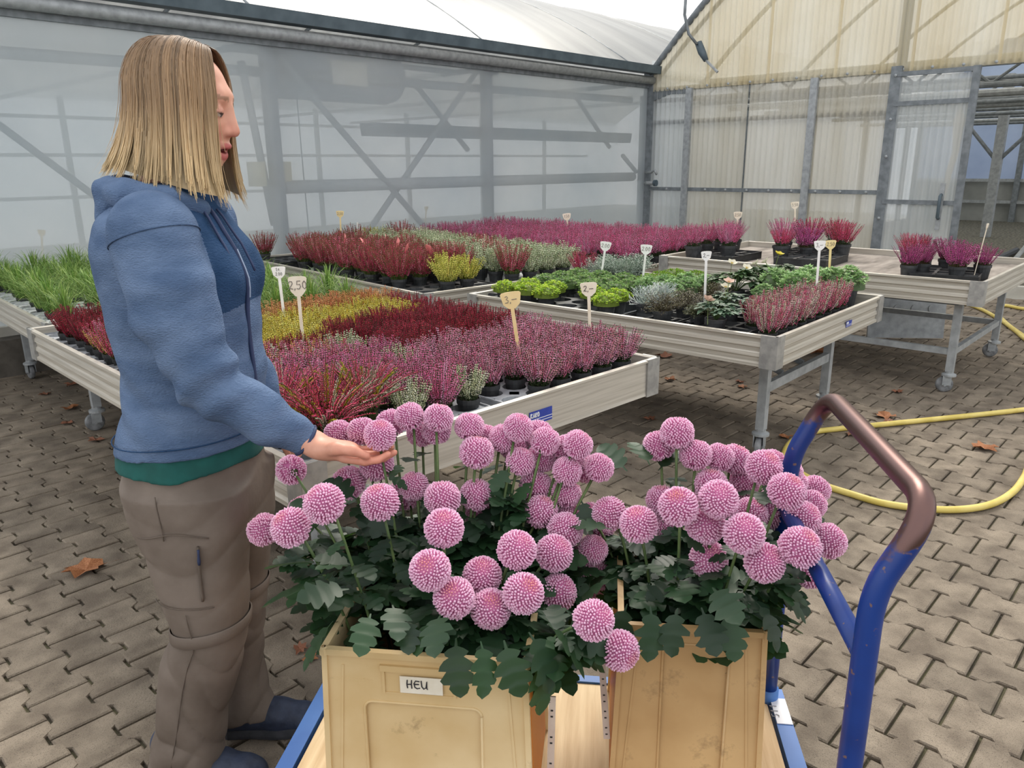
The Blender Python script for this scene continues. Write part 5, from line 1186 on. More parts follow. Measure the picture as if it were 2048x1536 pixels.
BLOOMS = [
    (0, 0.987, 1.231, 0.944, 0.0307), (0, 1.022, 1.176, 0.945, 0.0305), (0, 0.978, 1.285, 0.919, 0.0314), (0, 0.893, 1.360, 0.898, 0.0313), (0, 0.916, 1.305, 0.912, 0.0309),
    (0, 0.897, 1.216, 0.929, 0.0320), (0, 1.044, 1.211, 0.903, 0.0314), (0, 1.051, 1.269, 0.882, 0.0323), (0, 1.084, 1.147, 0.916, 0.0311), (0, 1.132, 1.151, 0.875, 0.0320),
    (0, 1.065, 1.107, 0.872, 0.0357), (0, 1.132, 1.048, 0.924, 0.0304), (0, 1.229, 1.075, 0.876, 0.0323), (0, 1.190, 1.117, 0.852, 0.0341), (0, 1.134, 1.094, 0.888, 0.0312),
    (0, 1.171, 1.005, 0.893, 0.0306), (0, 1.198, 1.039, 0.839, 0.0322), (0, 1.133, 1.042, 0.848, 0.0308), (0, 1.205, 0.944, 0.891, 0.0309), (0, 1.230, 0.993, 0.862, 0.0314),
    (0, 1.269, 1.016, 0.822, 0.0324), (0, 1.188, 0.959, 0.832, 0.0307), (0, 1.318, 1.012, 0.785, 0.0331), (0, 1.248, 0.919, 0.833, 0.0309), (0, 0.799, 1.408, 0.830, 0.0312),
    (0, 0.922, 1.268, 0.843, 0.0360), (0, 0.872, 1.305, 0.806, 0.0360), (0, 0.694, 1.120, 0.876, 0.0360), (0, 0.798, 1.374, 0.748, 0.0310), (0, 0.732, 1.428, 0.707, 0.0347),
    (0, 0.661, 1.185, 0.820, 0.0360), (0, 0.815, 1.118, 0.838, 0.0360), (0, 0.977, 1.245, 0.764, 0.0361), (0, 0.962, 1.195, 0.802, 0.0307), (0, 0.948, 1.089, 0.811, 0.0360),
    (0, 1.051, 1.096, 0.782, 0.0344), (0, 1.075, 1.119, 0.727, 0.0316), (0, 0.862, 0.988, 0.810, 0.0360), (0, 1.169, 1.031, 0.783, 0.0352), (0, 1.199, 0.969, 0.775, 0.0317),
    (0, 1.133, 0.985, 0.749, 0.0357), (0, 1.203, 0.961, 0.717, 0.0314), (0, 1.131, 0.915, 0.731, 0.0360), (0, 0.947, 0.882, 0.769, 0.0360), (0, 1.046, 0.874, 0.726, 0.0360),
    (0, 1.195, 0.926, 0.626, 0.0351), (0, 1.189, 0.886, 0.673, 0.0305), (0, 1.112, 0.989, 0.625, 0.0310), (0, 0.790, 0.947, 0.768, 0.0359), (0, 0.816, 0.915, 0.714, 0.0362),
    (0, 0.906, 0.934, 0.712, 0.0360), (0, 0.873, 0.880, 0.680, 0.0360), (0, 0.902, 0.825, 0.721, 0.0360), (0, 1.041, 0.859, 0.648, 0.0360), (0, 1.245, 0.933, 0.534, 0.0371),
    (0, 1.234, 0.894, 0.588, 0.0316), (0, 0.944, 0.699, 0.701, 0.0349), (0, 1.000, 0.681, 0.620, 0.0350), (1, 1.409, 0.829, 0.891, 0.0357), (1, 1.420, 0.881, 0.845, 0.0350),
    (1, 1.436, 0.796, 0.840, 0.0345), (1, 1.487, 0.764, 0.828, 0.0310), (1, 1.544, 0.755, 0.808, 0.0353), (1, 1.428, 0.634, 0.856, 0.0360), (1, 1.546, 0.667, 0.821, 0.0306),
    (1, 1.593, 0.650, 0.792, 0.0311), (1, 1.637, 0.656, 0.750, 0.0338), (1, 1.386, 0.565, 0.837, 0.0360), (1, 1.683, 0.618, 0.728, 0.0325), (1, 1.566, 0.741, 0.747, 0.0348),
    (1, 1.615, 0.750, 0.699, 0.0349), (1, 1.439, 0.756, 0.779, 0.0358), (1, 1.224, 0.626, 0.856, 0.0357), (1, 1.451, 0.665, 0.733, 0.0358), (1, 1.516, 0.655, 0.716, 0.0362),
    (1, 1.596, 0.590, 0.730, 0.0308), (1, 1.497, 0.570, 0.738, 0.0360), (1, 1.547, 0.632, 0.658, 0.0345), (1, 1.278, 0.486, 0.786, 0.0370), (1, 1.524, 0.521, 0.692, 0.0360),
    (1, 1.483, 0.540, 0.631, 0.0360), (1, 1.244, 0.535, 0.750, 0.0360), (1, 1.213, 0.565, 0.811, 0.0363), (1, 1.242, 0.647, 0.716, 0.0360), (1, 1.232, 0.653, 0.793, 0.0367),
    (1, 1.172, 0.679, 0.843, 0.0360), (1, 1.377, 0.840, 0.737, 0.0345), (1, 1.456, 0.786, 0.725, 0.0313), (1, 1.384, 0.826, 0.678, 0.0311), (1, 1.163, 0.759, 0.783, 0.0360),
    (1, 1.220, 0.870, 0.750, 0.0360), (1, 1.260, 0.950, 0.704, 0.0309), (1, 1.300, 0.953, 0.658, 0.0317)]
rq = random.Random(21)
BPOS = np.array([q[1:4] for q in BLOOMS]); BRAD = np.array([q[4] for q in BLOOMS])
def bloom_band(bk, z): return (0 if z > 0.84 else 1 if z > 0.745 else 2) if bk == 0 else (3 if z > 0.76 else 4)
BANDS = {}
def bez(a, b, c, d, n=12): return [((1 - t) ** 3) * a + 3 * t * (1 - t) ** 2 * b + 3 * t * t * (1 - t) * c + t ** 3 * d for t in np.linspace(0, 1, n)]
BC = [uv(-0.31, 1.29, 0.30), uv(0.17, 1.43, 0.30)]
def put_leaf(parent, base, p, d, s, roll=0.0):
    d = Vector(d).normalized(); up = Vector((0, 0, 1)); y = up.cross(d)
    if y.length < 0.1: y = Vector((0, 1, 0))
    y.normalize(); z = d.cross(y)
    R = Matrix((d, y, z)).transposed() @ Matrix.Rotation(roll, 3, 'X')
    o = link('leaf', CLF[rq.randint(0, 5)], parent, tuple(np.array(p) - base), R.to_euler(), s)
    return o
SPECIAL = {5: 'pink ball chrysanthemum resting on the open palm', 57: 'lowest pink chrysanthemum, hanging sideways over the gap between the buckets', 56: 'pink ball chrysanthemum just above the drooping one in the gap', 24: 'pale pink chrysanthemum tilted away beside the sleeve cuff, under the wrist', 29: 'leftmost pink ball chrysanthemum against the trousers', 30: 'pink ball chrysanthemum second from the left, over the trousers',
           27: 'large pink ball chrysanthemum above the leftmost pair', 37: 'pink ball chrysanthemum alone in the middle of the dark leaves', 51: 'pink ball chrysanthemum lowest at the front, above the labelled bucket', 48: 'leftmost pink ball chrysanthemum of the low front cluster over the labelled bucket', 23: 'small pink chrysanthemum with a dark spot at the rear edge of the labelled bunch', 25: 'pink ball chrysanthemum just below the fingers', 34: 'pink ball chrysanthemum at the centre of the labelled bunch',
           58: 'highest pink ball chrysanthemum of the unlabelled bunch', 59: 'leftmost of the three tall pink chrysanthemums in the unlabelled bunch', 60: 'pink ball chrysanthemum, rightmost of the three tall ones', 79: 'pink ball chrysanthemum sticking out farthest towards the push handle', 83: 'lone low pink chrysanthemum at the front of the unlabelled bunch', 81: 'low round pink chrysanthemum nearest the bucket rim by the handle', 85: 'large pink chrysanthemum with a salmon eye, front of the unlabelled bunch', 68: 'pink ball chrysanthemum farthest back towards the hose', 80: 'pink ball chrysanthemum tucked lowest beneath its neighbours near the blue post', 78: 'largest pink ball chrysanthemum near the blue post'}
for n, (bk, x, y, z, rad) in enumerate(BLOOMS):
    top = np.array((x, y, z)); c = BC[bk]; off = top - c; off[2] = 0
    ou, ov = off @ TU, off @ TV
    base = c + TU * max(-0.12, min(0.12, ou * 0.45)) + TV * max(-0.09, min(0.09, ov * 0.45)); base[2] = 0.27
    rimz = 0.66
    ax = np.array((off[0] * 1.2, off[1] * 1.2, 0.42)) + np.array((rq.uniform(-.12, .12), rq.uniform(-.12, .12), 0)) + np.array((-0.12, -0.11, 0))
    if n == 5: ax = np.array((-0.1, -0.25, 0.9))
    if n in (57, 24): ax = np.array((off[0], off[1], 0)) * 1.2 + np.array((0.0, 0.0, -0.05)) + (TV * 0.3 if n == 24 else -TV * 0.25)
    ax = ax / np.linalg.norm(ax)
    pin = base + (top - base) * 0.42; pin[2] = max(rimz, base[2] + (z - base[2]) * 0.62)
    end = top - ax * rad * 0.8
    t = empty('chrysanthemum_stem', tuple(base))
    labk = 'the labelled bucket' if bk == 0 else 'the unlabelled bucket'
    if n in SPECIAL: lb = SPECIAL[n]
    elif bk == 0: lb = ('pink ball chrysanthemum in the rear rows of the labelled bucket' if z > 0.84 else 'pink ball chrysanthemum in the middle rows of the labelled bucket' if z > 0.745 else 'pink ball chrysanthemum in the low front cluster of the labelled bucket')
    else: lb = ('pink ball chrysanthemum in the upper rows of the unlabelled bucket' if z > 0.76 else 'pink ball chrysanthemum in the lower rows of the unlabelled bucket')
    t['label'] = lb; BANDS.setdefault(bloom_band(bk, z), []).append((to_px(top)[0], n, t)) if n not in SPECIAL else None
    tag(t, None, 'flower', 'chrysanthemums in ' + labk)
    path = bez(base, base + np.array((0, 0, 0.16)), pin if end[2] > pin[2] - 0.05 else pin + np.array((0, 0, 0.03)), end)
    MB().tube([p - base for p in path], [0.0034] * 6 + [0.003] * 6, 6).build('stem', M_STEM, t, smooth=True)
    q_ = Vector(ax).to_track_quat('Z', 'Y') @ Matrix.Rotation(rq.uniform(0, 6.28), 3, 'Z').to_quaternion()
    bo = link('bloom', BLM[0 if n in (10, 48, 49, 51, 52, 85) else rq.randint(1, 3)], t, tuple(top - base), None, (rad * 1.05, rad * 1.05, rad * 1.0)); bo.rotation_euler = q_.to_euler()
    for k in range(22):
        s_ = rq.uniform(0.48, 0.93) if k < 17 else rq.uniform(0.26, 0.55); i = min(10, int(s_ * 11)); p = path[i]; a = rq.uniform(0, 2 * PI)
        if p[2] < 0.56: p = path[min(10, i + 3)]
        dv = np.array((math.cos(a), math.sin(a), rq.uniform(-0.25, 0.55)))
        sc = rq.uniform(0.065, 0.10) * (1.0 if s_ < 0.75 else 0.75)
        for tr_k in range(6):      # keep leaves out of the flower heads
            cq = np.array([p + dv / np.linalg.norm(dv) * sc * f_ for f_ in (0.25, 0.6, 0.95)])
            if (np.linalg.norm(cq[:, None, :] - BPOS[None], axis=2) - BRAD[None]).min() > 0.006: break
            a = rq.uniform(0, 2 * PI); dv = np.array((math.cos(a), math.sin(a), rq.uniform(-0.6, 0.3))); sc *= 0.93
        else: continue
        put_leaf(t, base, p, dv, sc, rq.uniform(-0.4, 0.4))
NTH = ORDW = ['first', 'second', 'third', 'fourth', 'fifth', 'sixth', 'seventh', 'eighth', 'ninth', 'tenth', 'eleventh', 'twelfth', 'thirteenth', 'fourteenth', 'fifteenth', 'sixteenth', 'seventeenth', 'eighteenth', 'nineteenth', 'twentieth']
for bn, lst in BANDS.items():
    where = ['among the highest of the labelled bucket', 'at mid height in the labelled bucket', 'in the low front cluster of the labelled bucket', 'in the upper half of the unlabelled bucket', 'in the lower half of the unlabelled bucket'][bn]
    for q, (_, n, o) in enumerate(sorted(lst, key=lambda e: e[0])): o['label'] = 'pink ball chrysanthemum %s, %s from the left' % (where, NTH[min(q, 19)])
STEMS = [o for o in bpy.data.objects if o.name.startswith('chrysanthemum_stem')]
# leaves lapping over the bucket rims
def rim_leaves(bk, lst):
    st_ = [o for o in STEMS if o['group'].endswith('the labelled bucket' if bk == 0 else 'the unlabelled bucket') and ('unlabelled' in o['group']) == (bk == 1)]
    for u_, v_, z_, du, dv, dz, s_ in lst:
        p = uv(u_, v_, z_); o = min(st_, key=lambda q: (q.location - Vector(p)).length)
        put_leaf(o, np.array(o.location), np.array(p) + np.array((0, 0, 0.022)), TU * du + TV * dv + np.array((0, 0, dz * 0.8)), s_ * 0.78, rq.uniform(-0.5, 0.5))
rim_leaves(0, [(-0.47, 1.15, 0.66, -0.5, -0.6, -0.65, 0.12), (-0.40, 1.15, 0.68, 0.1, -0.8, -0.1, 0.10), (-0.50, 1.20, 0.70, -1, -0.2, 0.0, 0.15), (-0.52, 1.24, 0.72, -1, 0.0, 0.1, 0.14), (-0.33, 1.14, 0.68, 0.2, -0.8, -0.15, 0.09), (-0.29, 1.14, 0.68, -0.2, -0.8, -0.2, 0.09), (-0.24, 1.11, 0.67, 0.1, -0.6, -0.7, 0.115), (-0.20, 1.12, 0.66, 0.3, -0.6, -0.6, 0.11), (-0.16, 1.12, 0.665, 0.3, -0.5, -0.8, 0.12), (-0.12, 1.14, 0.67, 0.6, -0.4, -0.8, 0.13),
               (-0.09, 1.17, 0.67, 0.8, -0.3, -0.8, 0.14), (-0.06, 1.20, 0.68, 0.8, -0.2, -0.7, 0.14), (-0.11, 1.14, 0.64, 0.4, -0.4, -1.0, 0.14), (-0.36, 1.15, 0.70, 0.4, -0.8, 0.1, 0.10), (-0.44, 1.16, 0.72, -0.6, -0.6, 0.3, 0.12), (-0.27, 1.13, 0.70, 0, -0.9, 0.1, 0.11), (-0.54, 1.34, 0.76, -0.9, 0.2, 0.5, 0.12), (-0.50, 1.40, 0.78, -0.9, 0.3, 0.5, 0.12)])
rim_leaves(1, [(0.05, 1.28, 0.65, -0.3, -0.6, -0.8, 0.12), (0.09, 1.26, 0.66, 0.1, -0.6, -0.8, 0.12), (0.14, 1.26, 0.66, -0.2, -0.6, -0.6, 0.11), (0.18, 1.25, 0.67, 0.2, -0.6, -0.5, 0.11), (0.23, 1.26, 0.66, 0.1, -0.6, -0.6, 0.105), (0.28, 1.28, 0.67, 0.5, -0.5, -0.5, 0.11), (0.31, 1.34, 0.67, 0.9, -0.2, -0.4, 0.12), (0.31, 1.42, 0.68, 0.9, 0, -0.3, 0.12), (0.30, 1.50, 0.68, 0.9, 0.2, -0.2, 0.12), (0.03, 1.34, 0.67, -0.9, -0.3, -0.3, 0.12), (0.02, 1.44, 0.72, -0.9, 0.0, 0.3, 0.12),
               (0.05, 1.56, 0.80, -0.6, 0.5, 0.6, 0.12), (0.10, 1.60, 0.80, -0.3, 0.6, 0.6, 0.11), (0.12, 1.62, 0.78, 0.5, 0.5, 0.5, 0.11), (0.20, 1.27, 0.70, 0.3, -0.9, 0.0, 0.12)])
# ------------------------------------------------------------------ price signs
M_SIGN = mat('cream_sign_plastic', rgb(226, 214, 188), rgb(238, 230, 210), scale=14, rough=0.5)
M_SIGN_Y = mat('yellowed_sign_plastic', rgb(228, 200, 140), rgb(238, 214, 160), scale=14, rough=0.5)
M_SIGN_W = mat('white_sign_plastic', rgb(232, 230, 224), rgb(244, 243, 240), scale=14, rough=0.5)
M_INK = mat('black_marker', rgb(36, 34, 36), rough=0.6)
M_INK_GREY = mat('faded_marker', rgb(120, 116, 108), rough=0.6)
def sign(base, top, text, m, label, w=0.07, turn=0.0, ink=None, tall=1.0):
    """stake from base to top; the board faces the visitor's side of the bench"""
    b = np.array(base); t_ = np.array(top); d = t_ - b; L = np.linalg.norm(d); d /= L
    face = np.array((-0.72, -0.69, 0.0)); face = face - d * (face @ d); face /= np.linalg.norm(face)
    x = np.cross(d, face) * -1.0
    x = np.cross(face, d) * -1.0
    R = Matrix(((x[0], -face[0], d[0]), (x[1], -face[1], d[1]), (x[2], -face[2], d[2]))) @ Matrix.Rotation(turn, 3, 'Z')
    o = empty('price_sign', base); o.rotation_euler = R.to_euler(); tag(o, label, 'price sign', 'price signs stuck in the plants')
    h = w * 0.78 * tall
    MB().add([(-0.006, -0.0015, -0.14), (0.006, -0.0015, -0.14), (0.007, -0.0015, L - h * 0.9), (-0.007, -0.0015, L - h * 0.9), (-0.006, 0.0015, -0.14), (0.006, 0.0015, -0.14), (0.007, 0.0015, L - h * 0.9), (-0.007, 0.0015, L - h * 0.9)],
             [(0, 1, 2, 3), (7, 6, 5, 4), (0, 4, 5, 1), (1, 5, 6, 2), (3, 2, 6, 7), (0, 3, 7, 4)]).build('stake', m, o)
    pr = [(-w * 0.16, -h), (w * 0.16, -h), (w * 0.40, -h * 0.72), (w * 0.5, -h * 0.1), (w * 0.44, 0.0), (w * 0.2, h * 0.04), (-w * 0.2, h * 0.04), (-w * 0.44, 0.0), (-w * 0.5, -h * 0.1), (-w * 0.40, -h * 0.72)]
    n = len(pr); th = 0.0018
    MB().add([(p[0], -th, L + p[1]) for p in pr] + [(p[0], th, L + p[1]) for p in pr], [tuple(range(n)), tuple(range(2 * n - 1, n - 1, -1))] + [(i, n + i, n + (i + 1) % n, (i + 1) % n) for i in range(n)]).build('board', m, o)
    if text:
        lines = text.split('|'); hh = h * (0.42 if len(lines) == 1 else 0.28)
        for k, ln in enumerate(lines):
            mb = MB(); wd = stroke_text(mb, ln, hh)
            mb.build('lettering', ink or M_INK_GREY, o, loc=(-wd / 2 * 0.95, -th - 0.0008, L - h * (0.62 if len(lines) == 1 else 0.36 + 0.40 * k)))
    return o
sign((4.313, 6.278, 0.800), (4.318, 6.273, 1.047), '2,50', M_SIGN_Y, 'yellowed price sign in the dark red heathers before the film wall', 0.075, 0)
sign((4.155, 5.807, 0.780), (4.166, 5.795, 0.970), '', M_SIGN_W, 'slim white plant stake seen edge-on in the dark red heathers', 0.03, 1.35)
sign((5.741, 6.718, 0.800), (5.758, 6.700, 1.013), '', M_SIGN_Y, 'small yellowed price sign at the far end of the pale block', 0.055, 0.5)
sign((6.193, 5.026, 0.800), (6.181, 5.038, 0.974), '1.50', M_SIGN, 'cream price sign in the raspberry heathers of the rear bench', 0.085, 0)
sign((6.220, 3.187, 0.920), (6.220, 3.187, 1.050), '2.50', M_SIGN, 'cream price sign above the far pink heathers of the half-empty bench', 0.075, 0)
sign((6.771, 2.916, 0.920), (6.758, 2.930, 1.118), '3.50', M_SIGN, 'cream price sign rising from the mid cluster of the half-empty bench', 0.075, 0)
sign((5.636, 1.211, 0.830), (5.655, 1.191, 1.074), '', M_SIGN, 'long leaning price stake in the purple doorway cluster', 0.045, 1.25)
sign((4.133, 3.064, 0.760), (4.150, 3.046, 0.963), '2.00', M_SIGN_W, 'white price sign above the grey wispy herbs', 0.075, 0)
sign((4.113, 2.725, 0.760), (4.123, 2.714, 0.966), '2.00', M_SIGN_W, 'white price sign behind the silver bushes', 0.075, 0)
sign((3.679, 2.041, 0.720), (3.674, 2.046, 1.009), '2,-', M_SIGN_W, 'tall white price sign behind the corner hellebore', 0.06, 0.2, ink=M_INK)
sign((4.251, 1.676, 0.760), (4.246, 1.681, 1.042), '3,-', M_SIGN_W, 'white price sign, left of the overlapping pair at the sedum corner', 0.065, 0)
sign((4.661, 1.769, 0.760), (4.653, 1.778, 1.009), '2.50', M_SIGN_Y, 'yellowed price sign, right of the overlapping pair at the sedum corner', 0.065, 0)
sign((2.669, 2.035, 0.740), (2.662, 2.043, 0.960), '2,-', M_SIGN, 'cream price sign reading two in the salmon heathers near the bench end', 0.075, 0, ink=M_INK)
sign((2.088, 1.921, 0.740), (2.063, 1.947, 1.002), '3,-', M_SIGN_Y, 'yellowish price sign reading three in the front salmon heathers', 0.078, 0)
sign((1.929, 3.330, 0.760), (1.924, 3.335, 0.997), 'St.|2.00', M_SIGN_W, 'white price sign marked per piece in the yellow heathers by the jacket', 0.068, 0, ink=M_INK)
sign((1.691, 2.786, 0.740), (1.689, 2.788, 1.024), '2,50', M_SIGN, 'big cream paddle-shaped price sign nearest the woman', 0.075, 0.15, tall=1.35)
sign((1.933, 6.905, 0.780), (1.954, 6.883, 0.994), '', M_SIGN_Y, 'faint yellowed price sign in the grasses by the film wall', 0.06, 0.2)
# ------------------------------------------------------------------ yellow hose
M_HOSE = mat('yellow_hose', rgb(206, 184, 92), rgb(224, 204, 122), scale=10, rough=0.45)
def smooth_path(pts, n=12):
    P = [np.array(p, float) for p in pts]; P = [2 * P[0] - P[1]] + P + [2 * P[-1] - P[-2]]; out = []
    for i in range(1, len(P) - 2):
        for s in np.linspace(0, 1, n, endpoint=False):
            a, b, c, d = P[i - 1], P[i], P[i + 1], P[i + 2]
            out.append(0.5 * ((2 * b) + (-a + c) * s + (2 * a - 5 * b + 4 * c - d) * s * s + (-a + 3 * b - 3 * c + d) * s ** 3))
    out.append(P[-2]); return out
hs = MB().tube(smooth_path([(10.428, -2.489, 0.017), (7.411, -0.456, 0.017), (5.844, 0.469, 0.017), (5.303, 0.773, 0.017), (4.847, 1.057, 0.017), (4.505, 1.279, 0.017), (4.231, 1.457, 0.017), (4.055, 1.554, 0.017), (3.868, 1.571, 0.017), (3.675, 1.529, 0.017), (3.548, 1.464, 0.017), (3.474, 1.380, 0.017), (3.396, 1.231, 0.017), (3.374, 1.086, 0.017), (3.369, 0.934, 0.017), (3.439, 0.772, 0.017), (3.539, 0.662, 0.017), (3.680, 0.588, 0.017), (3.878, 0.552, 0.017), (4.111, 0.551, 0.017), (4.534, 0.571, 0.017), (5.279, 0.517, 0.017), (6.467, 0.275, 0.017), (8.937, -0.776, 0.017)]), 0.0155, 12).build('garden_hose', M_HOSE, smooth=True); tag(hs, 'yellow garden hose looping over the paving behind the blue handle', 'hose')
hs = MB().tube(smooth_path([(9.057, 2.202, 0.017), (9.065, 2.051, 0.017), (8.815, 1.808, 0.017), (8.307, 1.526, 0.017), (7.838, 1.313, 0.017), (7.404, 1.123, 0.017), (6.772, 0.728, 0.017), (6.248, 0.014, 0.017)]), 0.017, 10).build('garden_hose', M_HOSE, smooth=True); tag(hs, 'yellow hose curving past the legs of the half-empty bench', 'hose')
hs = MB().tube(smooth_path([(9.744, 0.980, 0.017), (9.356, 1.303, 0.017), (9.094, 1.480, 0.017), (9.158, 1.668, 0.017), (8.714, 1.633, 0.017), (8.204, 1.464, 0.017), (7.725, 1.254, 0.017), (7.339, 1.059, 0.017), (6.803, 0.584, 0.017)]), 0.017, 10).build('garden_hose', M_HOSE, smooth=True, loc=(0, 0, 0.002)); tag(hs, 'second yellow hose strand curling beyond the outer bench leg', 'hose')
# ------------------------------------------------------------------ fallen leaves and litter
M_DRY = mat('dry_leaf', rgb(104, 60, 42), rgb(150, 100, 72), scale=30, rough=0.7)
M_DRY2 = mat('orange_leaf', rgb(136, 80, 46), rgb(172, 118, 76), scale=30, rough=0.7)
def dry_leaf(seed, L):
    r = random.Random(seed); mb = MB(); n = 14; pts = []
    for k in range(n):
        a = 2 * PI * k / n; rad = L * (0.5 if k % 2 else 0.34) * r.uniform(0.75, 1.15); pts.append((rad * math.cos(a) * 1.25, rad * math.sin(a), 0.004 + 0.22 * L * abs(math.sin(a * 1.5 + seed)) * r.uniform(0.5, 1.2)))
    v = [(0, 0, 0.003)] + pts + [(0, 0, 0.0015)] + [(p[0], p[1], p[2] - 0.0015) for p in pts]
    f = [(0, 1 + k, 1 + (k + 1) % n) for k in range(n)] + [(n + 1, n + 2 + (k + 1) % n, n + 2 + k) for k in range(n)] + [(1 + k, n + 2 + k, n + 2 + (k + 1) % n, 1 + (k + 1) % n) for k in range(n)]
    mb.add(v, f); mb.tube([(L * 0.5, 0, 0.006), (L * 0.75, 0.01, 0.012), (L * 0.95, 0.0, 0.01)], 0.0016, 4)
    return mb.mesh('fallen_leaf', M_DRY if seed % 2 else M_DRY2)
LVS = [dry_leaf(i, 1.0) for i in range(4)]
for n, (x, y, s, lab) in enumerate([
    (0.789, 2.953, 0.136, 'large curled reddish-brown leaf lying alone on the paving behind the woman'), (1.351, 4.447, 0.082, 'dry brown leaf under the nearest bench, first one counted'), (1.461, 5.197, 0.094, 'dry brown leaf under the nearest bench, second one counted'), (1.347, 4.888, 0.069, 'dry brown leaf under the nearest bench, third one counted'), (1.973, 6.286, 0.088, 'dry brown leaf under the nearest bench, fourth one counted'), (1.669, 5.789, 0.089, 'dry brown leaf under the nearest bench, fifth one counted'), (2.489, 6.730, 0.105, 'dry brown leaf under the nearest bench, sixth one counted'), (5.073, 3.129, 0.135, 'dry brown leaf under the middle bench, first one counted'), (5.383, 2.825, 0.081, 'dry brown leaf under the middle bench, second one counted'), (5.392, 2.668, 0.105, 'dry brown leaf under the middle bench, third one counted'), (5.963, 2.312, 0.179, 'heap of brown leaves under the middle bench'), (6.128, 2.278, 0.131, 'dry brown leaf under the middle bench, fourth one counted'), (4.684, 2.281, 0.063, 'dry brown leaf under the middle bench, fifth one counted'), (5.245, 1.469, 0.073, 'small orange leaf between two casters'), (4.656, 1.354, 0.112, 'orange-brown leaf beside the yellow hose near the bench caster'), (4.589, 1.318, 0.058, 'dry brown leaf near the half-empty bench, first one counted'), (4.456, 0.793, 0.111, 'thin curled leaf on the paving inside the hose loop'), (3.696, 2.362, 0.078, 'dry brown leaf under the middle bench, sixth one counted'), (3.926, 1.638, 0.070, 'dry brown leaf under the middle bench, seventh one counted'), (4.211, 1.393, 0.061, 'dry brown leaf on the open paving near the hose, first one counted'), (3.104, 0.769, 0.050, 'dry brown leaf on the open paving near the hose, second one counted'), (7.555, 1.981, 0.206, 'dry brown leaf under the middle bench, eighth one counted'), (2.412, 1.663, 0.051, 'dry brown leaf under the nearest bench, seventh one counted'), (1.065, 1.925, 0.051, 'dry brown leaf under the nearest bench, eighth one counted'), (1.058, 1.857, 0.044, 'dry brown leaf under the nearest bench, ninth one counted'), (4.788, 2.349, 0.065, 'dry brown leaf under the middle bench, ninth one counted'), (4.526, 2.743, 0.086, 'dry brown leaf under the middle bench, tenth one counted'), (7.482, 1.898, 0.122, 'dry brown leaf under the middle bench, eleventh one counted'), (4.579, 3.138, 0.082, 'dry brown leaf under the middle bench, twelfth one counted'), (1.457, 5.662, 0.070, 'dry brown leaf under the nearest bench, tenth one counted')]):
    o = link('fallen_leaf', LVS[n % 4], None, (x, y, 0.004), (0.05 * math.sin(n), 0.05 * math.cos(n), n * 1.7), (s, s, s))
    tag(o, lab or 'small dry brown leaf lying on the paving', 'leaf', 'fallen leaves on the paving')
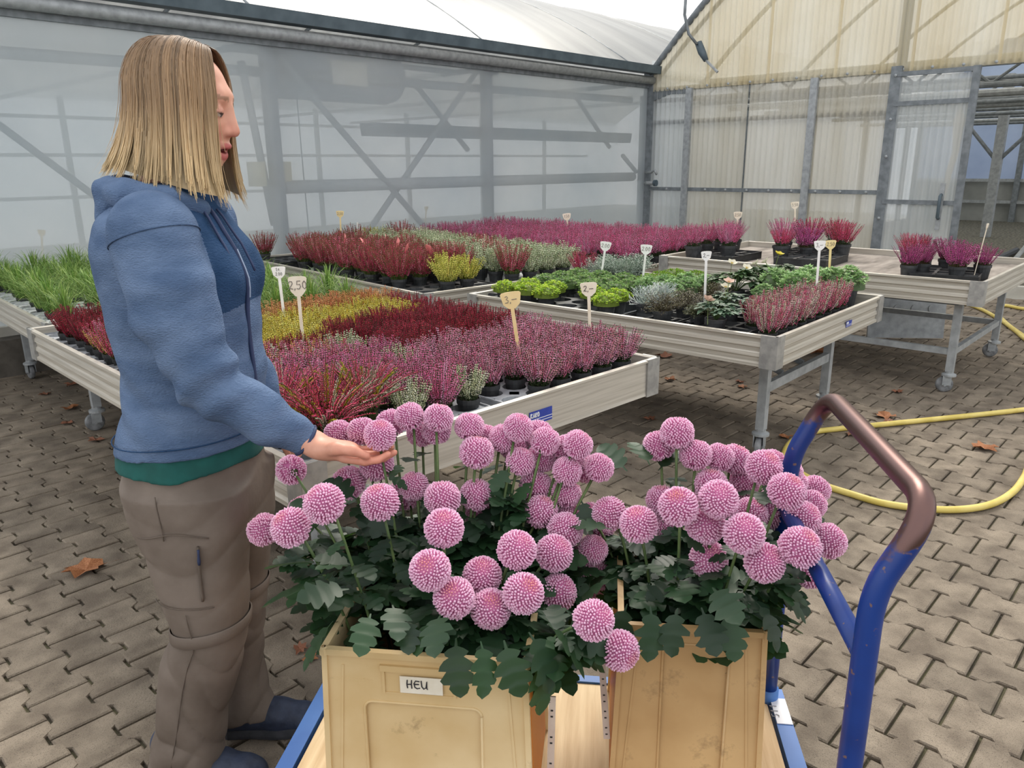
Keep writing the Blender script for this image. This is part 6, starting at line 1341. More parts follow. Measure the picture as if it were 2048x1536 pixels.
# ------------------------------------------------------------------ the woman: smooth surfaces grown from blended tapered solids
class Field:
    def __init__(s, lo, hi, h):
        s.lo = np.array(lo, np.float32); s.h = h
        n = np.ceil((np.array(hi) - s.lo) / h).astype(int) + 1
        s.ax = [(s.lo[i] + h * np.arange(n[i])).astype(np.float32) for i in range(3)]
        s.F = np.full(tuple(n), 0.2, np.float32)
    def apply(s, fn, lo, hi, k=0.012, op='u'):
        m = k + 4 * s.h; sl = []
        for i in range(3):
            a = int(np.searchsorted(s.ax[i], lo[i] - m)); b = int(np.searchsorted(s.ax[i], hi[i] + m))
            sl.append(slice(max(0, a), max(1, b)))
        sl = tuple(sl)
        X = s.ax[0][sl[0]][:, None, None]; Y = s.ax[1][sl[1]][None, :, None]; Z = s.ax[2][sl[2]][None, None, :]
        d = fn(X, Y, Z).astype(np.float32); A = s.F[sl]
        if d.shape != A.shape: d = np.broadcast_to(d, A.shape)
        if op == 'u':
            t = np.clip(0.5 + 0.5 * (A - d) / k, 0, 1); s.F[sl] = A * (1 - t) + d * t - k * t * (1 - t)
        elif op == 's':
            d = -d; t = np.clip(0.5 - 0.5 * (A - d) / k, 0, 1); s.F[sl] = A * (1 - t) + d * t + k * t * (1 - t)
        elif op == 'i':
            s.F[sl] = np.maximum(A, d)
        elif op == '+':
            s.F[sl] = A + d
    def cone(s, a, b, ra, rb, k=0.012, op='u', sy=1.0, sz=1.0):
        a = np.array(a, float); b = np.array(b, float); R_ = max(ra, rb) * max(1, 1.0)
        S = np.array((1, sy, sz)); a2, b2 = a / S, b / S; ab = b2 - a2; L2 = ab @ ab + 1e-9
        def fn(X, Y, Z):
            px, py, pz = X - a2[0], Y / sy - a2[1], Z / sz - a2[2]
            t = np.clip((px * ab[0] + py * ab[1] + pz * ab[2]) / L2, 0, 1)
            return (np.sqrt((px - ab[0] * t) ** 2 + (py - ab[1] * t) ** 2 + (pz - ab[2] * t) ** 2) - (ra + (rb - ra) * t)) * min(1, sy, sz)
        s.apply(fn, np.minimum(a, b) - R_, np.maximum(a, b) + R_, k, op)
    def chain(s, pts, rs, k=0.012, **kw):
        for i in range(len(pts) - 1): s.cone(pts[i], pts[i + 1], rs[i], rs[i + 1], k, **kw)
    def ell(s, c, r, k=0.012, op='u', M=None):
        c = np.array(c, float); r = np.array(r, float)
        def fn(X, Y, Z):
            x, y, z = X - c[0], Y - c[1], Z - c[2]
            if M is not None: x, y, z = M[0][0] * x + M[0][1] * y + M[0][2] * z, M[1][0] * x + M[1][1] * y + M[1][2] * z, M[2][0] * x + M[2][1] * y + M[2][2] * z
            k0 = np.sqrt((x / r[0]) ** 2 + (y / r[1]) ** 2 + (z / r[2]) ** 2); k1 = np.sqrt((x / r[0] ** 2) ** 2 + (y / r[1] ** 2) ** 2 + (z / r[2] ** 2) ** 2) + 1e-6
            return k0 * (k0 - 1) / k1
        e = np.full(3, r.max()); s.apply(fn, c - e, c + e, k, op)
    def loft(s, rows, k=0.012, op='u', cy=0.0, p=2.0, z0=None, z1=None):
        """rows of (z, cx, a, b[, cy]) from low to high"""
        T = np.array([list(r) + [cy] * (5 - len(r)) for r in rows], float); zz = np.linspace(T[0, 0], T[-1, 0], 240)
        C_ = [np.convolve(np.pad(np.interp(zz, T[:, 0], T[:, i]), 6, mode='edge'), np.ones(13) / 13, 'valid') for i in range(1, 5)]
        lo_, hi_ = (T[0, 0] if z0 is None else z0), (T[-1, 0] if z1 is None else z1)
        def fn(X, Y, Z):
            cx, a, b, c_ = [np.interp(Z.ravel(), zz, q).astype(np.float32)[None, None, :] for q in C_]
            d = ((np.abs((X - cx) / a) ** p + np.abs((Y - c_) / b) ** p) ** (1 / p) - 1) * np.minimum(a, b)
            return np.maximum(d, np.maximum(lo_ - Z, Z - hi_))
        am = (T[:, 2]).max(); bm = T[:, 3].max()
        s.apply(fn, (T[:, 1].min() - am, T[:, 4].min() - bm, lo_), (T[:, 1].max() + am, T[:, 4].max() + bm, hi_), k, op)
    def mesh(s):
        F = s.F; S = F < 0; n = F.shape
        c = np.zeros(tuple(q - 1 for q in n), np.uint8)
        for dx in (0, 1):
            for dy in (0, 1):
                for dz in (0, 1): c += S[dx:n[0] - 1 + dx, dy:n[1] - 1 + dy, dz:n[2] - 1 + dz]
        I = np.argwhere((c > 0) & (c < 8)); del c
        idx = np.full(tuple(q - 1 for q in n), -1, np.int32); idx[I[:, 0], I[:, 1], I[:, 2]] = np.arange(len(I))
        val = {(dx, dy, dz): F[I[:, 0] + dx, I[:, 1] + dy, I[:, 2] + dz] for dx in (0, 1) for dy in (0, 1) for dz in (0, 1)}
        P = np.zeros((len(I), 3)); W = np.zeros(len(I))
        for a in val:
            for ax in range(3):
                if a[ax]: continue
                b = list(a); b[ax] = 1; b = tuple(b); va, vb = val[a], val[b]; m = (va < 0) != (vb < 0)
                t = np.where(m, va / (va - vb + 1e-12), 0)
                q = np.array(a, float)[None, :].repeat(len(I), 0); q[:, ax] = t
                P[m] += q[m]; W[m] += 1
        V = (I + P / W[:, None]) * s.h + s.lo
        faces = []
        for ax in range(3):
            u, v = (ax + 1) % 3, (ax + 2) % 3
            sl0 = [slice(None)] * 3; sl1 = [slice(None)] * 3; sl0[ax] = slice(0, -1); sl1[ax] = slice(1, None)
            e = S[tuple(sl0)] != S[tuple(sl1)]; E = np.argwhere(e)
            ok = (E[:, u] > 0) & (E[:, v] > 0) & (E[:, u] < n[u] - 1) & (E[:, v] < n[v] - 1); E = E[ok]
            neg = S[E[:, 0], E[:, 1], E[:, 2]]
            def at(du, dv):
                q = E.copy(); q[:, u] += du; q[:, v] += dv; return idx[q[:, 0], q[:, 1], q[:, 2]]
            Q = np.stack([at(-1, -1), at(0, -1), at(0, 0), at(-1, 0)], 1); Q[~neg] = Q[~neg][:, ::-1]
            faces.append(Q[(Q >= 0).all(1)])
        return V, np.concatenate(faces)
def sdf_obj(name, fld, mats, parent, relax=2, matfn=None, colfn=None):
    V, Fq = fld.mesh()
    for _ in range(relax):                      # light tangential smoothing
        acc = np.zeros_like(V); cnt = np.zeros(len(V))
        for a, b in ((0, 1), (1, 2), (2, 3), (3, 0)):
            np.add.at(acc, Fq[:, a], V[Fq[:, b]]); np.add.at(acc, Fq[:, b], V[Fq[:, a]]); np.add.at(cnt, Fq[:, a], 1); np.add.at(cnt, Fq[:, b], 1)
        V = V * 0.5 + 0.5 * acc / np.maximum(cnt, 1)[:, None]
    me = bpy.data.meshes.new(name)
    me.vertices.add(len(V)); me.vertices.foreach_set('co', V.astype(np.float32).ravel())
    me.loops.add(Fq.size); me.loops.foreach_set('vertex_index', Fq.astype(np.int32).ravel())
    me.polygons.add(len(Fq)); me.polygons.foreach_set('loop_start', np.arange(0, Fq.size, 4, dtype=np.int32)); me.polygons.foreach_set('loop_total', np.full(len(Fq), 4, np.int32))
    me.update(calc_edges=True)
    for m in (mats if isinstance(mats, list) else [mats]): me.materials.append(m)
    if matfn is not None: me.polygons.foreach_set('material_index', matfn(V[Fq].mean(1)).astype(np.int32))
    if colfn is not None:
        at_ = me.color_attributes.new('Col', 'FLOAT_COLOR', 'POINT'); arr = np.ones((len(V), 4), np.float32); arr[:, :3] = colfn(V); at_.data.foreach_set('color', arr.ravel())
    me.polygons.foreach_set('use_smooth', np.ones(len(Fq), bool)); me.validate(); me.update()
    return link(name, me, parent)

PP = (0.671, 1.703, 0.0); PYAW = math.atan2(-0.728, 0.685)
M_SKIN = mat('skin', (1, 1, 1, 1), (0.93, 0.9, 0.88, 1), scale=60, rough=0.5, attr=True); M_SKIN.node_tree.nodes['Principled BSDF'].inputs['Subsurface Weight'].default_value = 0.12
M_SKIN.node_tree.nodes['Principled BSDF'].inputs['Subsurface Radius'].default_value = (0.02, 0.008, 0.005)
def fleece(name, c1, c2): return mat(name, c1, c2, scale=9, rough=0.95, bump=0.55, bscale=170, spec=0.15, stretch=(1, 1, 2.2), detail=8)
M_FL = fleece('blue_grey_fleece', rgb(80, 100, 130), rgb(106, 126, 156))
M_FLD = fleece('dark_blue_fleece', rgb(40, 66, 98), rgb(54, 80, 114))
M_NAVY = mat('navy_trim', rgb(38, 50, 82), rgb(50, 62, 96), scale=20, rough=0.7)
M_SHIRT = mat('green_shirt', rgb(10, 70, 66), rgb(18, 88, 82), scale=14, rough=0.85, bump=0.1)
M_PANTS = mat('taupe_trousers', rgb(96, 84, 74), rgb(122, 110, 100), scale=6, rough=0.75, bump=0.12, bscale=60, detail=6)
M_SEAM = mat('trouser_seam', rgb(86, 75, 66), rgb(104, 92, 82), scale=20, rough=0.8)
M_SHOE = mat('dark_shoe', rgb(34, 42, 62), rgb(52, 62, 84), scale=25, rough=0.6, bump=0.2)
M_SOLE = mat('shoe_sole', rgb(44, 46, 52), rgb(70, 72, 78), scale=20, rough=0.8)
M_LACE = mat('grey_lace', rgb(150, 164, 186), rough=0.6)
# ---- body: head, neck, arms, hands, trunk, legs in one surface
HC = np.array((0.119, 0.0, 1.580)); HP = r2d(14)
def hd_(x, y, z): return (HC[0] + x * math.cos(HP) + z * math.sin(HP), HC[1] + y, HC[2] - x * math.sin(HP) + z * math.cos(HP))
HM = ((math.cos(HP), 0, -math.sin(HP)), (0, 1, 0), (math.sin(HP), 0, math.cos(HP)))
bd = Field((-0.15, -0.30, 0.03), (0.57, 0.30, 1.73), 0.0034)
def he(c, r, k=0.012, op='u'): bd.ell(hd_(*c), r, k, op, HM)
he((-0.010, 0, 0.030), (0.094, 0.074, 0.083)); he((0.030, 0, -0.030), (0.068, 0.060, 0.082), 0.03); he((0.066, 0, -0.090), (0.026, 0.028, 0.024), 0.03)
for s in (-1, 1): he((0.058, 0.036 * s, -0.028), (0.028, 0.022, 0.028), 0.025)
bd.cone(hd_(0.076, -0.022, 0.034), hd_(0.076, 0.022, 0.034), 0.010, 0.010, 0.025)
for s in (-1, 1): he((0.100, 0.032 * s, 0.008), (0.015, 0.018, 0.013), 0.016, 's')
for s in (-1, 1): he((0.080, 0.031 * s, 0.006), (0.0135, 0.0135, 0.0125), 0.003); he((-0.008, 0.074 * s, -0.012), (0.016, 0.008, 0.028), 0.006)
bd.cone(hd_(0.092, 0, 0.016), hd_(0.108, 0, -0.026), 0.0075, 0.0115, 0.012)
for s in (-1, 1): bd.cone(hd_(0.098, 0.0125 * s, -0.031), hd_(0.090, 0.013 * s, -0.030), 0.0075, 0.008, 0.006)
bd.cone(hd_(0.094, -0.016, -0.059), hd_(0.094, 0.016, -0.059), 0.0065, 0.0065, 0.010); bd.cone(hd_(0.1005, -0.006, -0.058), hd_(0.1005, 0.006, -0.058), 0.0045, 0.0045, 0.008)
bd.cone(hd_(0.089, -0.015, -0.079), hd_(0.089, 0.015, -0.079), 0.0075, 0.0075, 0.010)
he((0.094, 0, -0.0685), (0.016, 0.019, 0.0055), 0.003, 's')
bd.cone(hd_(-0.02, 0, -0.06), (0.075, 0, 1.40), 0.052, 0.055, 0.03)
bd.cone((0.075, 0, 1.42), (0.06, 0, 1.33), 0.056, 0.08, 0.03); bd.chain([(0.06, 0, 1.32), (0.06, 0, 1.1), (0.05, 0, 0.85)], [0.10, 0.09, 0.11], 0.03)
bd.cone((0.06, -0.12, 1.34), (0.06, 0.12, 1.34), 0.045, 0.045, 0.03)
for s in (-1, 1): bd.chain([(0.05, 0.08 * s, 0.85), (0.07 if s < 0 else 0.07, 0.085 * s, 0.45), (-0.03 if s < 0 else 0.03, 0.085 * s, 0.08)], [0.075, 0.045, 0.03], 0.02)
bd.chain([(0.09, -0.15, 1.33), (0.185, -0.205, 1.06), (0.275, -0.195, 0.985), (0.345, -0.176, 0.930), (0.372, -0.170, 0.914)], [0.045, 0.036, 0.034, 0.0245, 0.023], 0.014)
bd.chain([(0.065, 0.14, 1.33), (0.088, 0.19, 1.06), (0.180, 0.157, 0.905), (0.198, 0.148, 0.872)], [0.045, 0.036, 0.025, 0.022], 0.014)
# right hand, palm up
def fing(pts, r0, r1, k=0.004):
    n = len(pts); bd.chain(pts, list(np.linspace(r0, r1, n)), k)
bd.cone((0.372, -0.170, 0.913), (0.398, -0.166, 0.902), 0.0235, 0.020, 0.016, sy=1.25)
bd.ell((0.415, -0.167, 0.897), (0.046, 0.041, 0.0165), 0.014); bd.ell((0.398, -0.192, 0.907), (0.036, 0.017, 0.018), 0.014)
bd.ell((0.443, -0.166, 0.890), (0.022, 0.040, 0.0125), 0.012)
fing([(0.440, -0.198, 0.890), (0.481, -0.199, 0.883), (0.508, -0.198, 0.886), (0.529, -0.197, 0.898)], 0.0100, 0.0068)
fing([(0.442, -0.177, 0.888), (0.486, -0.176, 0.879), (0.515, -0.176, 0.881), (0.538, -0.175, 0.893)], 0.0102, 0.0070)
fing([(0.440, -0.157, 0.888), (0.481, -0.155, 0.880), (0.509, -0.153, 0.884), (0.530, -0.152, 0.896)], 0.0098, 0.0066)
fing([(0.436, -0.138, 0.890), (0.470, -0.134, 0.884), (0.491, -0.132, 0.889), (0.507, -0.131, 0.900)], 0.0088, 0.0060)
fing([(0.392, -0.197, 0.908), (0.428, -0.213, 0.917), (0.460, -0.214, 0.913), (0.487, -0.207, 0.899)], 0.0150, 0.0082, 0.008)
# left hand hanging, lightly curled
bd.ell((0.212, 0.141, 0.838), (0.022, 0.036, 0.044), 0.014)
for j, (dy, L_) in enumerate(((-0.030, 0.9), (-0.010, 1.0), (0.010, 0.95), (0.028, 0.78))):
    fing([(0.222, 0.141 + dy, 0.806), (0.236, 0.140 + dy, 0.806 - 0.034 * L_), (0.240, 0.139 + dy, 0.806 - 0.060 * L_), (0.232, 0.139 + dy, 0.806 - 0.080 * L_)], 0.0092, 0.0066)
fing([(0.212, 0.111, 0.856), (0.234, 0.095, 0.836), (0.246, 0.093, 0.812), (0.250, 0.097, 0.792)], 0.0125, 0.0078)
def skin_col(V):
    base = np.array(c3(214, 158, 134)); C_ = np.repeat(base[None], len(V), 0)
    q = V - HC; hx = q[:, 0] * math.cos(HP) - q[:, 2] * math.sin(HP); hz_ = q[:, 0] * math.sin(HP) + q[:, 2] * math.cos(HP); hy = np.abs(q[:, 1])
    def blend(w, c): C_[:] = C_ * (1 - w[:, None]) + np.array(c3(*c)) * w[:, None]
    blend(0.55 * np.exp(-(((hx - 0.075) / 0.03) ** 2 + ((hy - 0.045) / 0.022) ** 2 + ((hz_ + 0.035) / 0.025) ** 2)), (206, 124, 104))
    blend(0.5 * np.exp(-(((hx - 0.11) / 0.02) ** 2 + (hy / 0.02) ** 2 + ((hz_ + 0.028) / 0.015) ** 2)), (208, 128, 110))
    lips = (hx > 0.080) & (hy < 0.024) & (hz_ < -0.052) & (hz_ > -0.0875); blend(np.where(lips, 0.9, 0.0) * np.clip((0.024 - hy) / 0.006, 0, 1), (184, 92, 92))
    mouth = (hx > 0.06) & (hx < 0.0935) & (hy < 0.018) & (np.abs(hz_ + 0.0685) < 0.005); blend(np.where(mouth, 0.85, 0.0), (110, 40, 42))
    eye = ((hx - 0.080) ** 2 + (hy - 0.031) ** 2 + (hz_ - 0.006) ** 2) < 0.0142 ** 2; eye &= hx > 0.086
    blend(np.where(eye, 0.35, 0.0), (176, 112, 96)); blend(np.where(eye & (np.abs(hz_ + 0.001) < 0.0028), 1.0, 0.0), (196, 184, 176)); blend(np.where(eye & ((hy - 0.031) ** 2 < 0.0045 ** 2) & (np.abs(hz_ + 0.001) < 0.0028), 1.0, 0.0), (60, 70, 74))
    blend(np.where((np.abs(hz_ - 0.0030) < 0.0016) & eye, 1.0, 0), (70, 48, 40))
    brow = (hx > 0.075) & (hy > 0.012) & (hy < 0.052) & (np.abs(hz_ - 0.033 + 0.15 * np.maximum(0, hy - 0.035)) < 0.0042); blend(np.where(brow, 0.7, 0.0), (136, 104, 78))
    hand = (V[:, 0] > 0.34) & (V[:, 2] < 1.0); blend(np.where(hand, 0.4, 0.0) * np.clip((V[:, 0] - 0.40) / 0.1, 0, 1), (220, 128, 104))
    return C_
person = sdf_obj('person', bd, M_SKIN, None, 1, None, skin_col); del bd
person.location = PP; person.rotation_euler = (0, 0, PYAW)
tag(person, 'woman in a blue fleece jacket and taupe trousers cupping a pink chrysanthemum', 'person')

# ---- fleece jacket
TOR = [(0.8, 0.054, 0.1575, 0.18), (0.86, 0.057, 0.1593, 0.18), (0.93, 0.068, 0.1505, 0.168), (1.0, 0.08, 0.1443, 0.156), (1.12, 0.074, 0.1469, 0.162), (1.23, 0.068, 0.1505, 0.176), (1.3, 0.06, 0.1434, 0.185), (1.36, 0.054, 0.1186, 0.165), (1.395, 0.057, 0.0885, 0.115), (1.43, 0.068, 0.0708, 0.08)]
SLR = ([(0.100, -0.165, 1.335), (0.138, -0.200, 1.20), (0.168, -0.214, 1.115), (0.195, -0.212, 1.05), (0.285, -0.197, 0.980), (0.350, -0.174, 0.926)], [0.084, 0.080, 0.063, 0.058, 0.049, 0.036])
SLL = ([(0.065, 0.150, 1.335), (0.070, 0.185, 1.20), (0.075, 0.195, 1.115), (0.090, 0.195, 1.05), (0.140, 0.180, 0.97), (0.185, 0.155, 0.895)], [0.084, 0.080, 0.063, 0.058, 0.049, 0.036])
jk = Field((-0.17, -0.31, 0.79), (0.42, 0.31, 1.47), 0.0042)
jk.loft(TOR, 0.02, p=2.25)
for s in (-1, 1): jk.ell((0.146, 0.072 * s, 1.235), (0.078, 0.070, 0.075), 0.04)
def jfold(X, Y, Z):
    w = 0.0045 * np.sin(58 * Z + 14 * X + 5 * np.sin(9 * X)) * np.exp(-((Z - 0.99) / 0.09) ** 2) + 0.0030 * np.sin(40 * Z - 22 * X + 2) * np.exp(-((Z - 1.14) / 0.05) ** 2)
    return w + 0.003 * np.sin(26 * X + 30 * Z) * np.exp(-((Z - 0.90) / 0.04) ** 2)
jk.apply(jfold, (-0.17, -0.3, 0.8), (0.42, 0.3, 1.3), 0.0, '+')
jk.apply(lambda X, Y, Z: (0.862 + 0.06 * (X + 0.12)) - Z + 0 * Y, (-0.2, -0.35, 0.78), (0.45, 0.35, 0.93), 0.0, 'i')
for pts, rs in (SLR, SLL):
    sl = Field((-0.17, -0.31, 0.79), (0.42, 0.31, 1.47), 0.0042); sl.chain(pts, rs, 0.02, sy=0.86)
    P0, P1 = np.array(pts[1]), np.array(pts[4]); ax_ = (P1 - P0) / np.linalg.norm(P1 - P0); el = np.array(pts[3])
    def sfold(X, Y, Z):
        t = (X - el[0]) * ax_[0] + (Y - el[1]) * ax_[1] + (Z - el[2]) * ax_[2]; q = X * ax_[2] - Z * ax_[0]
        w = 0.0062 * np.sin(88 * t + 20 * q + 4 * np.sin(14 * q)) * np.exp(-((t) / 0.06) ** 2)
        w = w + 0.0050 * np.sin(52 * t + 36 * q + 1.0) * np.exp(-((t + 0.17) / 0.06) ** 2)
        return w + 0.0036 * np.sin(70 * t + 8 * q) * np.exp(-((t - 0.15) / 0.05) ** 2)
    sl.apply(sfold, (-0.2, -0.35, 0.8), (0.45, 0.35, 1.4), 0.0, '+')
    A = jk.F; B = sl.F; k_ = 0.016; t = np.clip(0.5 + 0.5 * (A - B) / k_, 0, 1); jk.F = A * (1 - t) + B * t - k_ * t * (1 - t)
    cf, ce = np.array(pts[4]), np.array(pts[5]); e_ = (ce - cf) / np.linalg.norm(ce - cf)     # cut the cuff flat
    jk.apply(lambda X, Y, Z: (X - ce[0]) * e_[0] + (Y - ce[1]) * e_[1] + (Z - ce[2]) * e_[2] - 0.012, ce - 0.07, ce + 0.07, 0.0, 'i')
    del sl
def jmat(Cn):
    x, y, z = Cn.T; dark = (z > 1.178 + 0.012 * np.sin(x * 30)) & (x > 0.095 + 0.25 * np.clip(z - 1.30, 0, 1) * 0 - 0.04 * np.clip((z - 1.25) / 0.15, 0, 1)) & (np.abs(y) < 0.125 + 0.04 * np.clip((1.30 - z) / 0.1, 0, 1)) & (z < 1.42)
    P_ = np.array(SLR[0][0]); Q_ = np.array(SLR[0][1]); d = Q_ - P_; t = np.clip(((Cn - P_) @ d) / (d @ d), 0, 1); ds = np.linalg.norm(Cn - P_ - t[:, None] * d, axis=1)
    return np.where(dark & (ds > 0.088), 1, 0)
jacket = sdf_obj('fleece_jacket', jk, [M_FL, M_FLD], person, 2, jmat); del jk
jacket['label'] = 'blue-grey fleece jacket with darker blue chest panel'
hdF = Field((-0.16, -0.19, 1.30), (0.24, 0.19, 1.49), 0.004)
ring_ = [(0.150, -0.050, 1.378), (0.105, -0.092, 1.398), (0.03, -0.108, 1.410), (-0.015, -0.070, 1.412), (-0.030, 0.0, 1.412), (-0.015, 0.070, 1.412), (0.03, 0.108, 1.410), (0.105, 0.092, 1.398), (0.150, 0.050, 1.378)]
hdF.chain(ring_, [0.020, 0.026, 0.029, 0.030, 0.032, 0.030, 0.029, 0.026, 0.020], 0.012)
hdF.ell((-0.026, 0, 1.372), (0.040, 0.105, 0.050), 0.03)
hdF.chain([(-0.02, -0.095, 1.385), (-0.058, 0.0, 1.375), (-0.02, 0.095, 1.385)], [0.018, 0.022, 0.018], 0.01)
hdF.apply(lambda X, Y, Z: 0.004 * np.sin(70 * Z + 30 * X) + 0 * Y, (-0.15, -0.18, 1.31), (0.02, 0.18, 1.42), 0.0, '+')
hood = sdf_obj('hood', hdF, M_FL, jacket, 2); del hdF
def loft_at(rows, z):
    T = np.array([r[:4] for r in rows]); return [float(np.interp(z, T[:, 0], T[:, i])) for i in (1, 2, 3)]
def on_front(z, phi, off=0.002):
    cx, a, b = loft_at(TOR, z); bust = 0.012 * math.exp(-((z - 1.235) / 0.06) ** 2); p = 2.25
    c_, s_ = math.cos(phi), math.sin(phi); r_ = 1 / ((abs(c_) / a) ** p + (abs(s_) / b) ** p) ** (1 / p)
    return np.array((cx + (r_ + bust + off) * c_, (r_ + bust + off) * s_, z))
zp = [on_front(z, r2d(-16)) for z in np.linspace(0.875, 1.375, 26)]
MB().tube(zp, 0.0048, 8).build('zip', M_NAVY, jacket, smooth=True)
MB().tube([p + np.array((0.004, 0, 0)) for p in zp[16:22]], 0.0022, 6).build('zip_teeth', M_LACE, jacket)
for ph in (-30, -4): MB().tube([on_front(z, r2d(ph + (1.36 - z) * 25), 0.006) for z in np.linspace(1.375, 1.245, 10)], 0.0026, 6).build('drawstring', M_NAVY, jacket, smooth=True)
cu = np.array(SLR[0][5]); cd_ = np.array(SLR[0][5]) - np.array(SLR[0][4]); cd_ /= np.linalg.norm(cd_)
def ring_at(c, d, r, tr, n=24, sy=1.0):
    u = np.cross(d, (0, 1, 0)); u /= np.linalg.norm(u); w = np.cross(d, u)
    return [c + r * (math.cos(a) * u + math.sin(a) * w * sy) for a in np.linspace(0, 2 * PI, n)]
MB().tube(ring_at(cu + cd_ * 0.010, cd_, 0.0335, 0.003, sy=0.88), 0.0040, 6).build('cuff_trim', M_NAVY, jacket, smooth=True)
# hem seam and shoulder seam
def hem_pt(a, dz): 
    c_, s_ = math.cos(a), math.sin(a); cx, aa, b = loft_at(TOR, 0.87); r_ = 1 / ((abs(c_) / aa) ** 2.25 + (abs(s_) / b) ** 2.25) ** (1 / 2.25); x = cx + r_ * c_
    return np.array((x + 0.001 * c_, r_ * s_ + 0.001 * s_, 0.862 + 0.06 * (x + 0.12) + dz))
MB().tube([hem_pt(a, 0.028) for a in np.linspace(0, 2 * PI, 60)], 0.0016, 5).build('hem_seam', M_FLD, jacket, smooth=True)

M_FLS = fleece('fleece_seam', rgb(62, 80, 108), rgb(76, 96, 124))
def jseam(pts): MB().tube(pts, 0.0012, 5).build('seam', M_FLS, jacket, smooth=True)
def arm_ring(i, f_, tilt, off=0.0):
    a, b = np.array(SLR[0][i]), np.array(SLR[0][i + 1]); c = a * (1 - f_) + b * f_; r = SLR[1][i] * (1 - f_) + SLR[1][i + 1] * f_ + off
    d = b - a; d = d / np.linalg.norm(d); u = np.cross(d, (0, 1, 0)); u /= np.linalg.norm(u); w = np.cross(d, u)
    return [c + r * (math.cos(q) * u + math.sin(q) * w * 0.86) + d * tilt * math.sin(q) for q in np.linspace(0, 2 * PI, 40)]
jseam(arm_ring(0, 0.05, 0.0, 0.002))
# ---- shirt showing below the jacket
sh = Field((-0.17, -0.22, 0.74), (0.27, 0.22, 0.93), 0.0045)
sh.loft([(0.75, 0.052, 0.153, 0.176), (0.83, 0.054, 0.154, 0.176), (0.90, 0.058, 0.148, 0.166)], 0.01, p=2.2)
sh.apply(lambda X, Y, Z: 0.004 * np.sin(60 * X + 22 * Z + 30 * Y), (-0.17, -0.22, 0.74), (0.27, 0.22, 0.9), 0.0, '+')
sh.apply(lambda X, Y, Z: (0.822 + 0.05 * (X + 0.1) + 0.007 * np.sin(24 * X + 3) - 0.20 * np.clip(X - 0.16, 0, 1)) - Z + 0 * Y, (-0.2, -0.25, 0.72), (0.3, 0.25, 0.88), 0.0, 'i')
shirt = sdf_obj('shirt', sh, M_SHIRT, person, 1); shirt['label'] = 'green shirt hem below the jacket'; del sh

# ---- trousers
LEGN = [(0.03, -0.030, 0.086, 0.070, -0.092), (0.09, -0.022, 0.084, 0.070, -0.092), (0.20, 0.008, 0.078, 0.070, -0.092), (0.325, 0.040, 0.090, 0.074, -0.092), (0.38, 0.058, 0.087, 0.075, -0.092), (0.43, 0.080, 0.080, 0.076, -0.092), (0.52, 0.076, 0.096, 0.084, -0.092), (0.636, 0.070, 0.110, 0.088, -0.090), (0.70, 0.068, 0.120, 0.090, -0.088), (0.78, 0.062, 0.128, 0.090, -0.086)]
LEGF = [(0.065, 0.055, 0.080, 0.068, 0.085), (0.12, 0.050, 0.074, 0.068, 0.086), (0.18, 0.048, 0.070, 0.068, 0.088), (0.25, 0.046, 0.074, 0.070, 0.09), (0.312, 0.052, 0.076, 0.072, 0.09), (0.46, 0.070, 0.083, 0.076, 0.09), (0.60, 0.074, 0.106, 0.086, 0.088), (0.70, 0.066, 0.128, 0.090, 0.086), (0.78, 0.060, 0.140, 0.092, 0.084)]
tf = Field((-0.17, -0.21, 0.02), (0.25, 0.21, 0.92), 0.0042)
tf.loft(LEGN, 0.012, p=2.15); tf.loft(LEGF, 0.012, p=2.15)
tf.loft([(0.66, 0.056, 0.134, 0.150), (0.74, 0.050, 0.148, 0.166), (0.80, 0.052, 0.147, 0.168), (0.90, 0.058, 0.136, 0.152)], 0.03, p=2.2)
def pfold(X, Y, Z):
    def cr(q): return 1 - 2 * np.abs(np.sin(q)) ** 0.6      # sharp valleys, soft ridges
    w = 0.0052 * cr(26 * Z + 20 * X + 1.6 * np.sin(21 * X + 9 * Y) + 1.2 * np.sin(17 * Z + 12 * Y)) * np.exp(-((Z - 0.20) / 0.13) ** 2) + 0.0045 * cr(30 * X + 24 * Z + np.sin(30 * Y)) * np.exp(-((Z - 0.37) / 0.05) ** 2)
    return w + 0.0024 * cr(30 * Z - 16 * X + 2 * np.sin(14 * X)) * np.exp(-((Z - 0.64) / 0.14) ** 2) + 0.0045 * cr(22 * Z - 30 * X + 1) * np.exp(-((Z - 0.09) / 0.05) ** 2)
tf.apply(pfold, (-0.17, -0.21, 0.02), (0.25, 0.21, 0.9), 0.0, '+')
trs = sdf_obj('trousers', tf, M_PANTS, person, 2); trs['label'] = 'taupe cargo trousers with zip-off knee bands'; del tf
def leg_pt(rows, z, phi, off=0.0015):
    T = np.array(rows); cx, a, b, cy = [float(np.interp(z, T[:, 0], T[:, i])) for i in (1, 2, 3, 4)]; c_, s_ = math.cos(phi), math.sin(phi)
    r_ = 1 / ((abs(c_) / a) ** 2.15 + (abs(s_) / b) ** 2.15) ** (1 / 2.15) + off + 0.0038; return np.array((cx + r_ * c_, cy + r_ * s_, z))
for rows, z0 in ((LEGN, 0.445), (LEGF, 0.43)):
    mb = MB(); n = 40; v = []
    for k in range(n):
        a = 2 * PI * k / n
        for dz, of in ((-0.016, 0.000), (-0.013, 0.0035), (0.013, 0.0035), (0.016, 0.000)): v.append(leg_pt(rows, z0 + dz + 0.012 * math.cos(a) , a, of))
    mb.add(v, [(4 * k + j, 4 * ((k + 1) % n) + j, 4 * ((k + 1) % n) + j + 1, 4 * k + j + 1) for k in range(n) for j in range(3)]); mb.build('knee_band', M_PANTS, trs, smooth=True)
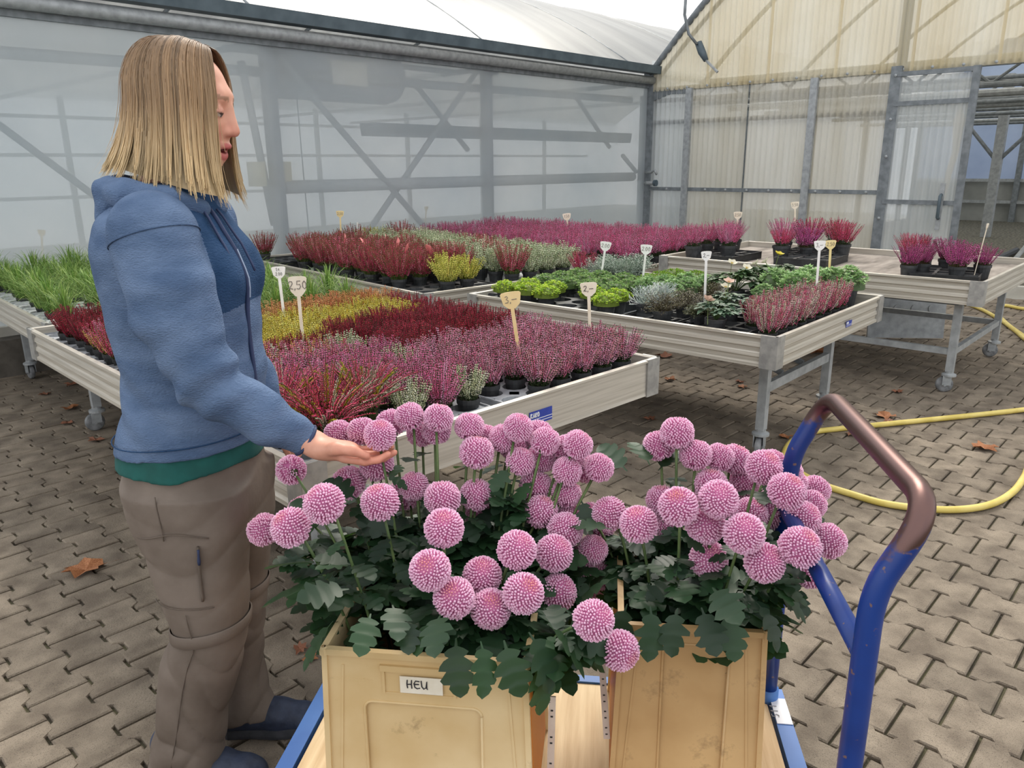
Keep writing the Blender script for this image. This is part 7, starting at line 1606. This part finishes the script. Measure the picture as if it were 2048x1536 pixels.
def seam(pts, r=0.0014): MB().tube(pts, r, 5).build('seam', M_SEAM, trs, smooth=True)
seam([leg_pt(LEGN, z, r2d(-97), 0.001) for z in np.linspace(0.06, 0.52, 24)])
seam([leg_pt(LEGN, 0.705 + 0.01 * math.sin(a * 3), r2d(a * 57.3), 0.002) for a in np.linspace(-2.6, -0.9, 16)])
seam([leg_pt(LEGN, 0.535, r2d(a * 57.3), 0.002) for a in np.linspace(-2.7, -1.0, 16)])
seam([leg_pt(LEGN, z, r2d(-105), 0.002) for z in np.linspace(0.70, 0.80, 8)])
MB().tube([leg_pt(LEGN, z, r2d(-68 + 40 * (z - 0.6)), 0.003) for z in np.linspace(0.555, 0.685, 14)], 0.0034, 6).build('pocket_zip', M_SEAM, trs, smooth=True)
MB().tube([leg_pt(LEGN, z, r2d(-68 + 40 * (z - 0.6)), 0.008) for z in np.linspace(0.645, 0.680, 5)], [0.003, 0.004, 0.003, 0.0025, 0.003], 6).build('zip_pull', M_NAVY, trs, smooth=True)

# ---- shoes
def shoe(x0, y0, yaw):
    s_ = empty('shoe', (x0, y0, 0.0), yaw, person); s_['label'] = 'dark navy walking shoe with grey laces'
    f = Field((-0.06, -0.07, 0.01), (0.26, 0.07, 0.15), 0.0038)
    f.chain([(0.0, 0, 0.058), (0.05, 0, 0.060), (0.12, 0, 0.046), (0.185, 0, 0.036), (0.205, 0, 0.034)], [0.044, 0.044, 0.043, 0.038, 0.033], 0.02, sy=0.95)
    f.cone((0.005, 0, 0.06), (0.0, 0, 0.115), 0.042, 0.043, 0.02, sy=0.9); f.cone((0.06, 0, 0.065), (0.02, 0, 0.11), 0.034, 0.036, 0.02, sy=0.9)
    f.apply(lambda X, Y, Z: 0.022 - Z + 0 * X + 0 * Y, (-0.06, -0.07, 0.0), (0.27, 0.07, 0.05), 0.0, 'i')
    sdf_obj('upper', f, M_SHOE, s_, 1)
    ol = [(-0.048, 0.0), (-0.040, 0.028), (-0.01, 0.040), (0.05, 0.038), (0.12, 0.046), (0.18, 0.045), (0.225, 0.028), (0.243, 0.0)]; ol = ol + [(x, -y) for x, y in reversed(ol[1:-1])]
    n = len(ol); v = [(x * 0.97, y * 0.95, 0.002 + (0.012 * max(0, (x - 0.16) / 0.08)) ) for x, y in ol] + [(x, y, 0.012 + (0.012 * max(0, (x - 0.16) / 0.08))) for x, y in ol] + [(x * 0.99, y * 0.98, 0.030 + (0.006 * max(0, (x - 0.16) / 0.08))) for x, y in ol]
    MB().add(v, [tuple(range(n - 1, -1, -1)), tuple(range(2 * n, 3 * n))] + [(j * n + i, j * n + (i + 1) % n, (j + 1) * n + (i + 1) % n, (j + 1) * n + i) for j in (0, 1) for i in range(n)]).build('sole', M_SOLE, s_)
    mb = MB()
    for k in range(4):
        x = 0.075 + 0.022 * k; z = 0.098 - 0.010 * k * 1.0
        mb.tube([(x - 0.012, -0.030, z - 0.014), (x, -0.012, z + 0.003), (x + 0.012, 0.012, z + 0.002), (x + 0.018, 0.03, z - 0.016)], 0.0020, 5); mb.tube([(x - 0.012, 0.030, z - 0.014), (x, 0.012, z + 0.004), (x + 0.012, -0.012, z + 0.003), (x + 0.018, -0.03, z - 0.016)], 0.0020, 5)
    mb.build('laces', M_LACE, s_)
shoe(0.030, 0.082, r2d(2)); shoe(-0.062, -0.092, r2d(-3))

# ---- hair: chin-length bob with a centre part, falling forward a little
M_HAIR = mat('blond_hair', (1, 1, 1, 1), (0.82, 0.82, 0.82, 1), scale=120, rough=0.42, attr=True, stretch=(1, 1, 0.1)); M_HAIR.node_tree.nodes['Principled BSDF'].inputs['Specular IOR Level'].default_value = 0.4
rh = random.Random(8)
def hair_pt(phi, t, lift=0.0, zend=None):
    """phi: 0 front, pi back; t 0 at the parting, 1 at the tip"""
    c_, s_ = math.cos(phi), math.sin(phi)
    ze = (1.376 + 0.082 * (1 - c_) / 2) if zend is None else zend
    sgn = 1 if s_ >= 0 else -1
    root = np.array((0.112 + (0.082 * c_ if c_ > 0 else 0.022 * c_), 0.006 * sgn, 0.0))
    ztop = 1.706 - 0.9 * max(0.0, root[0] - 0.13) ** 1.3
    root[2] = ztop
    cx, a, b = 0.108, 0.095 + 0.012 * max(0, c_), 0.088
    side = np.array((cx + a * c_, b * s_, 1.60 - 0.012 * c_ * 0))
    if t < 0.42:
        u = t / 0.42; ang = u * PI / 2
        p = root + (side - root) * np.array((math.sin(ang), math.sin(ang), 1 - math.cos(ang)))
    else:
        u = (t - 0.42) / 0.58; back = max(0, -c_)
        flick = 0.014 * u ** 3 * (0.4 + back)
        cx2, a2, b2 = 0.108 - 0.012 * u, 0.095 + 0.012 * max(0, c_) * (1 - u) + 0.006 * u + flick + 0.026 * u ** 4 * max(0, c_), 0.088 + 0.010 * u * u + flick * 0.6
        p = np.array((cx2 + a2 * c_ - 0.030 * u * u * back * 0.8, b2 * s_, 1.60 + (ze - 1.60) * u))
    if lift:
        n = np.array((c_, s_ * 1.1, 0.6 if t < 0.3 else 0.1)); n /= np.linalg.norm(n); p = p + n * lift
    return p
PH0 = r2d(29)
def hcol(t, r): 
    a, b, c_ = np.array(c3(120, 96, 74)), np.array(c3(166, 136, 102)), np.array(c3(230, 202, 154))
    q = a + (b - a) * min(1, t / 0.5) if t < 0.5 else b + (c_ - b) * (t - 0.5) / 0.5
    return tuple(np.clip(q * r, 0, 1))
hm = MB(); NP, NT = 70, 22; v = []; cols_ = []
for i in range(NP + 1):
    phi = PH0 + (2 * PI - 2 * PH0) * i / NP
    for j in range(NT + 1): v.append(hair_pt(phi, j / NT * 0.95, -0.004)); cols_.append(hcol(j / NT, 0.75))
b0 = len(hm.v); hm.add(v, [(i * (NT + 1) + j, (i + 1) * (NT + 1) + j, (i + 1) * (NT + 1) + j + 1, i * (NT + 1) + j + 1) for i in range(NP) for j in range(NT)])
for i, c_ in enumerate(cols_): hm.c[b0 + i] = c_
def lock(phi, lift, r0, tend, wob, bright, zend=None):
    n = 15; P_ = []; R_ = []; C_ = []
    w1, w2, w3 = rh.uniform(0, 6), rh.uniform(3, 7), rh.uniform(-1, 1)
    for j in range(n):
        t = tend * j / (n - 1); ph = phi + wob * w3 * t + 0.03 * math.sin(w2 * t + w1) * t
        P_.append(hair_pt(ph, t, (lift + 0.004 * math.sin(w2 * 1.7 * t + w1 * 2) * t) * (0.4 + 0.6 * t), zend)); R_.append(r0 * (1.0 if t < 0.7 else max(0.15, 1 - (t - 0.7) / 0.3 * 0.85))); C_.append(hcol(t, bright))
    hm.tube(P_, R_, 4, cap=False, cols=C_)
for k in range(74):                     # strands gathered into locks that narrow towards their tips
    pc = PH0 + (2 * PI - 2 * PH0) * (k + rh.uniform(-0.3, 0.3)) / 73; lo_ = rh.uniform(0.0, 0.006); br = rh.choice((0.62, 0.78, 0.9, 1.0, 1.12, 1.25)); te = rh.uniform(0.93, 1.04); dr = rh.uniform(-0.10, 0.10)
    for q in range(24):
        de = rh.uniform(-0.065, 0.065); n = 15; P_ = []; R_ = []; C_ = []; l2 = lo_ + rh.uniform(-0.002, 0.003); r0 = rh.uniform(0.0008, 0.0020); t2 = te * rh.uniform(0.90, 1.03); w1 = rh.uniform(0, 6); bb = br * rh.uniform(0.82, 1.18)
        for m_ in range(n):
            t = t2 * m_ / (n - 1); ph = pc + de * (1 - 0.62 * t * t) + dr * t * t + 0.02 * math.sin(6 * t + w1) * t
            ph = max(PH0 - 0.06, min(2 * PI - PH0 + 0.06, ph))
            P_.append(hair_pt(ph, t, (l2 + 0.003 * math.sin(5 * t + w1) * t) * (0.35 + 0.65 * t))); R_.append(r0 * (1.0 if t < 0.7 else max(0.12, 1 - (t - 0.7) / 0.33 * 0.88))); C_.append(hcol(t, bb))
        hm.tube(P_, R_, 4, cap=False, cols=C_)
for k in range(90): lock(PH0 + (2 * PI - 2 * PH0) * rh.random(), rh.uniform(0.006, 0.016), 0.00045, rh.uniform(0.5, 1.04), 0.3, 1.15)
hm.build('hair', M_HAIR, person, smooth=True, colors=True)['label'] = 'straight ash-blond chin-length bob'
